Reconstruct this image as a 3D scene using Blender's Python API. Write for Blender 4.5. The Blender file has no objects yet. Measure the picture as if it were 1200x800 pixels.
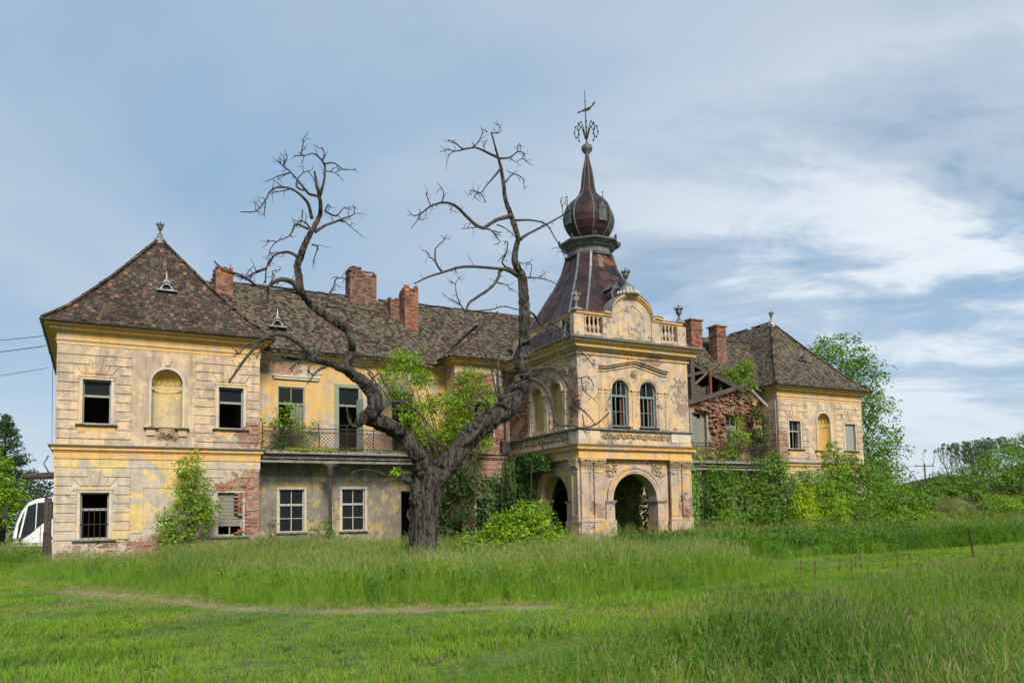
import bpy, math, random
import numpy as np
from mathutils import Vector, Matrix, noise as mnoise
SC = bpy.context.scene
random.seed(7)
R = random.Random(11)
pi = math.pi

# ---------------------------------------------------------------- camera, world, sun, exposure
YAW, PITCH, ROLL, EYE = 0.48482, 0.073044, -0.0178976, 1.6
FPX, PCY = 918.25, 540.3
_f = Vector((math.sin(YAW)*math.cos(PITCH), math.cos(YAW)*math.cos(PITCH), math.sin(PITCH)))
_r0 = Vector((math.cos(YAW), -math.sin(YAW), 0)); _u0 = _r0.cross(_f)
_r = _r0*math.cos(ROLL) + _u0*math.sin(ROLL); _u = -_r0*math.sin(ROLL) + _u0*math.cos(ROLL)
cam_data = bpy.data.cameras.new('camera'); cam = bpy.data.objects.new('camera', cam_data)
SC.collection.objects.link(cam); SC.camera = cam
m = Matrix(((_r.x, _u.x, -_f.x, 0), (_r.y, _u.y, -_f.y, 0), (_r.z, _u.z, -_f.z, EYE), (0, 0, 0, 1)))
cam.matrix_world = m
cam_data.sensor_width = 36; cam_data.lens = 36*FPX/1200; cam_data.shift_y = (PCY-400)/1200
cam_data.clip_start = 0.1; cam_data.clip_end = 5000

SUN_DIR = Vector((-0.10, -0.80, 0.62)).normalized()      # from the ground towards the sun
sun_d = bpy.data.lights.new('sun', 'SUN'); sun = bpy.data.objects.new('sun', sun_d); SC.collection.objects.link(sun)
sun_d.energy = 2.95; sun_d.angle = math.radians(17); sun_d.color = (1, 0.91, 0.80)
sun.rotation_euler = (-SUN_DIR).to_track_quat('-Z', 'Y').to_euler(); sun.location = (0, -20, 40)

SC.view_settings.view_transform = 'Standard'; SC.view_settings.look = 'None'
SC.view_settings.gamma = 1; SC.view_settings.exposure = 0.68
SC.render.resolution_x = 1024; SC.render.resolution_y = 682
SC.cycles.max_bounces = 6; SC.cycles.transparent_max_bounces = 8

class NT:
    """tiny node builder"""
    def __init__(s, nt): s.nt = nt; s.nt.nodes.clear()
    def n(s, t, ins=None, **kw):
        nd = s.nt.nodes.new(t)
        for k, v in kw.items(): setattr(nd, k, v)
        for k, v in (ins or {}).items():
            sk = nd.inputs[k]
            if hasattr(v, 'is_output'): s.nt.links.new(v, sk)
            else: sk.default_value = v
        return nd
    def math(s, op, a, b=0.0, c=0.0, clamp=False):
        nd = s.n('ShaderNodeMath', {0: a, 1: b, 2: c}, operation=op, use_clamp=clamp); return nd.outputs[0]
    def vm(s, op, a, b=(0, 0, 0), out=0):
        nd = s.n('ShaderNodeVectorMath', {0: a, 1: b}, operation=op); return nd.outputs[out]
    def noise(s, v, scale, detail=4, rough=.55, dist=0.0):
        return s.n('ShaderNodeTexNoise', {'Vector': v, 'Scale': scale, 'Detail': detail, 'Roughness': rough, 'Distortion': dist}).outputs[0]
    def ramp(s, f, lo, hi, a=0.0, b=1.0, smooth=False):
        nd = s.n('ShaderNodeMapRange', {0: f, 1: lo, 2: hi, 3: a, 4: b}); nd.clamp = True
        if smooth: nd.interpolation_type = 'SMOOTHSTEP'
        return nd.outputs[0]
    def mix(s, f, a, b, mode='MIX'):
        nd = s.n('ShaderNodeMix', data_type='RGBA', blend_type=mode)
        for i, v in ((0, f), (6, a), (7, b)):
            if hasattr(v, 'is_output'): s.nt.links.new(v, nd.inputs[i])
            else: nd.inputs[i].default_value = v if i == 0 else (*v[:3], 1)
        return nd.outputs[2]
    def comb(s, x, y, z): return s.n('ShaderNodeCombineXYZ', {0: x, 1: y, 2: z}).outputs[0]
    def sep(s, v): return s.n('ShaderNodeSeparateXYZ', {0: v}).outputs

w = bpy.data.worlds.new('World'); SC.world = w; w.use_nodes = True
t = NT(w.node_tree)
sky = t.n('ShaderNodeTexSky', sky_type='NISHITA', sun_disc=False)
sky.sun_elevation = math.asin(SUN_DIR.z); sky.sun_rotation = math.atan2(SUN_DIR.x, SUN_DIR.y)
gen = t.n('ShaderNodeTexCoord').outputs['Generated']
dx, dy, dz = t.sep(gen)
up = t.math('MAXIMUM', dz, 0.0)
den = t.math('ADD', up, 0.22)
pu = t.math('DIVIDE', dx, den); pv = t.math('DIVIDE', dy, den)
# cloud sheets are drawn out along one heading, as high cloud is
ca, sa = math.cos(0.55), math.sin(0.55)
qu = t.math('ADD', t.math('MULTIPLY', pu, ca), t.math('MULTIPLY', pv, -sa))
qv = t.math('ADD', t.math('MULTIPLY', pu, sa), t.math('MULTIPLY', pv, ca))
P1 = t.comb(qu, t.math('MULTIPLY', qv, 1.0), 0.3)
P2 = t.comb(t.math('MULTIPLY', qu, 0.85), t.math('MULTIPLY', qv, 1.35), 11.2)
n_big = t.noise(P1, 0.75, 5, .5, .4)
n_mid = t.noise(P2, 1.35, 8, .56, .5)
n_fine = t.noise(t.comb(t.math('MULTIPLY', qu, 1.2), t.math('MULTIPLY', qv, 1.6), 9.0), 3.0, 8, .62, .5)
veil = t.mix(t.ramp(n_big, .36, .62, smooth=True), (.275, .445, .635), (.465, .565, .685))
# the eastern half of the sky is brighter and more broken
east = t.math('ADD', t.math('MULTIPLY', dx, 0.86), t.math('MULTIPLY', dy, 0.35))
low = t.ramp(dz, 0.0, 0.42, 1.0, 0.0)
brk = t.math('MULTIPLY', t.ramp(east, .60, .93, smooth=True), t.ramp(dz, .66, .3, smooth=True))
wh = t.math('ADD', t.math('MULTIPLY', n_mid, .74), t.math('MULTIPLY', n_fine, .26))
wisp = t.math('MULTIPLY', t.ramp(wh, .46, .57, smooth=True), brk)
c1 = t.mix(t.math('MULTIPLY', wisp, .85), veil, (.93, .97, 1.0))
dk = t.math('MULTIPLY', t.ramp(wh, .47, .39, smooth=True), brk)
c2 = t.mix(t.math('MULTIPLY', dk, .85), c1, (.18, .335, .52))
hz = t.ramp(dz, .30, .0, 0.0, .9, smooth=True)
c3 = t.mix(t.math('MULTIPLY', hz, t.ramp(wh, .30, .55, .55, 1.0)), c2, (.60, .70, .80))
skyc = t.mix(1.0, (0, 0, 0), sky.outputs[0]); 
nis = t.n('ShaderNodeVectorMath', {0: sky.outputs[0], 'Scale': 0.09}, operation='SCALE').outputs[0]
full = t.mix(.88, nis, c3)
full = t.mix(t.ramp(dz, 0.0, -0.06), full, (.10, .13, .07))
bg = t.n('ShaderNodeBackground', {'Color': full, 'Strength': 0.70})
out = t.n('ShaderNodeOutputWorld'); w.node_tree.links.new(bg.outputs[0], out.inputs[0])

# ---------------------------------------------------------------- geometry helpers
ORG = {}
def ray(px, py):
    return _f + _r*((px-600)/FPX) - _u*((py-PCY)/FPX)
def at_y(px, py, Y):
    d = ray(px, py); k = Y/d.y; return Vector((d.x*k, Y, EYE+d.z*k))
def on_ground(px, py, z=0.0):
    d = ray(px, py); k = (z-EYE)/d.z; return Vector((d.x*k, d.y*k, z))

class MB:
    def __init__(s): s.v = []; s.f = []; s.m = []; s.c = []; s.cc = (1, 1, 1); s.mi = 0
    def quad(s, *p):
        b = len(s.v); s.v += [tuple(q) for q in p]; s.f.append(tuple(range(b, b+len(p)))); s.m.append(s.mi); s.c.append(s.cc)
    def idx(s, vs, fs):
        b = len(s.v); s.v += [tuple(q) for q in vs]
        for f in fs: s.f.append(tuple(b+i for i in f)); s.m.append(s.mi); s.c.append(s.cc)
    def box(s, x0, x1, y0, y1, z0, z1):
        s.idx([(x0,y0,z0),(x1,y0,z0),(x1,y1,z0),(x0,y1,z0),(x0,y0,z1),(x1,y0,z1),(x1,y1,z1),(x0,y1,z1)],
              [(0,3,2,1),(4,5,6,7),(0,1,5,4),(1,2,6,5),(2,3,7,6),(3,0,4,7)])
    def obox(s, c, ax, ay, az, hx, hy, hz):
        c, ax, ay, az = Vector(c), Vector(ax)*hx, Vector(ay)*hy, Vector(az)*hz
        s.idx([c-ax-ay-az, c+ax-ay-az, c+ax+ay-az, c-ax+ay-az, c-ax-ay+az, c+ax-ay+az, c+ax+ay+az, c-ax+ay+az],
              [(0,3,2,1),(4,5,6,7),(0,1,5,4),(1,2,6,5),(2,3,7,6),(3,0,4,7)])
    def bar(s, a, b, w, h=None, up=(0, 0, 1)):
        a, b = Vector(a), Vector(b); h = h or w; d = (b-a); L = d.length
        if L < 1e-6: return
        d.normalize(); u = Vector(up)
        if abs(d.dot(u)) > .98: u = Vector((0, 1, 0))
        r = d.cross(u).normalized(); u = r.cross(d)
        s.obox((a+b)/2, d, r, u, L/2, w/2, h/2)
    def tube(s, pts, rad, n=8, jit=0.0, cap=True, lump=0.0):
        pts = [Vector(p) for p in pts]; rings = []
        ref = Vector((0.13, 1, 0.21)).normalized()
        for i, p in enumerate(pts):
            d = (pts[min(i+1, len(pts)-1)] - pts[max(i-1, 0)])
            if d.length < 1e-7: d = Vector((0, 0, 1))
            d.normalize(); r = d.cross(ref)
            if r.length < 1e-3: r = d.cross(Vector((1, 0, 0)))
            r.normalize(); u = r.cross(d); rr = rad[i] if hasattr(rad, '__len__') else rad
            ring = []
            if lump: run = (run + (p-pts[i-1]).length) if i else 0.0
            for k in range(n):
                a = 2*pi*k/n
                q = rr*(1 + (R.uniform(-jit, jit) if jit else 0))
                if lump: q *= 1+lump*(mnoise.noise(Vector((math.cos(a)*1.3, math.sin(a)*1.3, run*.7+pts[0].x)))+.8*mnoise.noise(Vector((math.cos(a)*3.4, math.sin(a)*3.4, run*.55+3))))
                ring.append(p + r*math.cos(a)*q + u*math.sin(a)*q)
            rings.append(ring)
        b = len(s.v)
        for ring in rings: s.v += [tuple(q) for q in ring]
        for i in range(len(rings)-1):
            for k in range(n):
                s.f.append((b+i*n+k, b+i*n+(k+1) % n, b+(i+1)*n+(k+1) % n, b+(i+1)*n+k)); s.m.append(s.mi); s.c.append(s.cc)
        if cap:
            s.f.append(tuple(b+k for k in range(n))[::-1]); s.m.append(s.mi); s.c.append(s.cc)
            s.f.append(tuple(b+(len(rings)-1)*n+k for k in range(n))); s.m.append(s.mi); s.c.append(s.cc)
    def lathe(s, c, prof, n=12, flat=0.0, rot=0.0, sq=None):
        """prof: (radius, z) pairs; sq(a) scales radius by angle"""
        b = len(s.v); cx, cy, cz = c
        for r, z in prof:
            for k in range(n):
                a = rot+2*pi*k/n; q = r*(sq(a) if sq else 1)
                s.v.append((cx+q*math.cos(a), cy+q*math.sin(a), cz+z))
        for i in range(len(prof)-1):
            for k in range(n):
                s.f.append((b+i*n+k, b+i*n+(k+1) % n, b+(i+1)*n+(k+1) % n, b+(i+1)*n+k)); s.m.append(s.mi); s.c.append(s.cc)
        s.f.append(tuple(b+k for k in range(n))[::-1]); s.m.append(s.mi); s.c.append(s.cc)
        s.f.append(tuple(b+(len(prof)-1)*n+k for k in range(n))); s.m.append(s.mi); s.c.append(s.cc)
    def sweep(s, path, prof, closed=False):
        """path: plan points; prof: (out, z) closed polygon; out is to the right of the travel direction"""
        n = len(path); P = [Vector((p[0], p[1])) for p in path]; offs = []
        for i in range(n):
            a = P[i]-P[i-1] if (i > 0 or closed) else P[1]-P[0]
            c = P[(i+1) % n]-P[i] if (i < n-1 or closed) else P[i]-P[i-1]
            a.normalize(); c.normalize()
            na, nc = Vector((a.y, -a.x)), Vector((c.y, -c.x)); h = na+nc
            h = h/(h.length_squared)*2 if h.length > 1e-6 else na
            offs.append(h)
        b = len(s.v); k = len(prof)
        for i in range(n):
            for o, z in prof: s.v.append((P[i].x+offs[i].x*o, P[i].y+offs[i].y*o, z))
        for i in range(n if closed else n-1):
            j = (i+1) % n
            for q in range(k):
                q2 = (q+1) % k
                s.f.append((b+i*k+q, b+i*k+q2, b+j*k+q2, b+j*k+q)); s.m.append(s.mi); s.c.append(s.cc)
        if not closed:
            s.f.append(tuple(b+q for q in range(k))[::-1]); s.m.append(s.mi); s.c.append(s.cc)
            s.f.append(tuple(b+(n-1)*k+q for q in range(k))); s.m.append(s.mi); s.c.append(s.cc)
    def build(s, name, mat, parent=None, label=None, kind=None, smooth=False, origin=None, tint=False):
        V = np.array(s.v, dtype=np.float64)
        if origin is None:
            lo, hi = V.min(0), V.max(0); origin = ((lo[0]+hi[0])/2, (lo[1]+hi[1])/2, lo[2])
        me = bpy.data.meshes.new(name)
        me.from_pydata((V-np.array(origin)).tolist(), [], s.f)
        mats = mat if isinstance(mat, (list, tuple)) else [mat]
        for q in mats: me.materials.append(q)
        if len(mats) > 1: me.polygons.foreach_set('material_index', s.m)
        if smooth: me.polygons.foreach_set('use_smooth', [True]*len(me.polygons))
        if tint:
            at = me.color_attributes.new('tint', 'FLOAT_COLOR', 'CORNER')
            ls = np.empty(len(me.polygons), dtype=np.int32); me.polygons.foreach_get('loop_total', ls)
            col = np.repeat(np.c_[np.array(s.c, dtype=np.float32), np.ones(len(s.c), np.float32)], ls, axis=0)
            at.data.foreach_set('color', col.ravel())
        me.update()
        return link(name, me, origin, parent, label, kind)

def link(name, data, origin, parent=None, label=None, kind=None):
    o = bpy.data.objects.new(name, data); SC.collection.objects.link(o)
    ORG[o.name] = Vector(origin)
    if parent is not None:
        o.parent = parent; o.location = Vector(origin)-ORG[parent.name]
    else: o.location = origin
    if label: o['label'] = label
    if kind: o['kind'] = kind
    return o
def thing(name, loc, label, cat, group=None):
    o = link(name, None, loc, None, label); o['category'] = cat
    if group: o['group'] = group
    return o
def tag(o, label, cat, group=None):
    o['label'] = label; o['category'] = cat
    if group: o['group'] = group
    return o
def copy_tree(o, off, parent=None, label=None):
    c = o.copy(); SC.collection.objects.link(c); org = ORG[o.name]+Vector(off); ORG[c.name] = org
    c.parent = parent; c.location = org-ORG[parent.name] if parent is not None else org
    if label: c['label'] = label
    for ch in list(o.children): copy_tree(ch, off, c)
    return c

# ---------------------------------------------------------------- materials
def new_mat(name):
    mt = bpy.data.materials.new(name); mt.use_nodes = True; return mt, NT(mt.node_tree)
def finish(mt, t, col, rough=.85, bump=None, bstr=.4, bdist=.02, metal=0.0, spec=.3, **kw):
    ins = {'Base Color': col, 'Roughness': rough, 'Metallic': metal, 'Specular IOR Level': spec}
    if bump is not None: ins['Normal'] = t.n('ShaderNodeBump', {'Height': bump, 'Strength': bstr, 'Distance': bdist}).outputs[0]
    ins.update(kw)
    b = t.n('ShaderNodeBsdfPrincipled', ins); o = t.n('ShaderNodeOutputMaterial')
    t.nt.links.new(b.outputs[0], o.inputs[0]); return mt
def C(r, g, b): return (r, g, b, 1)

# places where the plaster has fallen and the brick shows: centre, radii, strength
WEAR = [((5.7, 34.2, 2.1), (1.3, 1.5, 2.2), .42), ((5.5, 34.2, 5.4), (.9, 1.0, .8), .28), ((4.8, 34.2, 3.12), (.9, 1, .3), .26),
        ((3.0, 34.2, .9), (4.5, 1, .55), .10), ((16.6, 34.5, 5.0), (2.1, 1.6, 5.5), .26), ((17.95, 33.3, 7), (1.2, 1.25, 3.0), .30),
        ((17.9, 28.35, 6.9), (.42, .65, 1.5), .24), ((23.7, 28, 2.0), (.75, .6, .85), .20), ((18.7, 28, 2.0), (.7, .5, .5), .16),
        ((23.5, 28.0, 6.6), (.8, .6, 1.9), .10), ((7.0, 35.5, 8.45), (1.9, .6, .42), .27), ((12.2, 35.5, 5.3), (2.6, 1, .7), .27),
        ((31.5, 35.4, 7.2), (5.0, 1.5, 3.2), .60), ((36.6, 34.2, 5.5), (.8, 1.0, 1.3), .28), ((36.35, 35, 6), (.5, 2, 3), .12),
        ((22.0, 28.0, 8.55), (.9, .5, .35), .15), ((18.0, 30.6, 5.0), (.5, 3, .35), .12)]
def wear_group():
    g = bpy.data.node_groups.new('wear', 'ShaderNodeTree')
    g.interface.new_socket('mask', in_out='OUTPUT', socket_type='NodeSocketFloat')
    t = NT(g); P = t.n('ShaderNodeNewGeometry').outputs['Position']
    x, y, z = t.sep(P)
    n = t.math('ADD', t.math('MULTIPLY', t.noise(P, 1.1, 7, .68), .6), t.math('MULTIPLY', t.noise(P, 4.5, 5, .6), .4))
    acc = t.ramp(z, 1.3, .3, 0.0, .13)
    for c, r, s in WEAR:
        d = t.vm('SUBTRACT', P, c); d = t.vm('DIVIDE', d, r); L = t.vm('LENGTH', d, out=1)
        acc = t.math('ADD', acc, t.math('MULTIPLY', t.ramp(L, 1.0, .25, 0, 1), s))
    tot = t.math('ADD', n, acc)
    o = t.n('NodeGroupOutput'); g.links.new(tot, o.inputs[0]); return g
WG = wear_group()

def plaster(name, paint, bare, grime=(.12, .09, .06), loss=.5, thr=.64, streak=.5, rough_amt=1.0):
    """painted lime plaster: paint flaked to bare render, run-off streaks, brick where the render has fallen"""
    mt, t = new_mat(name)
    geo = t.n('ShaderNodeNewGeometry'); P = geo.outputs['Position']; x, y, z = t.sep(P)
    wn = t.nt.nodes.new('ShaderNodeGroup'); wn.node_tree = WG; wear = wn.outputs[0]
    big = t.noise(P, .55, 8, .62, .3); mid = t.noise(P, 3.2, 6, .6); fine = t.noise(P, 22, 4, .6); grit = t.noise(P, 85, 3, .6)
    l = t.math('ADD', t.math('MULTIPLY', big, .55), t.math('MULTIPLY', mid, .45))
    l = t.math('ADD', l, t.math('MULTIPLY', t.math('SUBTRACT', wear, .5), .35))
    pm = t.ramp(l, loss, loss+.035)
    pc = t.mix(t.ramp(mid, .3, .7), tuple(c*1.08 for c in paint), tuple(c*.86 for c in paint))
    bc = t.mix(t.ramp(t.noise(P, 1.7, 7, .65), .35, .65), tuple(c*1.12 for c in bare), tuple(c*.78 for c in bare))
    col = t.mix(pm, pc, bc)
    pale = t.ramp(t.noise(P, 2.4, 6, .7, .2), .60, .66)
    col = t.mix(t.math('MULTIPLY', pale, .35), col, (.56, .53, .46))
    st = t.noise(t.comb(t.math('MULTIPLY', x, 3.0), t.math('MULTIPLY', y, 3.0), t.math('MULTIPLY', z, .28)), 1.4, 6, .62)
    col = t.mix(t.math('MULTIPLY', t.ramp(st, .50, .74), streak), col, grime, 'MIX')
    col = t.mix(t.math('MULTIPLY', t.ramp(fine, .42, .72), .28), col, tuple(c*.45 for c in bare))
    # brick
    bx = t.comb(t.math('ADD', x, t.math('MULTIPLY', y, .98)), z, 0.0)
    br = t.n('ShaderNodeTexBrick', {'Vector': bx, 'Color1': C(.30, .105, .06), 'Color2': C(.40, .20, .12), 'Mortar': C(.38, .33, .27), 'Scale': 1.0,
             'Mortar Size': .011, 'Mortar Smooth': .4, 'Bias': -.1, 'Brick Width': .27, 'Row Height': .082})
    bcol = t.mix(t.ramp(t.noise(P, 6, 4, .7), .45, .68), br.outputs[0], (.42, .34, .27))
    bcol = t.mix(t.ramp(t.noise(P, 2.1, 4, .6), .5, .7, 0, .6), bcol, (.17, .09, .06))
    mask = t.ramp(wear, thr, thr+.02)
    # render coat left thin around the edge of the fall
    edge = t.ramp(wear, thr-.035, thr-.02)
    col = t.mix(t.math('MULTIPLY', edge, .7), col, (.43, .39, .32))
    col = t.mix(mask, col, bcol)
    h = t.math('ADD', t.math('MULTIPLY', mask, -1.0), t.math('MULTIPLY', edge, -.25))
    h = t.math('ADD', h, t.math('MULTIPLY', t.math('MULTIPLY', mask, br.outputs[1]), -.6))
    h = t.math('ADD', h, t.math('MULTIPLY', pm, -.10))
    h = t.math('ADD', h, t.math('MULTIPLY', mid, .35*rough_amt)); h = t.math('ADD', h, t.math('MULTIPLY', fine, .22*rough_amt))
    h = t.math('ADD', h, t.math('MULTIPLY', grit, .06))
    return finish(mt, t, col, .92, h, .9, .035)

M = {}
M['cream'] = plaster('cream_plaster', (.63, .465, .30), (.48, .37, .27), loss=.47, streak=.52)
M['cream_low'] = plaster('pale_render', (.66, .49, .25), (.53, .44, .34), loss=.42, streak=.36, thr=.61)
M['yellow'] = plaster('yellow_paint', (.68, .41, .14), (.55, .42, .29), loss=.53, streak=.32, thr=.655)
M['panel'] = plaster('flaking_yellow_panel', (.68, .48, .19), (.50, .44, .36), loss=.47, streak=.35, thr=.63)
M['niche_pale'] = plaster('pale_niche', (.62, .47, .22), (.55, .45, .28), loss=.47, streak=.4, thr=.80)
M['wing'] = plaster('wing_plaster', (.62, .395, .15), (.47, .41, .34), loss=.50, streak=.28, thr=.645)
M['grey_wall'] = plaster('grey_blue_plaster', (.40, .31, .15), (.235, .215, .175), loss=.475, streak=.75, thr=.70)
M['ochre'] = plaster('ochre_niche', (.60, .385, .11), (.55, .40, .19), loss=.58, streak=.25, thr=.80)
M['trim'] = plaster('pale_trim', (.62, .50, .30), (.56, .50, .40), loss=.45, streak=.35, thr=.70)
M['tower'] = plaster('tower_plaster', (.61, .425, .225), (.50, .385, .28), loss=.475, streak=.5, thr=.565)
M['pier'] = plaster('pier_plaster', (.62, .395, .155), (.49, .375, .28), loss=.47, streak=.58, thr=.595)

def simple(name, a, b, scale=3, rough=.8, bstr=.4, bdist=.02, metal=0, lo=.35, hi=.65, stretch=(1, 1, 1), spec=.3, detail=6):
    mt, t = new_mat(name); P = t.n('ShaderNodeNewGeometry').outputs['Position']
    Q = t.vm('MULTIPLY', P, stretch)
    n = t.noise(Q, scale, detail, .62); n2 = t.noise(Q, scale*5.3, 4, .6)
    col = t.mix(t.ramp(n, lo, hi), a, b); col = t.mix(t.ramp(n2, .4, .75, 0, .35), col, tuple(c*.5 for c in a))
    return finish(mt, t, col, rough, t.math('ADD', n, t.math('MULTIPLY', n2, .5)), bstr, bdist, metal, spec)
M['dark'] = simple('painted_interior_shade', (.035, .03, .025), (.06, .05, .04), 1)  # near-black colour stands in for shade inside openings
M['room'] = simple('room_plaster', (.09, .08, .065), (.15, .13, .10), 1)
M['timber'] = simple('weathered_timber', (.12, .095, .075), (.05, .04, .032), 3, stretch=(1, 1, 5), bstr=.6)
M['beam'] = simple('old_beam', (.11, .085, .065), (.19, .165, .14), 4, stretch=(.6, 3, 3), bstr=.6)
M['gutter'] = simple('tarnished_gutter', (.035, .032, .028), (.10, .095, .085), 5, .55, metal=.3)
M['old_lead'] = simple('old_lead_sheet', (.20, .20, .20), (.09, .09, .088), 4, .5, metal=.4)
M['zinc'] = simple('zinc_sheet', (.30, .31, .32), (.16, .16, .16), 4, .45, metal=.5)
M['iron'] = simple('rusty_iron', (.035, .027, .023), (.075, .042, .03), 12, .8)
M['stone'] = simple('grey_stone', (.30, .29, .26), (.15, .145, .125), 6, .9, bstr=.7)
M['coping'] = simple('dark_coping', (.13, .125, .115), (.25, .24, .22), 5, .85, bstr=.6)
M['frame'] = simple('grey_frame', (.34, .34, .32), (.22, .21, .19), 9, .7, stretch=(1, 1, 3))
M['white_frame'] = simple('pale_frame', (.52, .50, .45), (.30, .28, .24), 9, .7)
M['green_frame'] = simple('green_frame', (.19, .24, .19), (.30, .32, .25), 6, .7, stretch=(3, 3, 1))
M['teal_frame'] = simple('teal_frame', (.13, .18, .185), (.24, .26, .25), 6, .7, stretch=(3, 3, 1))
M['board'] = simple('grey_boards', (.27, .26, .21), (.16, .15, .12), 4, .85, stretch=(3, 3, 8), bstr=.6)
M['red_wood'] = simple('red_brown_wood', (.24, .075, .04), (.13, .05, .03), 5, .7)
M['moss'] = simple('moss', (.08, .10, .02), (.15, .14, .05), 9, .95, bstr=.9)
M['urn'] = simple('urn_metal', (.08, .08, .075), (.17, .16, .15), 9, .6, metal=.3)
M['orn'] = simple('carved_render', (.50, .40, .23), (.30, .235, .14), 8, .9, bstr=.8)
M['copper'] = simple('rusted_copper', (.085, .04, .038), (.03, .024, .027), 1.7, .45, metal=.45, lo=.42, hi=.58)
M['bark'] = simple('dead_bark', (.135, .115, .095), (.018, .015, .013), 5, .95, 1.0, .14, stretch=(2.6, 2.6, .5), lo=.44, hi=.57)
M['bare_wood'] = simple('bare_dead_wood', (.10, .088, .075), (.03, .025, .022), 7, .9, .9, .03, stretch=(2, 2, .6))
M['twig'] = simple('dark_twig', (.045, .035, .03), (.09, .075, .06), 9, .9)
M['post'] = simple('tarred_timber', (.045, .035, .028), (.09, .07, .055), 3, stretch=(1, 1, 5), bstr=.6)
M['stem'] = simple('green_stem', (.10, .085, .05), (.06, .05, .03), 9, .9)
def brick_mat(name, a, b, m_):
    mt, t = new_mat(name); P = t.n('ShaderNodeNewGeometry').outputs['Position']; x, y, z = t.sep(P)
    v = t.comb(t.math('ADD', x, y), z, 0.0)
    br = t.n('ShaderNodeTexBrick', {'Vector': v, 'Color1': C(*a), 'Color2': C(*b), 'Mortar': C(*m_), 'Scale': 1.0, 'Mortar Size': .012,
             'Mortar Smooth': .3, 'Brick Width': .27, 'Row Height': .085})
    n = t.noise(P, 3, 6, .65); col = t.mix(t.ramp(n, .42, .62, 0, .85), br.outputs[0], tuple(c*.35 for c in a))
    col = t.mix(t.ramp(t.noise(P, 7, 5, .7), .58, .68, 0, .7), col, m_)
    h = t.math('SUBTRACT', t.math('MULTIPLY', n, .6), br.outputs[1])
    return finish(mt, t, col, .92, h, .9, .02)
M['brick'] = brick_mat('chimney_brick', (.30, .12, .07), (.22, .10, .07), (.33, .27, .21))
M['brick_dark'] = brick_mat('old_chimney_brick', (.27, .12, .08), (.19, .11, .08), (.24, .20, .16))
def tint_mat(name, rough=.85, nscale=30, amt=.35, trans=0.0, bstr=.3, spec=.25):
    mt, t = new_mat(name); P = t.n('ShaderNodeNewGeometry').outputs['Position']
    a = t.n('ShaderNodeAttribute', attribute_name='tint').outputs['Color']
    n = t.noise(P, nscale, 4, .6); col = t.mix(t.ramp(n, .35, .7, 0, amt), a, (.02, .018, .012))
    return finish(mt, t, col, rough, n, bstr, .01, 0, spec)
def tile_mat():
    mt, t = new_mat('clay_tile'); P = t.n('ShaderNodeNewGeometry').outputs['Position']
    a = t.n('ShaderNodeAttribute', attribute_name='tint').outputs['Color']
    n = t.noise(P, 13, 5, .65); l = t.noise(P, 21, 4, .6, .4); big = t.noise(P, .8, 4, .6)
    col = t.mix(t.ramp(n, .35, .7, 0, .6), a, (.022, .018, .014)); fl = t.math('ADD', l, t.math('MULTIPLY', t.math('SUBTRACT', big, .5), .25))
    col = t.mix(t.ramp(fl, .585, .63, 0, .85), col, (.25, .23, .185)); col = t.mix(t.ramp(t.noise(P, 5, 5, .6), .60, .68, 0, .5), col, (.075, .062, .035))
    return finish(mt, t, col, .92, n, .7, .015, 0, .2)
M['tile'] = tile_mat()
M['brick_piece'] = tint_mat('loose_brick', .92, 25, .4, bstr=.6)
M['deck'] = simple('roof_deck', (.06, .045, .035), (.10, .075, .06), 4)
def leaf_mat(name, trans=.35):
    mt, t = new_mat(name)
    a = t.n('ShaderNodeAttribute', attribute_name='tint').outputs['Color']
    b = t.n('ShaderNodeBsdfPrincipled', {'Base Color': a, 'Roughness': .5, 'Specular IOR Level': .4})
    hs = t.n('ShaderNodeHueSaturation', {'Hue': .485, 'Saturation': 1.1, 'Value': 1.5, 'Color': a})
    tr = t.n('ShaderNodeBsdfTranslucent', {'Color': hs.outputs[0]})
    mx = t.n('ShaderNodeMixShader', {0: trans, 1: b.outputs[0], 2: tr.outputs[0]})
    o = t.n('ShaderNodeOutputMaterial'); t.nt.links.new(mx.outputs[0], o.inputs[0]); return mt
M['leaf'] = leaf_mat('leaf')
def glass():
    mt, t = new_mat('old_glass'); P = t.n('ShaderNodeNewGeometry').outputs['Position']; n = t.noise(P, 2.5, 2)
    return finish(mt, t, (.03, .036, .04, 1), .25, n, .3, .02, 0, .22, **{'Alpha': .32})
M['glass'] = glass()

# ---------------------------------------------------------------- the manor: shell
Y0, YT, XT0, XT1 = 34.23, 27.96, 17.95, 24.02     # pavilion front, tower front, tower sides
YW = 35.5                                          # recessed wing wall
ZC, ZE = 4.70, 9.18                                # mid cornice, eaves
manor = thing('manor_house', (21, 34.23, 0), 'derelict two-storey yellow manor house with tiled roofs and a domed entrance tower', 'manor house')

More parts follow.
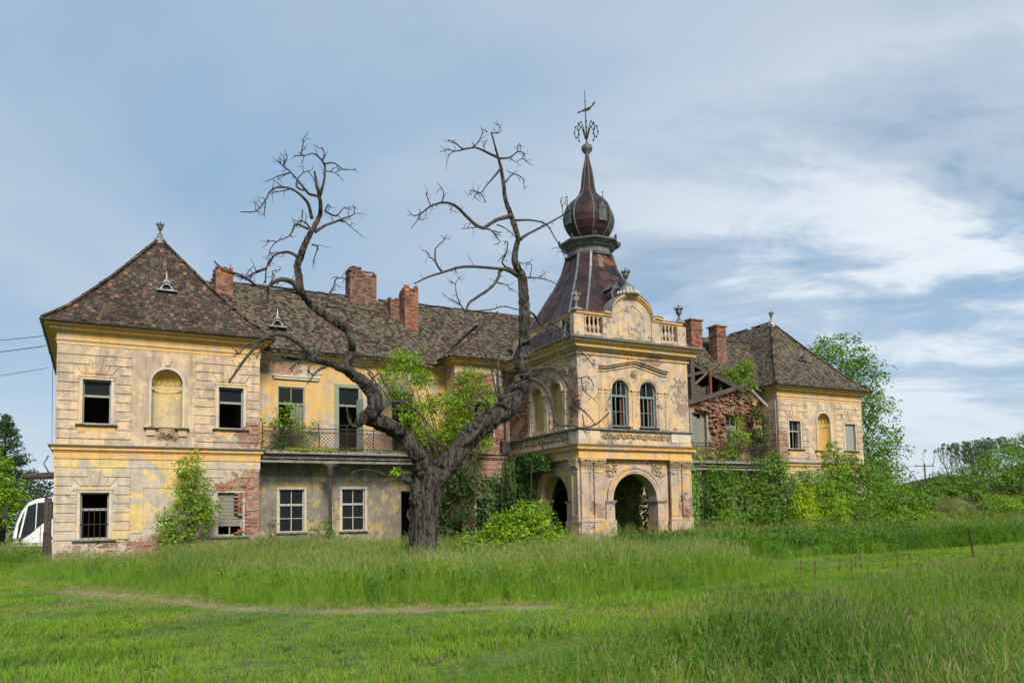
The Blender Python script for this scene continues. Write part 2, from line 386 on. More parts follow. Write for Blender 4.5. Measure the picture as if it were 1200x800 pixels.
def wall_mesh(mb, axis, plane, u0, u1, z0, z1, ops=(), t=.45, ztop=None, flip=False):
    """ops: (ua, ub, za, zb, arched); ztop(u) makes a ragged top"""
    sg = -1 if flip else 1
    def P(u, d, z):
        return (u, plane+d, z) if axis == 'x' else (plane+sg*d, u, z)
    us = {round(u0, 4), round(u1, 4)}
    for o in ops:
        us |= {round(o[0], 4), round(o[1], 4)}
        if o[4]:
            r = (o[1]-o[0])/2; c = (o[0]+o[1])/2
            for k in range(1, 20): us.add(round(c-r*math.cos(pi*k/20), 4))
    if ztop:
        k = u0
        while k < u1: us.add(round(k, 4)); k += .17
    us = sorted(us)
    def crown(o, u):
        if not o[4]: return o[3]
        r = (o[1]-o[0])/2; c = (o[0]+o[1])/2; return o[3]-r+math.sqrt(max(0, r*r-(u-c)**2))
    T = ztop or (lambda u: z1)
    for a, b in zip(us[:-1], us[1:]):
        mid = (a+b)/2; cov = sorted([o for o in ops if o[0] < mid < o[1]], key=lambda o: o[2])
        lo = [(z0, z0)]; spans = []; la, lb = z0, z0
        for o in cov:
            if o[2] > min(la, lb)+.001: spans.append((la, lb, o[2], o[2]))
            if o[2] > z0+.001: mb.quad(P(a, 0, o[2]), P(b, 0, o[2]), P(b, t, o[2]), P(a, t, o[2]))
            la, lb = crown(o, a), crown(o, b)
            mb.quad(P(a, 0, la), P(a, t, la), P(b, t, lb), P(b, 0, lb))
        Ta, Tb = T(a), T(b)
        spans.append((la, lb, Ta, Tb))
        for la_, lb_, ha, hb in spans:
            mb.quad(P(a, 0, la_), P(b, 0, lb_), P(b, 0, hb), P(a, 0, ha))
            mb.quad(P(a, t, la_), P(a, t, ha), P(b, t, hb), P(b, t, lb_))
        mb.quad(P(a, 0, Ta), P(b, 0, Tb), P(b, t, Tb), P(a, t, Ta))
    for o in ops:
        sp = o[3]-(o[1]-o[0])/2 if o[4] else o[3]
        for u in (o[0], o[1]): mb.quad(P(u, 0, o[2]), P(u, t, o[2]), P(u, t, sp), P(u, 0, sp))
    for u in (u0, u1): mb.quad(P(u, 0, z0), P(u, t, z0), P(u, t, T(u)), P(u, 0, T(u)))
def wall(name, mat, *a, label=None, **k):
    mb = MB(); wall_mesh(mb, *a, **k); return mb.build(name, mat, manor, label)

# ---- blocks of plaster rustication: each its own piece, 2.5 cm proud, chamfered
BC = {}
def block(x0, x1, z0, z1, yf, mat, name='plaster_block', axis='x', top=None, pr=.04):
    """top=(xa,xb): trapezoid whose upper edge differs (voussoirs)"""
    g = .015; x0 += g; x1 -= g; z0 += g; z1 -= g
    ta, tb = (top[0]+g, top[1]-g) if top else (x0, x1)
    cx = (x0+x1)/2; cz = z0
    key = (round(x1-x0, 3), round(z1-z0, 3), round(ta-x0, 3), round(tb-x0, 3), axis, mat.name, round(pr, 3))
    org = (cx, yf, cz) if axis == 'x' else (yf, cx, cz)
    if key in BC: me = BC[key]
    else:
        c = .014; H = z1-z0
        base = [(x0-cx, 0), (x1-cx, 0), (tb-cx, H), (ta-cx, H)]
        ins = [(x0-cx+c, c), (x1-cx-c, c), (tb-cx-c, H-c), (ta-cx+c, H-c)]
        def P(u, d, z): return (u, -d, z) if axis == 'x' else (-d, u, z)
        V = [P(u, -.01, z) for u, z in base]+[P(u, pr-.01, z) for u, z in base]+[P(u, pr, z) for u, z in ins]
        F = [(8, 9, 10, 11)]+[(i, (i+1) % 4, 4+(i+1) % 4, 4+i) for i in range(4)]+[(4+i, 4+(i+1) % 4, 8+(i+1) % 4, 8+i) for i in range(4)]
        me = bpy.data.meshes.new(name); me.from_pydata(V, [], F); me.materials.append(mat); BC[key] = me
    return link(name, me, org, manor)

def rust_bay(xa, xb, wa, wb, wz0, wz1, z_lo, z_hi, nrow, mat, yf=Y0, drop=None, axis='x'):
    """one window bay: rows of blocks, a fan of voussoirs and a keystone over the opening"""
    h = (z_hi-z_lo)/nrow; c = (wa+wb)/2; hi = wz1+.13
    rows = [(z_hi-(i+1)*h, z_hi-i*h) for i in range(nrow)]
    fan = [i for i, (a, b) in enumerate(rows) if a >= hi-.12]
    vi = fan[-1] if fan else 0; ki = vi-1
    for i, (a, b) in enumerate(rows):
        if drop and drop(i, a): continue
        if i == vi:
            a2 = max(a, hi+.005)
            block(xa, wa-.28, a, b, yf, mat, axis=axis); block(wb+.28, xb, a, b, yf, mat, axis=axis)
            e = [wa-.05, wa+.16, c-.12, c+.12, wb-.16, wb+.05]; tp = [wa-.28, wa+.03, c-.19, c+.19, wb-.03, wb+.28]
            for k in (0, 1, 3, 4): block(e[k], e[k+1], a2, b, yf, mat, 'voussoir', axis, (tp[k], tp[k+1]))
            block(c-.12, c+.12, a2, b+h-.02, yf, mat, 'keystone', axis, (c-.24, c+.24), .05)
        elif i == ki:
            block(xa, c-.25, a, b, yf, mat, axis=axis, top=(xa, c-.27)); block(c+.25, xb, a, b, yf, mat, axis=axis, top=(c+.27, xb))
        elif b > wz0-.10 and a < hi:
            block(xa, wa-.13, a, b, yf, mat, axis=axis); block(wb+.13, xb, a, b, yf, mat, axis=axis)
        else: block(xa, xb, a, b, yf, mat, axis=axis)

# ---- windows
def surround(x0, x1, z0, z1, yf, mat, w_=.12, pr=.03, bottom=False):
    mb = MB()
    mb.box(x0-w_, x0, yf-pr, yf+.02, z0, z1); mb.box(x1, x1+w_, yf-pr, yf+.02, z0, z1)
    mb.box(x0-w_-.02, x1+w_+.02, yf-pr-.02, yf+.02, z1, z1+w_)
    return mb.build('window_surround', mat, manor)
def window(x0, x1, z0, z1, yf, mat, tr=.30, cols=1, lower=None, glass_top=True, glass_low=False, label=None, rows=1, mull=True, deep=.16, lean=0):
    f = MB(); y = yf+deep; fw = .055
    f.box(x0, x0+fw, y, y+.07, z0, z1); f.box(x1-fw, x1, y, y+.07, z0, z1)
    f.box(x0+fw, x1-fw, y, y+.07, z1-fw, z1); f.box(x0+fw, x1-fw, y, y+.07, z0, z0+fw)
    zt = z1-(z1-z0)*tr
    f.box(x0+fw, x1-fw, y-.02, y+.06, zt-.05, zt+.04)
    if mull:
        for k in range(1, cols+1):
            xm = x0+(x1-x0)*k/(cols+1); f.box(xm-.02, xm+.02, y+.005, y+.05, z0+fw, zt-.05); f.box(xm-.018, xm+.018, y+.006, y+.05, zt+.04, z1-fw)
        for k in range(1, rows):
            zm = z0+(zt-z0)*k/rows; f.box(x0+fw, x1-fw, y+.012, y+.045, zm-.015, zm+.015)
    o = f.build('window', mat, manor, label)
    def pane(a, b, c, d):
        p = MB(); p.box(a, b, y+.025, y+.031, c, d); p.build('pane', M['glass'], o)
    ncol = cols+1 if mull else 1
    for k in range(ncol):
        a, b = x0+fw+(x1-x0-2*fw)*k/ncol, x0+fw+(x1-x0-2*fw)*(k+1)/ncol
        if glass_top: pane(a+.01, b-.01, zt+.04, z1-fw)
        if glass_low: pane(a+.01, b-.01, z0+fw, zt-.05)
    return o
def sill(x0, x1, z, yf, mat, parent=None, out_=.13):
    mb = MB(); mb.idx([(x0, yf-out_, z-.055), (x1, yf-out_, z-.055), (x1, yf+.15, z-.055), (x0, yf+.15, z-.055),
                       (x0, yf-out_, z-.012), (x1, yf-out_, z-.012), (x1, yf+.15, z+.012), (x0, yf+.15, z+.012)],
                      [(0,3,2,1),(4,5,6,7),(0,1,5,4),(1,2,6,5),(2,3,7,6),(3,0,4,7)])
    return mb.build('sill', mat, parent or manor)

# cornice profiles, (out, z)
def prof_mid(z): return [(-.02, z-.26), (.05, z-.26), (.07, z-.20), (.13, z-.18), (.13, z-.06), (.16, z-.05), (.20, z-.035), (.20, z), (-.02, z+.02)]
def lead(z): return [(-.02, z+.024), (.205, z+.004), (.225, z-.02), (.232, z-.02), (.23, z+.018), (-.02, z+.045)]
def prof_eave(z): return [(-.02, z-.09), (.05, z-.09), (.08, z-.05), (.26, z-.035), (.26, z+.09), (.44, z+.10), (.44, z+.17), (-.02, z+.17)]

def ring(name, path, prof, mat, label=None, closed=False):
    mb = MB(); mb.sweep(path, prof, closed); return mb.build(name, mat, manor, label)

# ---- roofs: deck + individually laid tiles
def roof_height(prof, s):
    for (a, za), (b, zb) in zip(prof[:-1], prof[1:]):
        if s <= b: return za+(zb-za)*(s-a)/(b-a)
    return prof[-1][1]
def palette(kind):
    r = R.random()
    if kind == 'brown':
        if r < .025: return (.36, .15, .07)
        if r < .07: return (.17, .075, .05)
        if r < .11: return (.15, .13, .10)
        if r < .25: return (.10, .09, .05)
        k = R.uniform(.45, 1.3); return (.062*k, .038*k, .03*k)
    if r < .010: return (.30, .13, .07)
    if r < .06: return (.13, .07, .05)
    if r < .17: k = R.uniform(.7, 1.1); return (.16*k, .14*k, .11*k)
    if r < .46: return (.15, .14, .08)
    k = R.uniform(.4, 1.3); return (.074*k, .046*k, .035*k)
def roof_face(tiles, deck, A, ud, L, nd, z0, prof, smax, kl, kr, kind, hole=None, exp_=.155, tw=.165, sl=0.0):
    """A: eave corner (plan); ud along the eave, nd up the slope (plan units); u runs from kl*s to L-kr*s"""
    A, ud, nd = Vector(A), Vector(ud), Vector(nd)
    def P(u, s, up=0.0):
        sag = -.05*math.sin(pi*min(1, max(0, u/L)))*math.sin(pi*s/smax)+.03*mnoise.noise(Vector((u*.6, s*.6, A.x)))*math.sin(pi*min(1, s/smax))
        q = A+ud*u+nd*s; return Vector((q.x, q.y, z0+roof_height(prof, s)+up+sag))
    n = max(1, int(math.ceil(smax/.35)))
    for i in range(n):
        s0, s1 = smax*i/n, smax*(i+1)/n
        ncol = max(1, int((L)/.5))
        for k in range(ncol):
            ua0, ub0 = kl*s0+(L-(kl+kr)*s0)*k/ncol, kl*s0+(L-(kl+kr)*s0)*(k+1)/ncol
            ua1, ub1 = kl*s1+(L-(kl+kr)*s1)*k/ncol, kl*s1+(L-(kl+kr)*s1)*(k+1)/ncol
            c = A+ud*((ua0+ub0)/2)+nd*((s0+s1)/2)
            if hole and hole(c.x, c.y): continue
            deck.quad(P(ua0, s0, -.05), P(ub0, s0, -.05), P(ub1, s1, -.05), P(ua1, s1, -.05))
    s = -.06; row = 0
    while s < smax-.05:
        h0 = roof_height(prof, max(0, s)); h1 = roof_height(prof, min(smax, max(0, s)+.1)); pitch = math.atan2(h1-h0, .1)
        ds = exp_*math.cos(pitch); a, b = kl*max(s, 0), L-kr*max(s, 0)
        u = a+(tw*.5 if row % 2 else 0)-.02
        while u < b:
            c = A+ud*(u+tw/2)+nd*s
            if not (hole and hole(c.x+R.uniform(-.12, .12), c.y+R.uniform(-.12, .12))) and R.random() > .006:
                j = R.uniform(-.018, .018); lift = R.uniform(.0, .022); tl = R.uniform(-.008, .008)
                u0, u1 = u+.004, min(u+tw-.004, b+.05); s0 = s+j; s1 = s+ds*1.22
                p0, p1 = P(u0, s0, .03+lift), P(u1, s0+tl, .03+lift+tl); q0, q1 = P(u0, min(s1, smax), .006), P(u1, min(s1, smax), .006)
                d = Vector((0, 0, -.022)); md = (p0+p1)/2-(q0-p0).normalized()*.022
                tiles.cc = palette(kind)
                tiles.quad(p0, md, p1, q1, q0); tiles.quad(p0+d, md+d, md, p0); tiles.quad(md+d, p1+d, p1, md)
                tiles.quad(p0+d, p0, q0, q0+d); tiles.quad(p1, p1+d, q1+d, q1)
            u += tw
        s += ds; row += 1
def ridge_line(mb, a, b, kind, r=.10, gap=.02):
    a, b = Vector(a), Vector(b); d = b-a; n = max(1, int(d.length/.36)); up = Vector((0, 0, 1))
    side = d.normalized().cross(up).normalized()
    for i in range(n):
        if R.random() < gap: continue
        p, q = a+d*(i/n), a+d*((i+1.08)/n); mb.cc = palette(kind); lf = R.uniform(0, .03)
        ring0, ring1 = [], []
        for k in range(5):
            an = pi*k/4; o = side*math.cos(an)*r+up*(math.sin(an)*r*.8+lf)
            ring0.append(p+o*1.08); ring1.append(q+o*.92)
        for k in range(4): mb.quad(ring0[k], ring0[k+1], ring1[k+1], ring1[k])
        mb.quad(*ring0)

def urn(x, y, z, h, label=None, mat=None, cone=True):
    mb = MB(); k = h*.86
    pr = [(.20, 0), (.20, .05), (.10, .09), (.06, .18), (.09, .22), (.05, .27), (.10, .34), (.19, .46), (.22, .60), (.17, .66), (.21, .70), (.20, .74), (.10, .80), (.05, .86), (.07, .92), (.0, 1.0)]
    mb.lathe((x, y, z), [(r*k*.85, q*k) for r, q in pr], 12)
    for i in range(8):
        a = 2*pi*i/8; c = Vector((x+.19*k*math.cos(a), y+.19*k*math.sin(a), z+.66*k))
        mb.tube([c, c+Vector((math.cos(a)*.07*k, math.sin(a)*.07*k, .09*k)), c+Vector((math.cos(a)*.02*k, math.sin(a)*.02*k, .20*k))], [.035*k, .03*k, .01*k], 5)
    return mb.build('urn', mat or M['urn'], manor, label, smooth=True)

def dormer(x, yf, z, w_=.56, h=.48, dirv=(0, -1)):
    """small arched zinc roof light with a pointed cap"""
    d = Vector((dirv[0], dirv[1], 0)); r = Vector((-d.y, d.x, 0)); mb = MB(); c = Vector((x, yf, z)); n = 8
    fr = [c+r*(-w_/2*math.cos(pi*k/n))+Vector((0, 0, h*.75*math.sin(pi*k/n))) for k in range(n+1)]
    inn = [c+r*(-w_*.32*math.cos(pi*k/n))+Vector((0, 0, .03+h*.5*math.sin(pi*k/n))) for k in range(n+1)]
    apex = c+Vector((0, 0, h*1.2)); back = c-d*1.3+Vector((0, 0, h*1.15))
    for k in range(n):
        mb.quad(fr[k], fr[k+1], inn[k+1], inn[k]); mb.quad(fr[k]+d*.05, fr[k+1]+d*.05, back)
        mb.quad(fr[k], fr[k+1], fr[k+1]+d*.07, fr[k]+d*.07)
    mb.quad(fr[2]+d*.02, fr[6]+d*.02, apex+d*.02)
    mb.obox(c+Vector((0, 0, -.03))+d*.06, r, d, (0, 0, 1), w_*.72, .16, .025)
    mb.tube([apex+Vector((0, 0, -.05)), apex+Vector((0, 0, .28))], [.05, .008], 6)
    o = mb.build('dormer', M['zinc'], manor, 'small arched zinc roof dormer')
    q = MB(); q.idx(inn, [tuple(range(n+1))]); q.v = [tuple(Vector(p)-d*.10) for p in q.v]; q.build('dormer_dark_face', M['dark'], o); return o  # flat dark face paints the shade inside the dormer, no slats

def scroll_relief(name, x0, x1, z0, z1, yf, mat, axis='x', seed=1, n=None, flip=1):
    """carved foliage frieze: rows of curling stems with leaves"""
    rr = random.Random(seed); mb = MB(); h = z1-z0; n = n or max(1, int((x1-x0)/(h*.85)))
    def P(u, d, z): return (u, yf-d, z) if axis == 'x' else (yf-d*flip, u, z)
    for i in range(n):
        c = x0+(x1-x0)*(i+.5)/n; zc = (z0+z1)/2; s = 1 if i % 2 else -1; q = (x1-x0)/n*.46
        pts, rad = [], []
        for k in range(13):
            a = k/12*3.4*pi*.8; rr_ = q*(1-k/14); pts.append(P(c+s*rr_*math.cos(a), .035+.01*k/12, zc+s*min(h*.46, rr_)*math.sin(a)*.95)); rad.append(.03*(1-k/20))
        mb.tube(pts, rad, 5)
        for k in range(5):
            a = rr.uniform(0, 2*pi); l = rr.uniform(.06, .11); u = c+rr.uniform(-1, 1)*q; z = zc+rr.uniform(-.4, .4)*h
            mb.tube([P(u, .02, z), P(u+math.cos(a)*l*.5, .065, z+math.sin(a)*l*.5), P(u+math.cos(a)*l, .03, z+math.sin(a)*l)], [.012, .032, .006], 5)
    return mb.build(name, mat, manor, smooth=True)

# ================================================================ corner pavilions
XL, XR = -1.55, 5.95
def pavilion(dx, which):
    x0, x1 = XL+dx, XR+dx; right = dx > 1
    wins = [(-.66, .32, 1.11, 2.89, False), (4.30, 5.28, 1.11, 2.89, False), (-.66, .32, 5.55, 7.28, False), (4.30, 5.28, 5.55, 7.28, False), (1.76, 2.90, 5.52, 7.86, True)]
    wins = [(a+dx, b+dx, c, d, e) for a, b, c, d, e in wins]
    wall('wall', M['cream_low'], 'x', Y0, x0, x1, -.2, ZC-.005, wins[:2], label=which+' pavilion, lower front wall with bare render and brick')
    wall('wall', M['cream'], 'x', Y0, x0, x1, ZC+.005, ZE+.14, wins[2:], label=which+' pavilion, upper front wall with shell niche')
    for xx, fl in ((x0, False), (x1, True)):
        wall('wall', M['cream_low'], 'y', xx, Y0+.455, 45.9, -.2, ZC-.005, flip=fl); wall('wall', M['cream'], 'y', xx, Y0+.455, 45.9, ZC+.005, ZE+.14, flip=fl)
    wall('wall', M['cream'], 'x', 45.9, x0, x1, -.2, ZE+.14, [(1.8+dx, 2.8+dx, 5.5, 7.4, False)])
    # inside
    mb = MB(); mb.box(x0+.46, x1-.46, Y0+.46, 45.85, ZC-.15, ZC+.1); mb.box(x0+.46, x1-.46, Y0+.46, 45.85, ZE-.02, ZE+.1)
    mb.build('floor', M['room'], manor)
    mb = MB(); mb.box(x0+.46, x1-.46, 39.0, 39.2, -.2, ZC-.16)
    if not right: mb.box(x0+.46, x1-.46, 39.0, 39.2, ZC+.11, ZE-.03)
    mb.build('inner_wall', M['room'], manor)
    for a, b in ((XL, 1.08), (3.36, XR)):
        w_ = wins[0] if a < 0 else wins[1]
        rust_bay(a+dx+.01, b+dx-.01, w_[0], w_[1], 1.11, 2.89, .72 if a < 0 else 1.75, 3.83, 9 if a < 0 else 6, M['cream_low'],
                 drop=(lambda i, z: z < 1.05 and R.random() < .5) if a < 0 else (lambda i, z: False))
        rust_bay(a+dx+.01, b+dx-.01, w_[0], w_[1], 5.55, 7.28, 4.96, 8.57, 10, M['cream'])
    # smooth middle panels
    mb = MB(); mb.box(1.55+dx, 3.1+dx, Y0-.02, Y0+.01, 1.5, 3.05); mb.box(1.09+dx, 1.5+dx, Y0-.035, Y0+.01, 1.3, 3.83); mb.box(1.5+dx, 3.35+dx, Y0-.035, Y0+.01, 3.07, 3.83)
    mb.build('wall_panel', M['panel'], manor)
    # bands under the cornices
    for z_, z2, pr, mt in ((4.19, 4.43, .04, 'yellow'), (3.85, 4.165, .03, 'panel'), (8.79, 9.095, .02, 'yellow'), (8.59, 8.72, .022, 'yellow')):
        ring('wall_band', [(x0, 40), (x0, Y0), (x1, Y0), (x1, 40)][::1], [(-.01, z_), (pr, z_+.008), (pr, z2-.008), (-.01, z2)], M[mt])
    ring('moulding', [(x0, 40), (x0, Y0), (x1, Y0), (x1, 40)], [(-.01, 8.725), (.03, 8.73), (.065, 8.775), (.065, 8.79), (-.01, 8.787)], M['trim'])
    ring('cornice', [(x0, 45), (x0, Y0), (x1, Y0), (x1, 45)], prof_mid(ZC), M['yellow'], which+' pavilion string cornice')
    ring('cornice_flashing', [(x0, 45), (x0, Y0), (x1, Y0), (x1, 45)], lead(ZC), M['coping'])
    ring('eave_cornice', [(x0, 45.9), (x0, Y0), (x1, Y0), (x1, 45.9)], prof_eave(ZE), M['yellow'], which+' pavilion eaves cornice')
    # half-round gutter
    gp = [(.47+.085*math.cos(a)+.03, ZE+.235+.085*math.sin(a)) for a in [pi+pi*k/6 for k in range(7)]]
    gp += [(.49+.07*math.cos(a)+.01, ZE+.235+.075*math.sin(a)) for a in [2*pi-pi*k/6 for k in range(7)]]
    ring('gutter', [(x0, 46), (x0, Y0), (x1, Y0), (x1, 46)], gp, M['gutter'])
    mb = MB(); mb.sweep([(x0, 45.9), (x0, Y0), (x1, Y0), (x1, 45.9)], [(.0, ZE+.175), (.46, ZE+.175), (.46, ZE+.235), (.0, ZE+.235)]); mb.build('eave_board', M['beam'], manor)
    # windows
    f = M['frame']
    for k, (a, b, c, d, e) in enumerate(wins[:4]):
        up = k > 1
        if up: surround(a, b, c, d, Y0, M['trim'], .10)
        else: surround(a, b, c, d, Y0, M['trim'] if right or k == 0 else M['white_frame'], .09)
        ymb = MB(); ymb.box(a-.14, b+.14, Y0-.075, Y0+.0, d+.10, d+.14); ymb.build('window_head', M['yellow'], manor)
        if not up and k == 0:
            o = window(a, b, c, d, Y0, f, .36, 0, mull=False, glass_top=False, label='dark window with rusty bars')
            for q in range(5):
                g = MB(); xx = a+.10+(b-a-.2)*q/4; g.tube([(xx, Y0+.12, c), (xx+R.uniform(-.02, .02), Y0+.12, d-.62)], .012, 6); g.build('bar', M['iron'], o)
            g = MB(); g.box(a, b, Y0+.108, Y0+.132, c+.55, c+.575); g.build('bar', M['iron'], o)
        elif not up:
            o = window(a, b, c, d, Y0, M['white_frame'], .0, 0, mull=False, glass_top=False, label='window behind a lowered slatted grey shutter')
            zz = d-.06
            while zz > c+.42:
                g = MB(); g.obox(((a+b)/2, Y0+.13, zz-.075), (1, 0, 0), (0, 1, -.12), (0, .12, 1), (b-a)/2-.06, .012, .07); g.build('slat', M['board'], o); zz -= .148
            g = MB(); g.box((a+b)/2-.02, (a+b)/2+.02, Y0+.15, Y0+.19, c+.05, c+.40); g.build('mullion', M['white_frame'], o)
        elif right and k == 3:
            o = window(a, b, c, d, Y0, f, .0, 0, mull=False, glass_top=False, label='window boarded up with grey sheets')
            for q in range(3):
                g = MB(); w3 = (b-a-.1)/3; g.box(a+.055+w3*q, a+.05+w3*(q+1), Y0+.11, Y0+.14, c+.05, d-.05); g.build('board', M['frame'], o)
        else:
            o = window(a, b, c, d, Y0, f, .36, 0 if not right else 1, mull=right, glass_top=True, label='open grey window frame without lower glass')
        if up: sill(a-.24, b+.24, c-.02, Y0, M['gutter'], o, .16)
        else: sill(a-.26, b+.26, c-.01, Y0, M['stone'], o, .15)
    for a, b in ((-.66, .32), (4.30, 5.28)):
        mb = MB(); a += dx; b += dx
        mb.box(a-.16, a+.08, Y0-.06, Y0, 5.20, 5.46); mb.box(b-.08, b+.16, Y0-.06, Y0, 5.20, 5.46); mb.box(a+.08, b-.08, Y0-.045, Y0, 5.28, 5.46)
        mb.build('apron', M['yellow'], manor)
    # the niche with its shell head
    cx, r, zs, zb = 2.33+dx, .57, 7.86-.57, 5.52
    mb = MB(); n = 16
    P = lambda a, z: (cx-r*math.cos(a), Y0+.45-.45+r*.85*math.sin(a), z)
    for k in range(n):
        a, b = pi*k/n, pi*(k+1)/n; mb.quad(P(a, zb), P(b, zb), P(b, 6.95), P(a, 6.95)); mb.quad(P(a, 6.95), P(b, 6.95), P(b, zs), P(a, zs))
    mb.idx([P(pi*k/n, zb) for k in range(n+1)], [tuple(range(n+1))])
    no = mb.build('niche', M['ochre'] if right else M['niche_pale'], manor, 'arched wall niche with ribbed shell head')
    sh = MB(); NR = 15
    def SP(a, e):
        rb = 1-.085*abs(math.sin(a*NR/2)); return (cx-r*.99*math.cos(a)*math.cos(e)*rb, Y0+.01+r*.85*math.sin(a)*math.cos(e)*rb, zs+r*.99*math.sin(e))
    nA, nE = 88, 7
    for i in range(nA):
        for j in range(nE):
            a, b, e, g = pi*i/nA, pi*(i+1)/nA, pi/2*j/nE, pi/2*(j+1)/nE; sh.quad(SP(a, e), SP(b, e), SP(b, g), SP(a, g))
    sh.build('shell', M['ochre'], no)
    lip = MB()
    for i in range(14):
        a = pi*(i+.5)/14; lip.lathe((cx-.53*math.cos(a), Y0+.05+.44*math.sin(a), zs-.26-.12*math.sin(a)), [(.0, 0), (.045, .03), (.05, .07), (.02, .12), (0, .13)], 6)
    lip.build('shell_rim', M['yellow'], no, smooth=True)
    ar = MB(); path = [(cx-r-.05, zb)]+[(cx-(r+.05)*math.cos(pi*k/20), zs+(r+.05)*math.sin(pi*k/20)) for k in range(21)]+[(cx+r+.05, zb)]
    for (ax_, az_), (bx_, bz_) in zip(path[:-1], path[1:]): ar.bar((ax_, Y0-.03, az_), (bx_, Y0-.03, bz_), .09, .10, (0, 1, 0))
    ar.build('archivolt', M['trim'], no)
    block(cx-.11, cx+.11, 8.0, 8.42, Y0, M['trim'], 'keystone', top=(cx-.19, cx+.19), pr=.06)
    s_ = sill(cx-.85, cx+.85, 5.50, Y0, M['gutter'], no, .16)
    cs = MB(); cs.box(cx-.75, cx-.42, Y0-.07, Y0, 5.17, 5.44); cs.box(cx+.42, cx+.75, Y0-.07, Y0, 5.17, 5.44)
    cs.lathe((cx, Y0+.02, 4.83), [(.0, 0), (.05, .03), (.06, .09), (.03, .13), (.12, .24), (.26, .42), (.34, .60)], 14)
    cs.build('console', M['yellow'], no, smooth=False)
    scroll_relief('carving', cx-.36, cx+.36, 5.08, 5.42, Y0-.18, M['orn'], seed=int(dx)+3, n=3)
    # roof
    tiles, deck = MB(), MB(); pf = [(0, 0), (.9, .82), (2.3, 2.50), (4.25, 5.08)]; ex = .5
    A0, A1, B0, B1 = x0-ex, x1+ex, Y0-ex, 46.35; W = A1-A0; D = B1-B0; zz = ZE+.24; kd = 'brown' if not right else 'grey'
    roof_face(tiles, deck, (A0, B0), (1, 0), W, (0, 1), zz, pf, 4.25, 1, 1, kd)
    roof_face(tiles, deck, (A0, B1), (0, -1), D, (1, 0), zz, pf, 4.25, 1, 1, kd)
    if right: roof_face(tiles, deck, (A1, B0), (0, 1), D, (-1, 0), zz, pf, 4.25, 1, 1, kd)
    else: roof_face(tiles, deck, (A1, B0), (0, 1), D, (-1, 0), zz, pf, 4.25, 1, 1, kd, exp_=.3, tw=.3)
    roof_face(MB(), deck, (A1, B1), (-1, 0), W, (0, -1), zz, pf, 4.25, 1, 1, kd, exp_=2, tw=2)
    rf = deck.build('roof', M['deck'], manor, which+' pavilion hipped roof')
    tiles.build('roof_tiles', M['tile'], rf, kind='stuff', tint=True)
    rt = MB(); prev = None
    for sx, y_, sy in ((A0, B0, 1), (A1, B0, 1)):
        dd = 1 if sx == A0 else -1
        for (s0, z0_), (s1, z1_) in zip(pf[:-1], pf[1:]):
            ridge_line(rt, (sx+dd*s0, y_+s0, zz+z0_+.02), (sx+dd*s1, y_+s1, zz+z1_+.02), kd)
    ridge_line(rt, (x0+3.75, B0+4.25, zz+5.1), (x0+3.75, B1-4.25, zz+5.1), kd)
    rt.build('ridge_tiles', M['tile'], rf, kind='stuff', tint=True)
    mb = MB(); px_, py_, pz_ = x0+3.75, B0+4.25, zz+5.05
    mb.lathe((px_, py_, pz_), [(.30, -.25), (.24, 0), (.13, .12), (.11, .22)], 8); mb.build('finial_base', M['zinc'], manor)
    urn(px_, py_, pz_+.2, .78, 'dark urn finial on the '+which+' pavilion roof')
    dormer(x0+3.9, Y0+1.45, zz+2.1)
pavilion(0, 'left'); pavilion(37.85, 'right')
# the right pavilion's flank is seen past the ruined wing: its own blocks
for i in range(10):
    h = .361; a = 8.57-(i+1)*h
    block(34.35, 35.42, a, a+h, XL+37.85, M['cream'], axis='y')
# the rusticated bay right of the lower shutter: loose bricks where the corner has lost its render
def brick_patch(name, x0, x1, z0, z1, yf, keep, seed, axis='x', out_=.03, jag=.03, flip=1):
    rr = random.Random(seed); mb = MB(); z = z0; row = 0
    while z < z1:
        x = x0+(.135 if row % 2 else 0)-.1
        while x < x1:
            if keep(x+.13, z+.04, rr):
                k = rr.uniform(.55, 1.25); mb.cc = rr.choice([(.36*k, .13*k, .065*k), (.30*k, .12*k, .07*k), (.40*k, .20*k, .12*k), (.33*k, .27*k, .21*k)])
                o = out_+rr.uniform(-jag, jag); l = .255+rr.uniform(-.02, .0); tz = rr.uniform(-.006, .006)
                if axis == 'x': mb.box(x, x+l, yf-o, yf+.10, z+tz, z+.068+tz)
                else: mb.box(yf-o*flip, yf+.10*flip, x, x+l, z+tz, z+.068+tz)
            x += .268
        z += .082; row += 1
    return mb.build(name, M['brick_piece'], manor, kind='stuff', tint=True)
nz = lambda x, z, s: mnoise.noise(Vector((x*s, z*s, 3.3)))
brick_patch('loose_bricks', 5.05, 5.72, 1.2, 3.7, Y0-.005, lambda x, z, r: nz(x, z, 1.1)+.45-abs(z-2.4)*.2+(x-5.3)*.8 > 0.15, 4, out_=.02, jag=.025)
brick_patch('loose_bricks', 4.2, 5.35, 2.93, 3.14, Y0-.005, lambda x, z, r: True, 5, out_=.03)
brick_patch('loose_bricks', 5.3, 5.75, 5.1, 5.75, Y0-.01, lambda x, z, r: nz(x, z, 2.1) > -.1, 6, out_=.025)
brick_patch('loose_bricks', -1.4, 4.6, .35, 1.0, Y0, lambda x, z, r: nz(x, z, .9) > .18, 8, out_=.0, jag=.02)

# ================================================================ recessed wings
def wing_wall(xa, xb, ops_lo, ops_hi, top=None, which=''):
    wall('wall', M['grey_wall'], 'x', YW, xa, xb, -.2, ZC-.16, ops_lo, label=which+' wing, grey ground floor wall')
    wall('wall', M['wing'], 'x', YW, xa, xb, ZC-.155, ZE, ops_hi, label=which+' wing, upper wall', ztop=top)
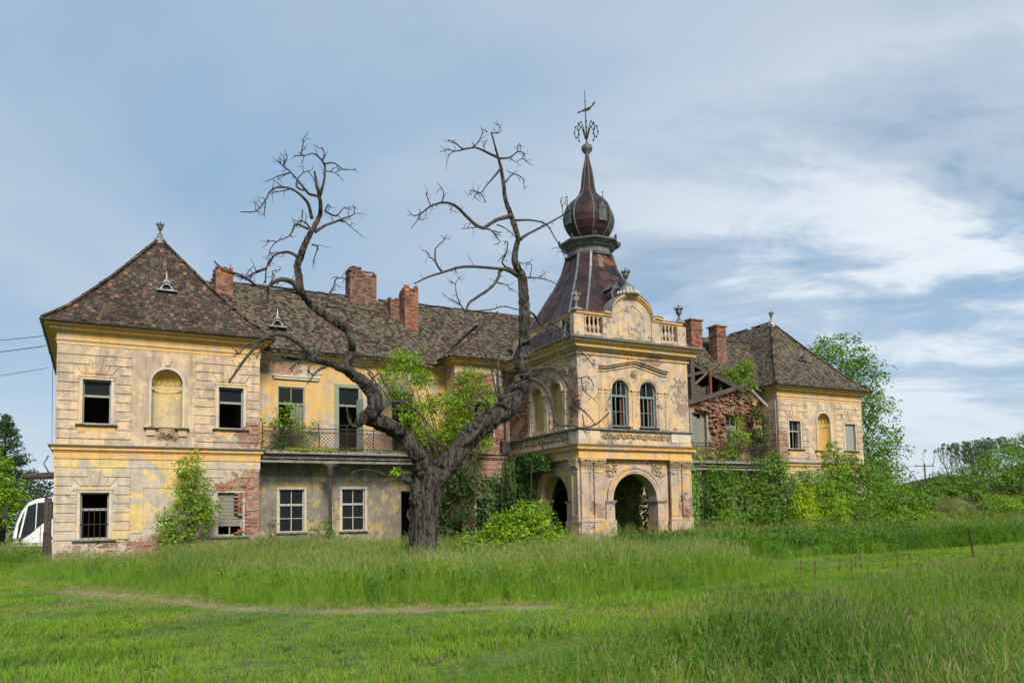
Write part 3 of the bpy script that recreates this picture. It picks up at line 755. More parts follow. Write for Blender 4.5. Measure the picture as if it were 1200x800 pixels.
# left
lo = [(7.02, 8.12, 1.18, 3.08, False), (9.83, 10.92, 1.18, 3.10, False), (12.7, 13.7, 0, 3.0, False)]
hi = [(6.95, 8.13, 4.9, 7.68, False), (9.62, 10.80, 4.74, 7.80, False), (12.25, 13.35, 4.9, 7.7, False)]
wing_wall(XR, 15.0, lo, hi, which='left')
for a, b, c, d, _ in lo[:2]:
    surround(a, b, c, d, YW, M['trim'], .10)
    o = window(a, b, c, d, YW, M['white_frame'], .36, 1, glass_top=True, glass_low=True, rows=2, label='pale framed casement under the balcony', deep=.08)
    for q in range(5):
        g = MB(); xx = a+.14+(b-a-.28)*q/4; g.tube([(xx, YW+.17, c), (xx, YW+.17, d)], .011, 5); g.build('bar', M['iron'], o)
    sill(a-.12, b+.12, c, YW, M['stone'], o)
def tall_door(a, b, c, d, mat, leaf=True, label=None):
    o = window(a, b, c, d, YW, mat, .27, 1 if leaf else 0, mull=leaf, glass_top=True, label=label, deep=.06)
    return o
o = tall_door(*hi[0][:4], M['green_frame'], True, 'green balcony door with one leaf hanging open')
g = MB()
for q in range(3): g.box(7.60+q*.155, 7.60+q*.155+.145, YW+.09, YW+.12, 4.95, 6.85)
g.build('door_leaf', M['board'], o)
g = MB(); g.box(6.99, 7.40, YW+.10, YW+.12, 6.90, 7.58); g.build('pane', M['glass'], o)
o = tall_door(*hi[1][:4], M['green_frame'], False, 'pale green balcony doorway standing open')
for x_, w_ in ((9.60, .10), (10.72, .10)):
    g = MB(); g.box(x_-w_, x_+w_, YW-.05, YW+.03, 4.74, 7.88); g.build('door_jamb', M['green_frame'], o)
g = MB(); g.box(9.5, 10.92, YW-.06, YW+.03, 7.80, 7.96); g.build('door_head', M['green_frame'], o)
g = MB(); g.obox((10.62, YW-.30, 6.0), (.35, -.94, 0), (0, 0, 1), (.94, .35, 0), .24, 1.25, .02); g.build('door_leaf', M['green_frame'], o)
tall_door(*hi[2][:4], M['green_frame'], True, 'green balcony door behind foliage')
for a, b in ((6.85, 8.25),):   # remains of the moulding over the door
    mb = MB(); mb.box(a-.15, b+.55, YW-.14, YW, 8.12, 8.20); mb.box(a-.1, b+.5, YW-.10, YW, 8.02, 8.12); mb.build('moulding', M['trim'], manor)
# right: ruined
hi_r = [(30.60, 31.75, 4.74, 7.62, False), (33.30, 34.25, 5.0, 7.55, False), (27.6, 28.6, 5.0, 7.6, False)]
lo_r = [(28.5, 29.6, 1.18, 3.1, False), (31.2, 33.2, .0, 3.2, False)]
rag = lambda u: 8.25+(u-30.5)*.235+.16*mnoise.noise(Vector((u*2.3, 1, 7)))+.1*mnoise.noise(Vector((u*7, 1, 7))) if u > 30 else 8.15+.12*mnoise.noise(Vector((u*3, 1, 7)))
wing_wall(27.0, XL+37.85, lo_r, hi_r, top=lambda u: min(ZE, rag(u)), which='ruined right')
def kp(x, z, r):
    for a, b, c, d, _ in hi_r:
        if a-.16 < x < b+.16 and c-.1 < z < d+.05: return False
    return z < rag(x)-.05 and nz(x, z, .8)+r.uniform(-.35, .35) > -.22
brick_patch('fallen_bricks', 29.5, 36.2, 5.3, 9.2, YW-.02, kp, 9, out_=.05, jag=.09)
mb = MB()
for k in range(420):   # crumbled core standing proud of the face
    x = R.uniform(31.0, 35.4); z = R.uniform(6.4, 8.9)
    if z > rag(x)+.05 or (x < 31.95) and z < 7.7 or (33.15 < x < 34.4 and z < 7.65): continue
    a = R.uniform(-.7, .7); k2 = R.uniform(.6, 1.2); mb.cc = R.choice([(.34*k2, .15*k2, .09*k2), (.36*k2, .24*k2, .17*k2), (.25*k2, .13*k2, .09*k2)])
    mb.obox((x, YW-.08-R.uniform(0, .12), z), (math.cos(a), R.uniform(-.4, .4), math.sin(a)), (0, 1, .2), (-math.sin(a), 0, math.cos(a)), .125, .07, .035)
mb.build('broken_brickwork', M['brick_piece'], manor, kind='stuff', tint=True)
o = window(*hi_r[0][:4], YW, M['board'], .22, 0, mull=False, glass_top=False, label='balcony doorway closed with old boards')
for q in range(4):
    g = MB(); w_ = 1.04/4; g.box(30.655+w_*q, 30.648+w_*(q+1), YW+.13+.01*(q % 2), YW+.17+.01*(q % 2), 4.8, 7.55-.12*(q % 3)); g.build('board', M['board'], o)
for x_ in (30.55, 31.80):
    g = MB(); g.box(x_-.06, x_+.06, YW-.07, YW+.02, 4.74, 7.72); g.build('door_jamb', M['frame'], o)
o = window(*hi_r[1][:4], YW, M['frame'], .25, 1, glass_top=True, label='weathered upper window of the ruined wing')
for q in range(3): g = MB(); g.box(33.36+.28*q, 33.62+.28*q, YW+.13, YW+.15, 5.1, 7.0); g.build('board', M['board'], o)
# inner walls, floors and rear walls of the wings
for xa, xb in ((XR, 15.0), (27.0, XL+37.85)):
    mb = MB(); mb.box(xa+.02, xb-.02, YW+.46, 42.9, ZC-.14, ZC+.06)
    if xa < 20: mb.box(xa+.02, xb-.02, YW+.46, 42.9, ZE-.02, ZE+.12)
    mb.build('floor', M['room'], manor)
    mb = MB(); mb.box(xa+.02, xb-.02, 39.2, 39.4, -.2, ZC-.15); mb.box(xa+.02, xb-.02, 39.2, 39.4, ZC+.07, ZE-.03); mb.build('inner_wall', M['room'], manor)
    wall('wall', M['cream_low'], 'x', 42.9, xa, xb, -.2, ZE+.1)
# the block behind the tower
cb = [(16.05, 16.9, 1.0, 2.6, False), (16.0, 17.0, 5.5, 7.3, False)]
wall('wall', M['pier'], 'x', Y0, 15.0, XT0-.003, -.2, ZE+.1, cb, label='brick-showing wall between left wing and tower')
wall('wall', M['pier'], 'x', Y0, XT1+.003, 27.0, -.2, ZE+.1)
wall('wall', M['pier'], 'y', 15.0, Y0+.455, 42.9, -.2, ZE+.1); wall('wall', M['pier'], 'y', 27.0, Y0+.455, 42.9, -.2, ZE+.1, flip=True)
wall('wall', M['pier'], 'x', 42.9, 15.0, 27.0, -.2, ZE+.1)
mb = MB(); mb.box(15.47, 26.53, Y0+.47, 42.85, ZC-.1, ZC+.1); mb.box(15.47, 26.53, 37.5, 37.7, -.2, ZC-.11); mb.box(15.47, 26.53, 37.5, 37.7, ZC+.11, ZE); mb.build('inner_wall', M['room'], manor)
for (a, b, c, d, _) in cb: surround(a, b, c, d, Y0, M['trim'], .1); window(a, b, c, d, Y0, M['frame'], .3, 1)
for i in range(8):
    h = .36; a = 4.35-(i+1)*h
    if i < 4: block(15.05, XT0-.7, a, a+h, Y0, M['grey_wall'])
for xa, xb in ((15.0, XT0), (XT1, 27.0)):
    pth = [(xa, YW), (xa, Y0), (xb, Y0)] if xa < 20 else [(xa, Y0), (xb, Y0), (xb, YW)]
    ring('cornice', pth, prof_mid(ZC+.05), M['yellow']); ring('cornice_flashing', pth, lead(ZC+.05), M['coping'])
    ring('eave_cornice', pth, prof_eave(ZE), M['yellow'])

# wing eaves
gpw = [(.47+.085*math.cos(a)+.03, ZE+.1+.085*math.sin(a)) for a in [pi+pi*k/6 for k in range(7)]]+[(.49+.07*math.cos(a)+.01, ZE+.1+.075*math.sin(a)) for a in [2*pi-pi*k/6 for k in range(7)]]
ring('eave_cornice', [(XR, YW), (15.0, YW)], [(-.01, ZE-.30), (.10, ZE-.30), (.14, ZE-.2), (.40, ZE-.06), (.40, ZE+.02), (-.01, ZE+.02)], M['wing'], 'left wing eaves cornice, partly fallen')
ring('gutter', [(XR+.6, YW), (12.6, YW)], gpw, M['gutter'])
mb = MB(); mb.tube([(12.6, 35.0, 9.27), (13.3, 34.95, 9.12), (14.1, 34.8, 8.92)], .07, 8); mb.tube([(14.4, 35.4, 9.1), (14.45, 34.6, 9.15), (14.4, 33.8, 9.35)], .08, 8); mb.build('gutter', M['gutter'], manor, 'broken gutter end at the valley')

# wing roofs
tiles, deck = MB(), MB(); pw = [(0, 0), (4.0, 3.95)]; ze = ZE+.0
roof_face(tiles, deck, (4.0, 35.0), (1, 0), 34.5, (0, 1), ze, pw, 4.0, 0, 0, 'grey',
          hole=lambda x, y: (x > 26.8 and y < 37.35+.15*math.sin(x*5) and x < 31.9+(37.5-y)*.80) or (x > 33 and x < 35.6 and y < 35.35+.2*math.sin(x*7)))
roof_face(MB(), deck, (38.5, 43.0), (-1, 0), 34.5, (0, -1), ze, pw, 4.0, 0, 0, 'grey', exp_=2, tw=2)
rf = deck.build('roof', M['deck'], manor, 'long wing roof, broken open beside the right pavilion'); tiles.build('roof_tiles', M['tile'], rf, kind='stuff', tint=True)
rt = MB(); ridge_line(rt, (4.5, 39, ze+3.98), (38, 39, ze+3.98), 'grey', gap=.05); rt.build('ridge_tiles', M['tile'], rf, kind='stuff', tint=True)
tiles, deck = MB(), MB(); pc = [(0, 0), (5.25, 3.85)]
roof_face(tiles, deck, (14.5, 33.73), (1, 0), 13.0, (0, 1), ZE+.2, pc, 5.25, 1, 1, 'grey', hole=lambda x, y: 18.4 < x < 23.6 and y < 33.9)
roof_face(tiles, deck, (14.5, 39.2), (0, -1), 5.47, (1, 0), ZE+.2, pc, 5.25, 0, 1, 'grey')
roof_face(tiles, deck, (27.5, 33.73), (0, 1), 5.47, (-1, 0), ZE+.2, pc, 5.25, 1, 0, 'grey')
rf = deck.build('roof', M['deck'], manor, 'hipped roof of the block behind the tower'); tiles.build('roof_tiles', M['tile'], rf, kind='stuff', tint=True)
rt = MB(); ridge_line(rt, (14.5, 33.73, ZE+.22), (19.75, 38.98, ZE+4.07), 'brown'); ridge_line(rt, (27.5, 33.73, ZE+.22), (22.25, 38.98, ZE+4.07), 'grey'); rt.build('ridge_tiles', M['tile'], rf, kind='stuff', tint=True)
mb = MB(); a, b = Vector((15.6, 35.4, ZE+1.55)), Vector((18.0, 37.8, ZE+3.05)); mb.bar(a, b, .34, .02, (-.3, .3, 1)); mb.build('flashing', M['zinc'], manor, 'torn metal valley flashing')
dormer(7.06, 36.2, 10.55)

# exposed roof timbers of the ruined wing
def timber(a, b, w_, mat='beam', name='roof_timber', h=None):
    mb = MB(); mb.bar(a, b, w_, h); return mb.build(name, M[mat], manor)
timber((30.3, YW-.15, 8.15), (34.6, YW-.35, 9.42), .22, 'timber', 'fallen_wall_plate', .26)
timber((31.7, 37.0, 11.08), (34.2, 34.75, 8.95), .16, 'timber', 'rafter', .2)
timber((31.0, YW+.3, 8.0), (31.0, YW+.3, 10.9), .30, 'timber', 'roof_post'); timber((32.55, YW+.4, 8.4), (32.55, YW+.4, 10.3), .14, 'red_wood', 'roof_post'); timber((33.35, YW+.4, 8.6), (33.35, YW+.4, 9.9), .16, 'timber', 'roof_post')
timber((30.3, YW+.1, 9.75), (32.2, YW+.5, 10.25), .17, 'timber', 'roof_timber'); timber((31.2, YW+.6, 9.2), (32.6, YW+.6, 10.3), .12, 'beam', 'roof_timber')
for k in range(7): timber((27.4+k*.9, 36.9+R.uniform(-.3, .2), 10.9), (27.4+k*.9, 39.0, 13.05), .11, 'beam', 'rafter')
mb = MB()
for q in range(4): mb.box(31.2+q*.42, 31.6+q*.42, YW+.75, YW+.79, 8.3, 9.35+.1*(q % 2))
mb.build('attic_boards', M['timber'], manor); 
mb = MB(); mb.box(27.1, 36.2, 38.2, 38.3, 8.6, 12.1); mb.build('attic_dark_sheet', M['dark'], manor)  # dark sheet added to paint the gloom of the open attic
mb = MB(); mb.bar((34.9, 34.9, 9.1), (35.75, 34.5, 8.1), .18, .12); mb.build('hanging_gutter', M['zinc'], manor, 'bent gutter length hanging from the broken eave')

# ---- balconies
def balcony(xa, xb, side):
    mb = MB(); mb.box(xa, xb, 34.15, YW, 4.56, 4.70); b = mb.build('balcony', M['stone'], manor, side+' balcony slab')
    mb = MB(); mb.box(xa, xb, 34.32, 34.42, 4.36, 4.55); mb.build('edge_beam', M['beam'], b)
    mb = MB(); mb.box(xa, xb, 34.22, 34.34, 4.18, 4.28); mb.build('edge_beam', M['stone'], b)
    x = xa+.15
    while x < xb: g = MB(); g.box(x, x+.12, 34.3, YW, 4.34, 4.555); g.build('joist', M['beam'], b); x += .75
    y = 34.24; h = 1.0; z0 = 4.70
    def rail(p, q, n_=1):
        g = MB(); g.bar(p, q, .035, .03); g.build('rail', M['iron'], b)
    sag = lambda u: .04*math.sin(u*1.3)+.02*math.sin(u*4)
    k = xa+.1; posts = []
    while k < xb: posts.append(k); k += 1.22
    for i, u in enumerate(posts):
        g = MB(); g.tube([(u, y, z0), (u+sag(u)*.6, y-sag(u), z0+h+.12)], .022, 6); g.lathe((u+sag(u)*.6, y-sag(u), z0+h+.1), [(0, 0), (.035, .03), (0, .08)], 6); g.build('baluster_post', M['iron'], b)
        if i+1 < len(posts):
            v = posts[i+1]; rail((u, y-sag(u), z0+h), (v, y-sag(v), z0+h)); rail((u, y, z0+.12), (v, y, z0+.12)); rail((u, y, z0+.82), (v, y, z0+.82))
            g = MB(); W = v-u; s = .16; zb, zt = z0+.13, z0+.81; H = zt-zb
            d = -H
            while d < W:
                for sg in (1, -1):
                    a0, a1 = max(0, d), min(W, d+H)
                    if a1 > a0:
                        za, zc = (zb+(a0-d), zb+(a1-d)) if sg > 0 else (zt-(a0-d), zt-(a1-d))
                        g.bar((u+a0, y+.006*sg, za), (u+a1, y+.006*sg, zc), .016, .012, (0, 1, 0))
                d += s
            n_ = 6
            for q in range(n_):
                cx_ = u+W*(q+.5)/n_; pts = [(cx_+.07*math.cos(a_), y, z0+.91+.07*math.sin(a_)) for a_ in [2*pi*j/8 for j in range(9)]]; g.tube(pts, .009, 4)
            g.build('lattice', M['iron'], b)
    mb = MB(); rr = random.Random(int(xa))
    for _ in range(260):
        u = rr.uniform(xa, xb); yy = rr.uniform(34.15, 34.6); s = rr.uniform(.03, .12); mb.lathe((u, yy, 4.69), [(s, 0), (s*.9, s*.3), (s*.4, s*.6)], 6)
    mb.build('moss', M['moss'], b, kind='stuff')
    return b
balL = balcony(XR, 15.0, 'left'); balR = balcony(27.0, XL+37.85, 'right')
def column(x, y):
    mb = MB(); pr = [(.16, 0), (.16, .12), (.11, .18), (.085, .3), (.08, 1.6), (.095, 1.65), (.075, 1.75), (.07, 3.35), (.09, 3.4), (.085, 3.5), (.14, 3.72), (.16, 3.9), (.17, 3.98), (.17, 4.1)]
    mb.lathe((x, y, 0), pr, 12)
    for k in range(8):
        a = 2*pi*k/8; mb.tube([(x+.09*math.cos(a), y+.09*math.sin(a), 3.5), (x+.16*math.cos(a), y+.16*math.sin(a), 3.7), (x+.2*math.cos(a), y+.2*math.sin(a), 3.66)], [.02, .03, .01], 5)
    mb.box(x-.3, x+.3, y-.08, y+.08, 4.08, 4.175); return mb.build('column', M['gutter'], manor, smooth=False)
column(8.98, 34.28); column(13.3, 34.28); column(29.8, 34.28); column(33.4, 34.28)

# ---- chimneys
def chimney(x0, x1, y0, y1, z0, z1, kind, seed, label, cap=True, pitted=False):
    rr = random.Random(seed); mb = MB(); mb.box(x0, x1, y0, y1, z0, z1-.25)
    if cap: mb.box(x0-.05, x1+.05, y0-.05, y1+.05, z1-.62, z1-.54)
    ch = mb.build('chimney', M[kind], manor, label)
    g = MB(); z = z1-.25; base = ((.36, .14, .07) if kind == 'brick' else (.24, .12, .08))
    lvl = 3 if cap else 6
    for r in range(lvl):
        for (a, b, c, d, al) in ((x0, x1, y0, y0+.13, 0), (x0, x1, y1-.13, y1, 0), (x0, x0+.13, y0, y1, 1), (x1-.13, x1, y0, y1, 1)):
            u = a if al == 0 else c; e = b if al == 0 else d
            while u < e-.05:
                if cap or rr.random() > .16*r:
                    k = rr.uniform(.6, 1.25); g.cc = tuple(q*k for q in base); j = rr.uniform(-.02, .02)
                    if al == 0: g.box(u, min(e, u+.25), c+j, d+j, z, z+.075)
                    else: g.box(a+j, b+j, u, min(e, u+.25), z, z+.075)
                u += .262
        z += .083
    n = int((z1-z0)*14*(x1-x0+y1-y0))
    for _ in range(n if pitted else n//2):
        k = rr.uniform(.5, 1.3); g.cc = tuple(q*k for q in base); zz = z0+round(rr.uniform(0, z1-z0-.3)/.085)*.085; s = rr.uniform(.006, .03)
        if rr.random() < .5: u = rr.uniform(x0, x1-.24); g.box(u, u+.24, y0-s, y0+.05, zz, zz+.07)
        else: u = rr.uniform(y0, y1-.24); g.box(x0-s, x0+.05, u, u+.24, zz, zz+.07)
    g.build('bricks', M['brick_piece'], ch, kind='stuff', tint=True)
    if cap: c = MB(); c.box(x0-.10, x1+.10, y0-.10, y1+.10, z1, z1+.09); c.build('cap', M['stone'], ch)
chimney(4.62, 5.40, 38.2, 39.4, 11.2, 13.50, 'brick', 1, 'short brick chimney beside the left pavilion roof', cap=False)
chimney(11.15, 12.55, 38.6, 39.5, 12.4, 14.35, 'brick_dark', 2, 'wide crumbling chimney on the ridge, left part taller', cap=False, pitted=True)
mb = MB(); rr_ = random.Random(5)
for k in range(90):
    q = rr_.uniform(.5, 1); mb.cc = (.2*q, .12*q, .09*q); u = 11.08+rr_.uniform(0, .5); mb.box(u, u+.22, 38.55+rr_.uniform(0, .6), 39.3, 14.1+.08*(k//12), 14.175+.08*(k//12))
mb.build('chimney_top', M['brick_piece'], manor, kind='stuff', tint=True)
chimney(13.55, 14.28, 37.1, 38.0, 10.9, 13.35, 'brick', 3, 'tall ragged brick chimney with missing bricks', cap=False, pitted=True)
chimney(13.05, 13.6, 37.9, 38.8, 11.5, 13.0, 'brick_dark', 6, 'broken chimney stub behind the tall one', cap=False, pitted=True)
chimney(33.05, 33.95, 38.0, 38.9, 11.9, 14.0, 'brick', 4, 'capped brick chimney next to the tower')
chimney(34.15, 34.90, 36.9, 37.65, 10.6, 13.45, 'brick', 7, 'tall capped brick chimney with a bricked band')

# ================================================================ the entrance tower
XC, YC2 = (XT0+XT1)/2, (YT+Y0)/2
TY1 = Y0
fa = (19.78, 22.16, 0, 3.50, True); sa = (29.22, 31.66, 0, 3.52, True)
REC = .22     # arch walls sit behind the pilasters
wall('tower_wall', M['pier'], 'x', YT+REC, XT0+.62, XT1-.62, -.2, 4.12, [fa], t=.6, label='arched ground floor front of the tower')
wall('tower_wall', M['pier'], 'y', XT0+REC, YT+.6, TY1-.3, -.2, 4.12, [sa], t=.6, label='arched left side of the tower porch')
wall('tower_wall', M['pier'], 'y', XT1-REC, YT+.6, TY1-.3, -.2, 4.12, [sa], t=.6, flip=True)
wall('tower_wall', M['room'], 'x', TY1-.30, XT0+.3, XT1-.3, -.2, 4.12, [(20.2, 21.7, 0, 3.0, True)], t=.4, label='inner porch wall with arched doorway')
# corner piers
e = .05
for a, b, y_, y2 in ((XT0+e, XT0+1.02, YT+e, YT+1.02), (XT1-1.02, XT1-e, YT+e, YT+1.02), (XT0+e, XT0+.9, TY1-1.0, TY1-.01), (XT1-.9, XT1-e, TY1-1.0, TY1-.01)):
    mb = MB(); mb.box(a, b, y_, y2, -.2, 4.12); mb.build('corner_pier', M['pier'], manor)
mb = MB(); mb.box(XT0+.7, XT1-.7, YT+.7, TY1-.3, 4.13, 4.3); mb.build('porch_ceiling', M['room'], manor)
# archivolts
def arch_band(name, c, zs, r0, prof, yf, axis, mat, legs=0.0, flip=1, thick=.3):
    """prof: (radius offset, out) polygon swept round a half circle"""
    mb = MB(); n = 28; k = len(prof); b = 0; st = []
    A = [pi*i/n for i in range(n+1)]
    for a in A:
        for dr, o in prof:
            r = r0+dr; u, z = c-r*math.cos(a), zs+r*math.sin(a)
            st.append((u, yf-o, z) if axis == 'x' else (yf-o*flip, u, z))
    F = []
    for i in range(n):
        for q in range(k): F.append((i*k+q, i*k+(q+1) % k, (i+1)*k+(q+1) % k, (i+1)*k+q))
    F += [tuple(range(k))[::-1], tuple(n*k+q for q in range(k))]
    mb.idx(st, F); return mb.build(name, mat, manor)
AP = [(-.0, -.02), (-.0, .03), (.06, .035), (.07, .055), (.20, .055), (.21, .085), (.27, .10), (.33, .10), (.34, -.02)]
arch_band('archivolt', (fa[0]+fa[1])/2, fa[3]-1.19, 1.19, AP, YT+REC, 'x', M['pier'])
arch_band('archivolt', (sa[0]+sa[1])/2, sa[3]-1.22, 1.22, AP, XT0+REC, 'y', M['pier'])
# imposts and pedestals beside the arches
def impost(x0, x1, y0, y1):
    mb = MB(); mb.box(x0-.07, x1+.07, y0-.07, y1+.07, 2.24, 2.31); mb.box(x0-.035, x1+.035, y0-.035, y1+.035, 2.18, 2.24); mb.build('impost', M['stone'], manor)
    mb = MB(); mb.box(x0, x1, y0, y1, -.1, 2.18); mb.box(x0-.05, x1+.05, y0-.05, y1+.05, -.1, 1.45); mb.idx([], []); mb.build('arch_pier', M['pier'], manor)
impost(19.36, 19.80, YT+.12, YT+.80); impost(22.14, 22.58, YT+.12, YT+.80)
impost(XT0+.12, XT0+.80, 28.84, 29.24); impost(XT0+.12, XT0+.80, 31.64, 32.04)
# pilasters
def pilaster(c, axis, flip=1, face=None):
    w_ = .26; yf = (YT if face is None else face); mb = MB()
    def bx(u0, u1, o0, o1, z0, z1):
        if axis == 'x': mb.box(u0, u1, yf-o1, yf-o0, z0, z1)
        else:
            a, b = yf-o1*flip, yf-o0*flip; mb.box(min(a, b), max(a, b), u0, u1, z0, z1)
    bx(c-w_-.05, c+w_+.05, -.05, .07, -.1, 1.40); bx(c-w_-.07, c+w_+.07, -.05, .09, 1.40, 1.48)
    bx(c-w_, c+w_, -.05, .03, 1.48, 3.70)
    bx(c-w_, c-w_+.075, .03, .055, 1.60, 3.58); bx(c+w_-.075, c+w_, .03, .055, 1.60, 3.58); bx(c-w_+.075, c+w_-.075, .03, .055, 3.50, 3.58); bx(c-w_+.075, c+w_-.075, .03, .055, 1.60, 1.68)
    bx(c-w_-.02, c+w_+.02, -.05, .055, 3.66, 3.72)
    p = mb.build('pilaster', M['pier'], manor)
    mb = MB()
    bx(c-w_+.01, c+w_-.01, -.04, .06, 3.72, 4.0); bx(c-w_-.06, c+w_+.06, -.04, .15, 4.02, 4.10)
    def P(u, o, z): return (u, yf-o, z) if axis == 'x' else (yf-o*flip, u, z)
    for r_, z_, nn in ((0, 3.74, 4), (1, 3.85, 3)):
        for k in range(nn):
            u = c-w_+.06+(2*w_-.12)*k/(nn-1); mb.tube([P(u, .05, z_), P(u, .10, z_+.08), P(u, .17, z_+.11), P(u, .15, z_+.05)], [.05, .05, .035, .012], 6)
    for s in (-1, 1):
        pts = [P(c+s*(w_+.0-.07*math.cos(a)*(1-a/8)), .12, 3.96+.07*math.sin(a)*(1-a/8)) for a in [j*.7 for j in range(9)]]; mb.tube(pts, [.03-.002*j for j in range(9)], 5)
        mb.lathe(P(c+s*.10, .11, 3.90), [(0, -.05), (.05, 0), (0, .05)], 6)
    mb.build('capital', M['orn'], p, smooth=False); return p
for c in (18.26, 18.92, 23.05, 23.71): pilaster(c, 'x')
for c in (28.30, 32.55, 33.3): pilaster(c, 'y', face=XT0)
for c in (28.30, 32.55): pilaster(c, 'y', -1, face=XT1)
# yellow strips behind, spandrels
for s, (ux, uz) in ((1, (19.5, 4.0)), (-1, (22.44, 4.0))):
    mb = MB()
    cx_, zs_, r_ = (fa[0]+fa[1])/2, fa[3]-1.19, 1.60
    for q in range(60):
        u = R.uniform(0, .62); v = R.uniform(0, .62)
        X, Z = (19.45+u, 4.0-v) if s > 0 else (22.49-u, 4.0-v)
        if (X-cx_)**2+(Z-zs_)**2 < r_*r_: continue
        a = R.uniform(0, 2*pi); mb.tube([(X, YT+REC, Z), (X+.05*math.cos(a), YT+REC-.06, Z+.05*math.sin(a)), (X+.1*math.cos(a), YT+REC-.02, Z+.1*math.sin(a))], [.02, .04, .01], 5)
    mb.build('spandrel_carving', M['orn'], manor, smooth=False)
# entablature
LOOP = [(XT0, TY1), (XT0, YT), (XT1, YT), (XT1, TY1)]
mb = MB(); mb.box(XT0+.03, XT1-.03, YT+.03, TY1-.01, 4.12, 4.30); mb.build('tower_wall', M['yellow'], manor)
ring('architrave', LOOP, [(-.1, 4.11), (.07, 4.11), (.07, 4.17), (.03, 4.18), (.03, 4.44), (-.1, 4.44)], M['yellow'], 'tower architrave band')
ring('cornice', LOOP, [(-.1, 4.43), (.05, 4.43), (.10, 4.49), (.17, 4.50), (.19, 4.60), (.24, 4.64), (.24, 4.69), (-.1, 4.71)], M['yellow'], 'tower string cornice')
ring('cornice_flashing', LOOP, [(-.1, 4.715), (.245, 4.694), (.26, 4.67), (.27, 4.67), (.27, 4.71), (-.1, 4.735)], M['coping'])
# upper storey
wl = (19.72, 20.62, 5.54, 7.61, True); wr = (21.24, 22.14, 5.54, 7.61, True)
wall('tower_wall', M['tower'], 'x', YT+.02, XT0+.02, XT1-.02, 4.71, 8.92, [wl, wr], t=.5, label='upper front wall of the tower with twin windows')
n1 = (29.33, 30.37, 5.62, 7.62, True); n2 = (31.00, 32.04, 5.62, 7.62, True)
wall('tower_wall', M['tower'], 'y', XT0+.02, YT+.525, TY1-.005, 4.71, 8.92, [n1, n2], t=.3, label='upper left side of the tower with blind arches')
wall('tower_wall', M['tower'], 'y', XT1-.02, YT+.525, TY1-.005, 4.71, 8.92, [n1, n2], t=.3, flip=True)
for a, b in ((XT0+.325, XT0+.38), (XT1-.38, XT1-.325)): mb = MB(); mb.box(a, b, 29.0, 32.4, 5.4, 7.9); mb.build('blind_arch_back', M['ochre'], manor, 'yellow painted back of the blind arches')
mb = MB(); mb.box(XT0+.4, XT1-.4, YT+.55, TY1, 4.75, 4.9); mb.box(XT0+.4, XT1-.4, 31.5, 31.6, 4.9, 8.8); mb.box(XT0+.4, XT1-.4, YT+.55, TY1, 8.8, 8.9); mb.build('inner_wall', M['room'], manor)
# panel band and sill course
ring('plinth_course', LOOP, [(-.03, 4.74), (.05, 4.74), (.05, 4.90), (.02, 4.92), (-.03, 4.92)], M['tower'])
ring('sill_course', LOOP, [(-.03, 5.30), (.04, 5.31), (.11, 5.36), (.11, 5.41), (-.03, 5.44)], M['coping'])
for a, b in ((XT0, 19.0), (22.95, XT1)):
    mb = MB(); mb.box(a-.03, b, YT-.035, YT+.02, 4.925, 5.295); mb.build('plinth_panel', M['trim'], manor)
mb = MB(); mb.box(XT0-.035, XT0+.02, YT, 28.7, 4.925, 5.295); mb.build('plinth_panel', M['trim'], manor)
scroll_relief('frieze', 19.15, 22.85, 4.96, 5.27, YT+.01, M['orn'], seed=4)
scroll_relief('frieze', 28.85, 32.9, 4.96, 5.27, XT0+.01, M['orn'], axis='y', seed=5)
# twin windows
for i, (a, b, c, d, _) in enumerate((wl, wr)):
    f = MB(); y = YT+.14; r = (b-a)/2; cx_ = (a+b)/2; zs = d-r; fw = .07
    f.box(a, a+fw, y, y+.07, c, zs); f.box(b-fw, b, y, y+.07, c, zs); f.box(a+fw, b-fw, y, y+.07, c, c+fw); f.box(a+fw, b-fw, y-.02, y+.06, 6.86, 6.96)
    n = 12
    for k in range(n):
        A, B = pi*k/n, pi*(k+1)/n
        f.bar((cx_-(r-.035)*math.cos(A), y+.035, zs+(r-.035)*math.sin(A)), (cx_-(r-.035)*math.cos(B), y+.035, zs+(r-.035)*math.sin(B)), .07, .07, (0, 1, 0))
    for u in ((-.10, .14) if i == 0 else (.0,)): f.box(cx_+u-.02, cx_+u+.02, y+.01, y+.05, 6.96, zs+math.sqrt(r*r-u*u)-.03)
    for u in (-.16,) if i == 0 else (.08, -.16): f.box(cx_+u-.02, cx_+u+.02, y+.01, y+.05, c+fw, 6.86)
    f.box(a+fw, b-fw, y+.02, y+.045, 6.2, 6.225)
    o = f.build('window', M['teal_frame'], manor, ('left' if i == 0 else 'right')+' arched window of the twin pair, panes partly broken')
    for (pa, pb, pc_, pd) in ((a+fw, cx_-.12, 6.96, zs+.2), (cx_+.02, b-fw, 6.96, zs+.15), (b-.28, b-fw, c+fw, 6.86), (a+fw, a+.24, c+fw, 6.2)):
        g = MB(); g.box(pa, pb, y+.028, y+.034, pc_, pd); g.build('pane', M['glass'], o)
    g = MB(); g.box(b-.33, b-.24, y+.09, y+.13, c+.05, 6.86); g.build('inner_sash', M['red_wood'], o)
    g = MB(); g.obox((b-.13, y+.2, 6.2), (.25, .96, 0), (.96, -.25, 0), (0, 0, 1), .20, .02, .62); g.build('casement', M['teal_frame'], o)
    sill(a-.08, b+.08, c-.0, YT, M['gutter'], o, .13)
f = MB()   # casement leaf swung out on the left
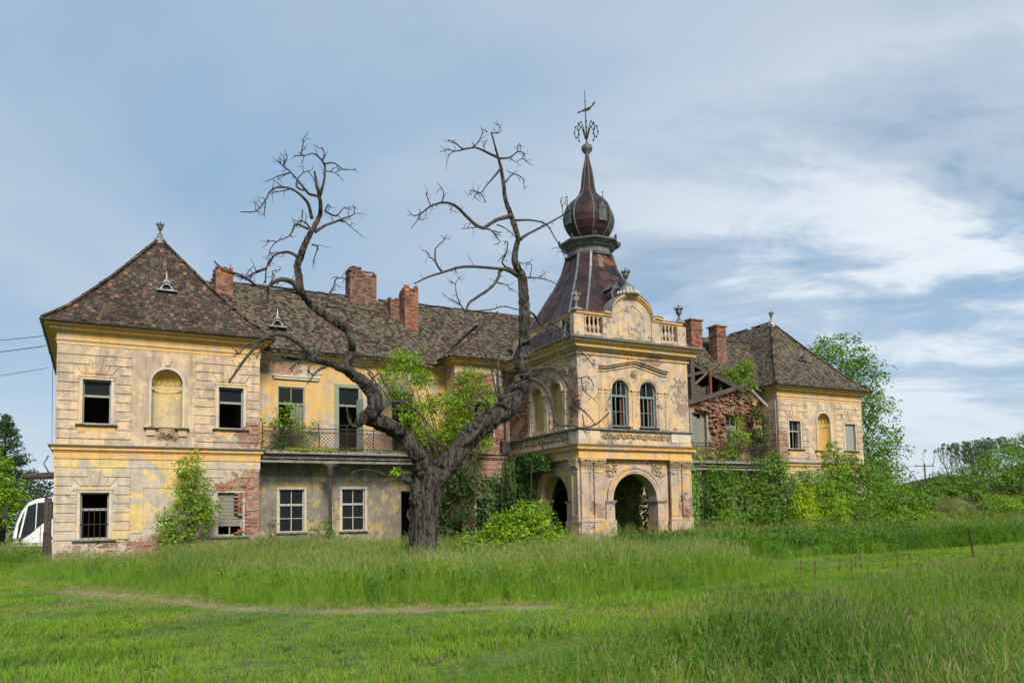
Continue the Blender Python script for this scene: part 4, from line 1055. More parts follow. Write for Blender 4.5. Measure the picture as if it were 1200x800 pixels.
for p_, q_ in (((19.70, 28.02, 5.6), (19.70, 28.02, 6.86)), ((19.42, 27.60, 5.6), (19.42, 27.60, 6.86)), ((19.70, 28.02, 5.6), (19.42, 27.60, 5.6)), ((19.70, 28.02, 6.86), (19.42, 27.60, 6.86))): f.bar(p_, q_, .05, .04)
f.build('casement', M['frame'], manor, 'empty casement swung open outside the left twin window')
WP = [(0, -.02), (0, .03), (.05, .035), (.06, .06), (.15, .07), (.16, -.02)]
for (a, b, c, d, _) in (wl, wr): arch_band('archivolt', (a+b)/2, d-(b-a)/2, (b-a)/2, WP, YT+.02, 'x', M['tower'])
for (a, b, c, d, _) in (n1, n2): arch_band('archivolt', (a+b)/2, d-(b-a)/2, (b-a)/2, WP, XT0+.02, 'y', M['tower'])
# narrow pilasters between and beside the twin openings
def slim(c, axis, yf, w_=.13, z0=5.44, z1=7.12):
    mb = MB()
    def bx(u0, u1, o, z0, z1):
        if axis == 'x': mb.box(u0, u1, yf-o, yf+.03, z0, z1)
        else: mb.box(yf-o, yf+.03, u0, u1, z0, z1)
    bx(c-w_, c+w_, .04, z0, z1); bx(c-w_-.04, c+w_+.04, .08, z1, z1+.07); bx(c-w_-.02, c+w_+.02, .06, z1-.16, z1-.11); bx(c-w_-.03, c+w_+.03, .07, z0, z0+.12)
    return mb.build('slim_pilaster', M['tower'], manor)
for c in (19.50, 20.93, 22.36): slim(c, 'x', YT+.02)
slim(19.10, 'x', YT+.02, .07); slim(22.72, 'x', YT+.02, .07)
for c in (29.1, 30.68, 32.27): slim(c, 'y', XT0+.02)
# low pediment hood with consoles
def hood(u0, u1, z0, rise, axis, yf):
    mb = MB(); c = (u0+u1)/2
    pts = [(u0, z0), (u0+.28, z0), (c, z0+rise), (u1-.28, z0), (u1, z0)]
    for (a, za), (b, zb) in zip(pts[:-1], pts[1:]):
        for o, dz, h in ((.19, .05, .07), (.12, -.03, .07), (.05, -.17, .06)):
            V = [(a, za+dz-h/2), (b, zb+dz-h/2), (b, zb+dz+h/2), (a, za+dz+h/2)]
            if axis == 'x': mb.idx([(u, yf-o, z) for u, z in V]+[(u, yf+.02, z) for u, z in V], [(0,1,2,3),(0,4,5,1),(2,6,7,3),(1,5,6,2),(0,3,7,4)])
            else: mb.idx([(yf-o, u, z) for u, z in V]+[(yf+.02, u, z) for u, z in V], [(0,1,2,3),(0,4,5,1),(2,6,7,3),(1,5,6,2),(0,3,7,4)])
    return mb.build('pediment_hood', M['tower'], manor)
hood(19.05, 22.80, 8.12, .34, 'x', YT+.02); hood(28.75, 32.75, 8.05, .45, 'y', XT0+.02)
for c, ax_, yf in ((20.93, 'x', YT+.02), (30.68, 'y', XT0+.02)):
    mb = MB()
    P = (lambda u, o, z: (u, yf-o, z)) if ax_ == 'x' else (lambda u, o, z: (yf-o, u, z))
    pts = [P(c+.15*math.cos(a), .05, 7.93+.15*math.sin(a)) for a in [2*pi*k/14 for k in range(15)]]; mb.tube(pts, .03, 6, cap=False)
    mb.lathe(P(c, .05, 7.83), [(0, 0), (.08, .03), (.10, .10), (.08, .17), (0, .20)], 8); mb.build('medallion', M['orn'], manor)
# top cornice
ring('frieze_band', LOOP, [(-.03, 8.60), (.03, 8.60), (.05, 8.64), (.05, 8.68), (-.03, 8.68)], M['yellow'])
ring('eave_cornice', [(XT0, TY1+.3), (XT0, YT), (XT1, YT), (XT1, TY1+.3)], [(-.03, 8.80), (.06, 8.80), (.10, 8.87), (.28, 8.89), (.28, 8.99), (.36, 9.04), (.46, 9.10), (.46, 9.17), (-.03, 9.20)], M['yellow'], 'tower main cornice')
ring('gutter', [(XT0, TY1+.3), (XT0, YT), (XT1, YT), (XT1, TY1+.3)], [(.40, 9.175), (.56, 9.18), (.58, 9.22), (.58, 9.27), (.50, 9.28), (-.02, 9.34), (-.02, 9.22)], M['coping'])
mb = MB(); mb.box(XT0+.05, XT1-.05, YT+.05, TY1+.6, 8.93, 9.33); mb.build('tower_deck', M['stone'], manor)
# balustrade
ZB, ZT = 9.62, 10.36
BF = YT+.16; BSx = XT0+.16; BSr = XT1-.16; BB = TY1+.1
mb = MB(); mb.sweep([(BSx, BB), (BSx, BF), (BSr, BF), (BSr, BB)], [(-.20, 9.30), (.02, 9.30), (.02, ZB), (-.20, ZB)]); mb.build('balustrade_base', M['tower'], manor)
ring('balustrade_rail', [(BSx, BB), (BSx, BF), (19.9, BF)], [(-.24, ZT), (-.02, ZT), (.0, ZT+.04), (.06, ZT+.08), (.06, ZT+.16), (-.28, ZT+.16)], M['yellow'], 'left balustrade handrail')
ring('balustrade_rail', [(22.1, BF), (BSr, BF), (BSr, BB)], [(-.24, ZT), (-.02, ZT), (.0, ZT+.04), (.06, ZT+.08), (.06, ZT+.16), (-.28, ZT+.16)], M['yellow'], 'right balustrade handrail')
ring('balustrade_coping', [(BSx, BB), (BSx, BF), (19.9, BF)], [(-.30, ZT+.163), (.085, ZT+.163), (.085, ZT+.19), (-.1, ZT+.21), (-.30, ZT+.19)], M['coping'])
ring('balustrade_coping', [(22.1, BF), (BSr, BF), (BSr, BB)], [(-.30, ZT+.163), (.085, ZT+.163), (.085, ZT+.19), (-.1, ZT+.21), (-.30, ZT+.19)], M['coping'])
def ped(x, y, w_=.26):
    mb = MB(); mb.box(x-w_, x+w_, y-.16, y+.16, 9.3, ZT-.003); mb.box(x-w_-.03, x+w_+.03, y-.19, y+.19, 9.3, 9.45); return mb.build('pedestal', M['tower'], manor)
bfc = BF+.09
for x in (18.16, 19.66, 22.34, 23.81): ped(x, bfc)
bal_me = None
def baluster(x, y):
    global bal_me
    if bal_me is None:
        mb = MB(); mb.lathe((0, 0, 0), [(.075, 0), (.075, .06), (.045, .09), (.05, .12), (.085, .22), (.08, .30), (.04, .42), (.035, .52), (.055, .60), (.045, .63), (.07, .67), (.07, .74)], 10)
        o = mb.build('baluster', M['tower'], manor, origin=(0, 0, 0)); bal_me = o.data; bpy.data.objects.remove(o)
    link('baluster', bal_me, (x, y, ZB), manor)
for x in (18.58, 18.80, 19.02, 19.24): baluster(x, bfc)
for x in (22.76, 22.97, 23.18, 23.39): baluster(x, bfc)
bsc = BSx+.09
def side_ped(x, y, w_=.2):
    mb = MB(); mb.box(x-.16, x+.16, y-w_, y+w_, 9.3, ZT-.003); return mb.build('pedestal', M['tower'], manor)
for sx in (bsc, BSr-.09):
    for y in (29.55, 31.95, 33.7): side_ped(sx, y)
    for y in (28.5, 28.72, 28.94, 29.16, 32.4, 32.65, 32.9, 33.15): baluster(sx, y)
    mb = MB(); mb.box(sx-.08, sx+.08, 29.75, 31.75, 9.3, ZT-.003); mb.build('balustrade_panel', M['tower'], manor)
    mb = MB(); pts = [(sx-.10, 30.75+.30*math.cos(a), 9.95+.30*math.sin(a)) for a in [2*pi*k/18 for k in range(19)]]; mb.tube(pts, .035, 6, cap=False); mb.build('medallion', M['trim'], manor)
# gable with segmental head
gc, gw = 20.97, 1.10
def gz(u):
    a = abs(u-gc)
    if a <= gw: return 10.50+1.0*math.sqrt(max(0, 1-(a/(gw+.02))**2))*.98
    return 10.56
us = [19.86+(22.08-19.86)*k/32 for k in range(33)]; mb = MB()
for a, b in zip(us[:-1], us[1:]):
    za, zb = gz(a)-.06, gz(b)-.06
    mb.quad((a, BF-.01, 9.3), (b, BF-.01, 9.3), (b, BF-.01, zb), (a, BF-.01, za)); mb.quad((a, BF+.3, 9.3), (a, BF+.3, za), (b, BF+.3, zb), (b, BF+.3, 9.3)); mb.quad((a, BF-.01, za), (b, BF-.01, zb), (b, BF+.3, zb), (a, BF+.3, za))
g_ = mb.build('gable', M['tower'], manor, 'curved gable on the tower front')
mb = MB(); sw = []
for k in range(25):
    a = pi*k/24; sw.append((gc-(gw+.04)*math.cos(a), 10.50+1.02*math.sin(a)))
sw = [(19.48, 10.60), (19.68, 10.60), (19.80, 10.60)]+sw+[(22.3, 10.36+.28), (22.5, 10.6), (22.7, 10.58)]
for (a, za), (b, zb) in zip(sw[:-1], sw[1:]):
    V = [(a, za-.05), (b, zb-.05), (b, zb+.04), (a, za+.04)]
    mb.idx([(u, BF-.15, z) for u, z in V]+[(u, BF+.32, z) for u, z in V], [(0,1,2,3),(0,4,5,1),(2,6,7,3),(1,5,6,2),(0,3,7,4)])
    V = [(a, za-.13), (b, zb-.13), (b, zb-.05), (a, za-.05)]
    mb.idx([(u, BF-.08, z) for u, z in V]+[(u, BF+.02, z) for u, z in V], [(0,1,2,3),(0,4,5,1),(2,6,7,3),(1,5,6,2),(0,3,7,4)])
mb.build('gable_cornice', M['yellow'], g_)
mb = MB()
for (a, za), (b, zb) in zip(sw[:-1], sw[1:]):
    V = [(a, za+.043), (b, zb+.043), (b, zb+.075), (a, za+.075)]
    mb.idx([(u, BF-.18, z) for u, z in V]+[(u, BF+.6, z) for u, z in V], [(0,1,2,3),(0,4,5,1),(2,6,7,3),(1,5,6,2),(0,3,7,4)])
mb.build('gable_coping', M['coping'], g_)
mb = MB(); pts = [(gc+.72*math.cos(a), BF-.015, 10.25+.78*math.sin(a)) for a in [pi*k/16 for k in range(17)]]+[(gc-.72, BF-.015, 9.62), (gc+.72, BF-.015, 9.62), (gc+.72, BF-.015, 10.25)]
mb.tube(pts, .025, 5, cap=False); mb.box(gc-.16, gc+.16, BF-.045, BF, 9.75, 10.35); mb.build('gable_panel_moulding', M['tower'], g_)
mb = MB(); mb.idx([], []); mb.lathe((gc-.05, BF+.12, 11.52), [(.50, 0), (.48, .10), (.36, .20), (.30, .38), (.18, .50), (.14, .56)], 16); mb.build('crest', M['zinc'], g_, smooth=False)
mb = MB()
for k in range(11):
    a = pi+pi*k/10; mb.lathe((gc-.05+.50*math.cos(a), BF+.12+.50*math.sin(a), 11.50), [(0, 0), (.06, .05), (.06, .13), (0, .20)], 6)
mb.build('crest_beads', M['trim'], g_)
# weedy patches on the cornice
# urns
urn(20.85, BF+.12, 12.02, .95, 'urn finial crowning the curved gable'); urn(23.81, bfc, ZT+.30, .92, 'urn on the right corner of the balustrade'); urn(18.14, bfc, ZT+.26, .95, 'urn on the left corner of the balustrade', M['stone'])
for x in (18.14, 23.81):
    mb = MB(); mb.lathe((x, bfc, ZT+.19), [(.30, 0), (.26, .06), (.17, .12)], 4, rot=pi/4); mb.build('urn_base', M['stone'], manor)

# ---- spire: concave chamfered pyramid, octagonal collar, onion dome, needle
SX, SY = 20.88, 31.15
def cham(h, c):      # square half-size h with corner cut c -> 8 plan points
    return [(h, -h+c), (h, h-c), (h-c, h), (-h+c, h), (-h, h-c), (-h, -h+c), (-h+c, -h), (h-c, -h)]
levels = [(9.35, 3.10, .62), (9.9, 2.92, .60), (10.7, 2.46, .56), (11.6, 2.0, .52), (12.5, 1.55, .48), (13.3, 1.22, .45), (14.15, 1.00, .42)]
mb = MB(); rings = [[Vector((SX+x, SY+y, z)) for x, y in cham(h, c)] for z, h, c in levels]
for a, b in zip(rings[:-1], rings[1:]):
    for k in range(8): mb.quad(a[k], a[(k+1) % 8], b[(k+1) % 8], b[k])
sp = mb.build('spire', M['copper'], manor, 'rusty sheet-metal spire of the tower')
mb = MB()
for k in range(8):
    for a, b in zip(rings[:-1], rings[1:]): mb.bar(a[k], b[k], .10, .04, (SX-a[k].x, SY-a[k].y, -.2))
mb.build('hip_flashing', M['zinc'], sp)
# standing seams on the faces
mb = MB()
for k in range(8):
    for fr in ((.2, .4, .6, .8) if k % 2 == 0 else (.5,)):
        for a, b in zip(rings[:-1], rings[1:]):
            p, q = a[k].lerp(a[(k+1) % 8], fr), b[k].lerp(b[(k+1) % 8], fr); mb.bar(p, q, .025, .03)
mb.build('seam', M['copper'], sp)
mb = MB()
for k in range(40):   # patched and lifted sheets, mostly on the upper part
    f_ = R.choice([0, 2, 4, 6, 6, 4]); i = R.choice([0, 1, 2, 3, 4, 4, 5, 5]); a, b = rings[i], rings[i+1]; u = R.uniform(.05, .75)
    p0, p1 = a[f_].lerp(a[(f_+1) % 8], u), a[f_].lerp(a[(f_+1) % 8], u+.2); q0, q1 = b[f_].lerp(b[(f_+1) % 8], u), b[f_].lerp(b[(f_+1) % 8], u+.2)
    o = Vector(((p0.x+p1.x)/2-SX, (p0.y+p1.y)/2-SY, .5)).normalized()*.02; t0, t1 = R.uniform(0, .4), R.uniform(.5, 1)
    mb.cc = R.choice([(.19, .07, .035), (.22, .15, .11), (.12, .05, .035)]) if i > 4 else R.choice([(.07, .04, .04), (.09, .04, .035), (.075, .045, .05)]); _ = R.choice([(.17, .065, .035), (.07, .045, .05), (.22, .16, .13), (.10, .04, .035), (.06, .04, .045), (.08, .05, .05)])
    mb.quad(p0.lerp(q0, t0)+o, p1.lerp(q1, t0)+o, p1.lerp(q1, t1)+o, p0.lerp(q0, t1)+o*1.6)
mb.build('metal_patches', tint_mat('patched_sheet', .5, 8, .6), sp, tint=True, kind='stuff')
# dark strips laid on the sheeting, painting the shade of torn holes
mb = MB(); p = rings[2][4].lerp(rings[2][5], .42); q = rings[3][4].lerp(rings[3][5], .42)
for s in (0, .22, .44): mb.bar(p+Vector((-.03, s-.2, .0)), q+Vector((-.03, s-.2, 0)), .09, .03)
mb.build('torn_dark_strips', M['dark'], sp)
# round window in the front face
mb = MB(); c = Vector((20.72, 28.75, 11.72))
for k in range(14):
    a, b = 2*pi*k/14, 2*pi*(k+1)/14
    for r0, r1, o0, o1 in ((.34, .24, 0, 0), (.34, .34, 0, .7)):
        mb.quad(c+Vector((r0*math.cos(a), o0, r0*math.sin(a))), c+Vector((r0*math.cos(b), o0, r0*math.sin(b))), c+Vector((r1*math.cos(b), o1, r1*math.sin(b))), c+Vector((r1*math.cos(a), o1, r1*math.sin(a))))
mb.quad(c+Vector((-.33, -.02, .25)), c+Vector((.33, -.02, .25)), c+Vector((.0, -.02, .60))); mb.quad(c+Vector((-.40, -.04, .2)), c+Vector((0, -.04, .62)), c+Vector((0, .8, .62)), c+Vector((-.4, .8, .2))); mb.quad(c+Vector((.40, -.04, .2)), c+Vector((0, -.04, .62)), c+Vector((0, .8, .62)), c+Vector((.4, .8, .2)))
o = mb.build('roof_window', M['old_lead'], sp)
mb = MB(); mb.idx([c+Vector((.25*math.cos(2*pi*k/14), .05, .25*math.sin(2*pi*k/14))) for k in range(14)], [tuple(range(14))]); mb.build('roof_window_dark_disc', M['dark'], sp)  # dark disc paints the shade inside the round window
# curved roof saddle behind the gable
mb = MB(); n = 14
for k in range(n):
    a, b = pi*k/n, pi*(k+1)/n
    P_ = lambda a, y: (gc-1.12*math.cos(a), y, 10.5+1.0*math.sin(a))
    mb.quad(P_(a, BF+.3), P_(b, BF+.3), P_(b, 30.2), P_(a, 30.2))
mb.build('saddle_roof', M['copper'], sp)
# collar
oct_ = lambda r, z, rot=pi/8: [(SX+r*math.cos(rot+2*pi*k/8), SY+r*math.sin(rot+2*pi*k/8), z) for k in range(8)]
mb = MB(); mb.lathe((SX, SY, 0), [(1.22, 14.02), (1.26, 14.12), (1.12, 14.18), (1.08, 14.42), (1.20, 14.48), (1.28, 14.58), (1.50, 14.70), (1.52, 14.79), (1.30, 14.85), (.9, 14.98), (.66, 15.1), (.5, 15.2)], 8, rot=pi/8)
col = mb.build('collar', M['old_lead'], manor, 'grey octagonal collar below the onion dome')
for x, y, z in oct_(1.49, 14.77): mb = MB(); mb.tube([(x, y, z), (x, y, z+.08), (x+.02, y, z+.22)], [.05, .07, .02], 5); mb.build('collar_knob', M['gutter'], col)
on = [(.50, 14.98), (.80, 15.12), (1.04, 15.36), (1.20, 15.70), (1.25, 16.0), (1.21, 16.32), (1.07, 16.64), (.84, 16.92), (.60, 17.12), (.44, 17.32), (.35, 17.6), (.30, 18.0), (.25, 18.4), (.16, 18.85), (.07, 19.25)]
def lob(a): return 1-.035*(1-abs(math.cos(4*(a-pi/8))))
mb = MB(); mb.lathe((SX, SY, 0), on, 48, sq=lambda a: 1-.05*abs(math.sin(4*(a-pi/8))))
dome = mb.build('onion_dome', M['copper'], manor, 'rusty copper onion dome and needle', smooth=False)
mb = MB()
for k in range(8):
    a = pi/8+2*pi*k/8; mb.tube([(SX+(r+.012)*math.cos(a), SY+(r+.012)*math.sin(a), z) for r, z in on], [.026 if z < 17.3 else .015 for r, z in on], 5)
mb.build('dome_rib', M['zinc'], dome)
mb = MB()
for k in range(4):
    a = -pi/4-pi/2*k-pi/4; d = Vector((math.cos(a), math.sin(a), 0)); r_ = Vector((-d.y, d.x, 0)); c = Vector((SX, SY, 15.95))+d*1.12
    mb.obox(c, r_, d, (0, 0, 1), .22, .10, .32); mb.quad(c+d*.12+r_*-.27+Vector((0, 0, .3)), c+d*.12+r_*.27+Vector((0, 0, .3)), c+d*.12+Vector((0, 0, .62)))
    for s in (-1, 1): mb.quad(c+d*.12+r_*.27*s+Vector((0, 0, .3)), c+d*.12+Vector((0, 0, .62)), c-d*.4+Vector((0, 0, .55)), c-d*.3+r_*.27*s+Vector((0, 0, .3)))
    mb.tube([c+d*.1+Vector((0, 0, .6)), c+d*.1+Vector((0, 0, 1.0))], [.03, .015], 5); mb.lathe(tuple(c+d*.1+Vector((0, 0, .98))), [(0, 0), (.05, .05), (0, .10)], 6)
mb.build('dome_lucarne', simple('dark_green_copper', (.05, .06, .055), (.10, .13, .12), 6, .6), dome)
zt = on[-1][1]
mb = MB(); mb.lathe((SX, SY, zt-.05), [(.06, 0), (.12, .06), (.07, .12), (.24, .32), (.28, .45), (.24, .58), (.08, .70), (.06, .78)], 12)
fin = mb.build('finial_ball', M['urn'], dome, smooth=True)
mb = MB(); mb.tube([(SX, SY, zt+.6), (SX-.02, SY, zt+1.6), (SX-.05, SY, zt+3.35)], [.04, .035, .015], 6)
for k in range(8):
    a = 2*pi*k/8+.2; d = Vector((math.cos(a), math.sin(a), 0)); c = Vector((SX-.02, SY, zt+1.25))
    pts = [c+d*.05+Vector((0, 0, -.35)), c+d*.18+Vector((0, 0, .15)), c+d*.35+Vector((0, 0, .38)), c+d*.52+Vector((0, 0, .25)), c+d*.58+Vector((0, 0, -.05)), c+d*.50+Vector((0, 0, -.30)), c+d*.42+Vector((0, 0, -.22))]
    mb.tube(pts, [.03, .025, .022, .022, .02, .02, .012], 5)
    for j in (2, 3, 4, 5): p = pts[j]; mb.lathe(tuple(p-Vector((0, 0, .05))), [(0, 0), (.055, .05), (0, .12)], 5)
mb.lathe((SX-.045, SY, zt+2.75), [(0, 0), (.05, .05), (0, .1)], 6)
mb.build('finial_crown', M['iron'], dome)
mb = MB(); vz = zt+2.35    # weather vane: swallow-tailed arrow figure
for V in ([(-.42, -.10), (-.28, -.16), (-.26, -.02)], [(-.30, -.10), (-.05, -.06), (.12, .06), (-.02, .10), (-.16, .0)], [(.0, -.08), (.22, .02), (.34, .18), (.16, .16), (.04, .08)], [(.26, .10), (.46, .30), (.52, .44), (.36, .34), (.30, .22)]):
    P_ = [Vector((SX-.03+u*.85, SY-u*.5, vz+z)) for u, z in V]; n = len(P_)
    mb.idx([p+Vector((.01, .015, 0)) for p in P_]+[p-Vector((.01, .015, 0)) for p in P_], [tuple(range(n)), tuple(range(2*n-1, n-1, -1))]+[(i, (i+1) % n, n+(i+1) % n, n+i) for i in range(n)])
mb.build('weather_vane', M['iron'], dome)
# downpipe in the corner
mb = MB(); mb.tube([(17.6, Y0-.12, 8.9), (17.62, Y0-.12, 6.0), (17.6, Y0-.12, .3)], .05, 8); mb.box(17.35, 17.8, Y0-.3, Y0-.02, 4.78, 5.4); mb.build('downpipe', M['gutter'], manor)
brick_patch('loose_bricks', XT1-.6, XT1-.05, 1.5, 2.8, YT-.01, lambda x, z, r: nz(x, z, 1.9) > .02, 15, out_=.045, jag=.02)
brick_patch('loose_bricks', 32.4, 34.1, 5.5, 8.6, XT0+.01, lambda x, z, r: nz(x, z, .9) > -.12, 16, axis='y', out_=.02, jag=.025)
brick_patch('loose_bricks', 28.0, 28.55, 5.6, 8.0, XT0+.01, lambda x, z, r: nz(x, z, 1.6) > .05, 17, axis='y', out_=.015, jag=.02)
brick_patch('loose_bricks', 15.1, 17.5, 4.95, 8.7, Y0-.01, lambda x, z, r: nz(x, z, .7) > -.1 and not (15.9 < x < 17.1 and 5.3 < z < 7.5), 18, out_=.02, jag=.03)

# ================================================================ ground
def gpts(L): return [tuple(on_ground(x, y)[:2]) for x, y in L]
STRIP = [(-40, 44), (-12, 38), (-3.3, 34.0), (-.6, 25.0), (2.0, 17.2), (3.9, 14.3), (7.2, 12.8), (10.1, 12.8), (13.3, 13.7), (15.2, 14.7), (18.4, 17.2), (18.9, 19.5), (17.5, 22.5), (17.5, 26.5), (30, 27), (30, 60), (-40, 60)]
TALLR = [(1.3, 3.0), (1.6, 5.4), (2.5, 7.1), (3.8, 8.3), (5.5, 9.0), (7.5, 9.5), (10.0, 10.1), (12.0, 10.9), (14.4, 12.4), (18.0, 13.0), (23, 13.5), (60, 19), (60, 2), (20, -2)]
def inside(x, y, poly):
    c = np.zeros(x.shape, bool); n = len(poly)
    for i in range(n):
        x1, y1 = poly[i]; x2, y2 = poly[(i+1) % n]
        cond = ((y1 > y) != (y2 > y)); xi = (x2-x1)*(y-y1)/((y2-y1) if y2 != y1 else 1e-9)+x1; c ^= cond & (x < xi)
    return c
def dist_line(x, y, L):
    d = np.full(x.shape, 1e9)
    for (x1, y1), (x2, y2) in zip(L[:-1], L[1:]):
        vx, vy = x2-x1, y2-y1; k = np.clip(((x-x1)*vx+(y-y1)*vy)/(vx*vx+vy*vy), 0, 1); d = np.minimum(d, np.hypot(x-x1-k*vx, y-y1-k*vy))
    return d
PATH = [(-.6, 22.2), (.8, 18.9), (2.1, 15.9), (3.3, 14.0), (5.0, 12.7), (6.8, 12.1)]
BARE = [((-2.0, 14.6), .8), ((3.8, 13.9), .5), ((5.0, 13.3), .6)]
def vnoise(x, y, s, seed=0):
    """smooth value noise, numpy"""
    rs = np.random.RandomState(seed); T = rs.rand(64, 64); u, v = x*s+100, y*s+100; i, j = np.floor(u).astype(int), np.floor(v).astype(int); fu, fv = u-i, v-j
    fu = fu*fu*(3-2*fu); fv = fv*fv*(3-2*fv); g = lambda a, b: T[a % 64, b % 64]
    return (g(i, j)*(1-fu)+g(i+1, j)*fu)*(1-fv)+(g(i, j+1)*(1-fu)+g(i+1, j+1)*fu)*fv
def gz_(x, y):
    """ground height"""
    x = np.asarray(x, float); y = np.asarray(y, float)
    h = .10*(vnoise(x, y, .22, 1)-.5)+.05*(vnoise(x, y, .8, 2)-.5)
    near = np.clip((np.hypot(x, y)-4)/6, 0, 1); h = h*near
    # overgrown spoil heap beyond the right pavilion
    for cx, cy, rx, ry, hh in ((58, 40, 9, 5, 1.9), (52, 42, 5, 4, 1.6), (72, 44, 9, 5, 1.5), (66, 38, 6, 4, .9), (46, 39, 5, 4, .9)):
        h = h+hh*np.exp(-((x-cx)/rx)**2-((y-cy)/ry)**2)*(.75+.5*vnoise(x, y, .5, 3))
    return h
def GZ(x, y): return float(gz_(np.array([x]), np.array([y]))[0])
def ground():
    def axis(a, b, fine, lo, hi):
        v = list(np.arange(a, b+.01, fine)); k = fine; q = b
        while q < hi: k *= 1.22; q += k; v.append(q)
        k = fine; q = a
        while q > lo: k *= 1.22; q -= k; v.insert(0, q)
        return np.array(v)
    xs, ys = axis(-8, 70, .5, -2500, 3500), axis(1, 50, .5, -600, 4000)
    X, Y = np.meshgrid(xs, ys); Z = gz_(X, Y); V = np.c_[X.ravel(), Y.ravel(), Z.ravel()]; nx, ny = len(xs), len(ys)
    I = np.arange(nx*ny).reshape(ny, nx); F = np.stack([I[:-1, :-1], I[:-1, 1:], I[1:, 1:], I[1:, :-1]], -1).reshape(-1, 4)
    me = bpy.data.meshes.new('ground'); me.from_pydata(V.tolist(), [], F.tolist())
    d = dist_line(X, Y, PATH); p = np.clip(1.15-d/.55, 0, 1)*(.55+.6*vnoise(X, Y, 1.3, 5))
    for (cx, cy), r in BARE: p = np.maximum(p, np.clip(1.2-np.hypot(X-cx, (Y-cy)*1.6)/r, 0, 1)*(.4+vnoise(X, Y, 2.5, 6)))
    at = me.attributes.new('bare', 'FLOAT', 'POINT'); at.data.foreach_set('value', p.ravel().astype(np.float32))
    me.polygons.foreach_set('use_smooth', [True]*len(me.polygons))
    mt, t = new_mat('soil_and_turf'); P = t.n('ShaderNodeNewGeometry').outputs['Position']
    b = t.n('ShaderNodeAttribute', attribute_name='bare').outputs['Fac']
    n = t.noise(P, .8, 8, .65); n2 = t.noise(P, 9, 6, .7)
    g = t.mix(t.ramp(n, .35, .65), (.10, .17, .025), (.17, .22, .045)); g = t.mix(t.ramp(n2, .4, .7), g, (.05, .075, .02))
    s = t.mix(t.ramp(n2, .35, .65), (.17, .13, .07), (.36, .31, .17))
    col = t.mix(t.ramp(b, .25, .6), g, s)
    finish(mt, t, col, .95, t.math('ADD', n2, n), .8, .05); me.materials.append(mt)
    o = link('ground', me, (0, 0, 0), None, 'green meadow ground with a worn track', 'structure')
ground()

# ---- foliage
def leaf_mesh(name, cen, nrm, size, tint, mat, parent=None, label=None, kind=None, aspect=.5, droop=.3, seed=0):
    """one folded leaf (two triangles) per row of cen"""
    rs = np.random.RandomState(seed); N = len(cen); cen = np.asarray(cen, float)
    n = np.asarray(nrm, float)+rs.normal(0, .45, (N, 3)); n /= np.linalg.norm(n, axis=1)[:, None]+1e-9
    a = rs.normal(0, 1, (N, 3)); a[:, 2] -= droop*1.6; a -= (a*n).sum(1)[:, None]*n; a /= np.linalg.norm(a, axis=1)[:, None]+1e-9
    b = np.cross(n, a); L = size*(.65+.7*rs.rand(N))[:, None]; W = L*aspect
    p0 = cen-a*L*.5; p2 = cen+a*L*.5; fold = n*W*.28
    p1 = cen+b*W*.5+fold-a*L*.08; p3 = cen-b*W*.5+fold-a*L*.08
    V = np.stack([p0, p1, p2, p3], 1).reshape(-1, 3); org = np.array([(V[:, 0].min()+V[:, 0].max())/2, (V[:, 1].min()+V[:, 1].max())/2, V[:, 2].min()])
    i = np.arange(N)*4; F = np.stack([i, i+1, i+2, i, i+2, i+3], 1).reshape(-1, 3)
    me = bpy.data.meshes.new(name); me.vertices.add(len(V)); me.vertices.foreach_set('co', (V-org).ravel())
    me.loops.add(F.size); me.loops.foreach_set('vertex_index', F.ravel().astype(np.int32))
    me.polygons.add(len(F)); me.polygons.foreach_set('loop_start', (np.arange(len(F))*3).astype(np.int32))
    at = me.color_attributes.new('tint', 'FLOAT_COLOR', 'POINT'); c = np.ones((N, 4), np.float32); c[:, :3] = tint
    at.data.foreach_set('color', np.repeat(c, 4, axis=0).ravel()); me.materials.append(mat); me.update(); me.validate()
    return link(name, me, tuple(org), parent, label, kind)
GREENS = {'bright': ((.27, .43, .022), (.14, .27, .02)), 'mid': ((.16, .30, .032), (.08, .175, .022)), 'dark': ((.075, .155, .026), (.035, .085, .017)),
          'yellow': ((.42, .54, .03), (.27, .40, .025)), 'blue': ((.085, .14, .06), (.05, .095, .045)), 'ash': ((.22, .37, .03), (.11, .22, .022)), 'conifer': ((.05, .10, .035), (.06, .12, .04))}
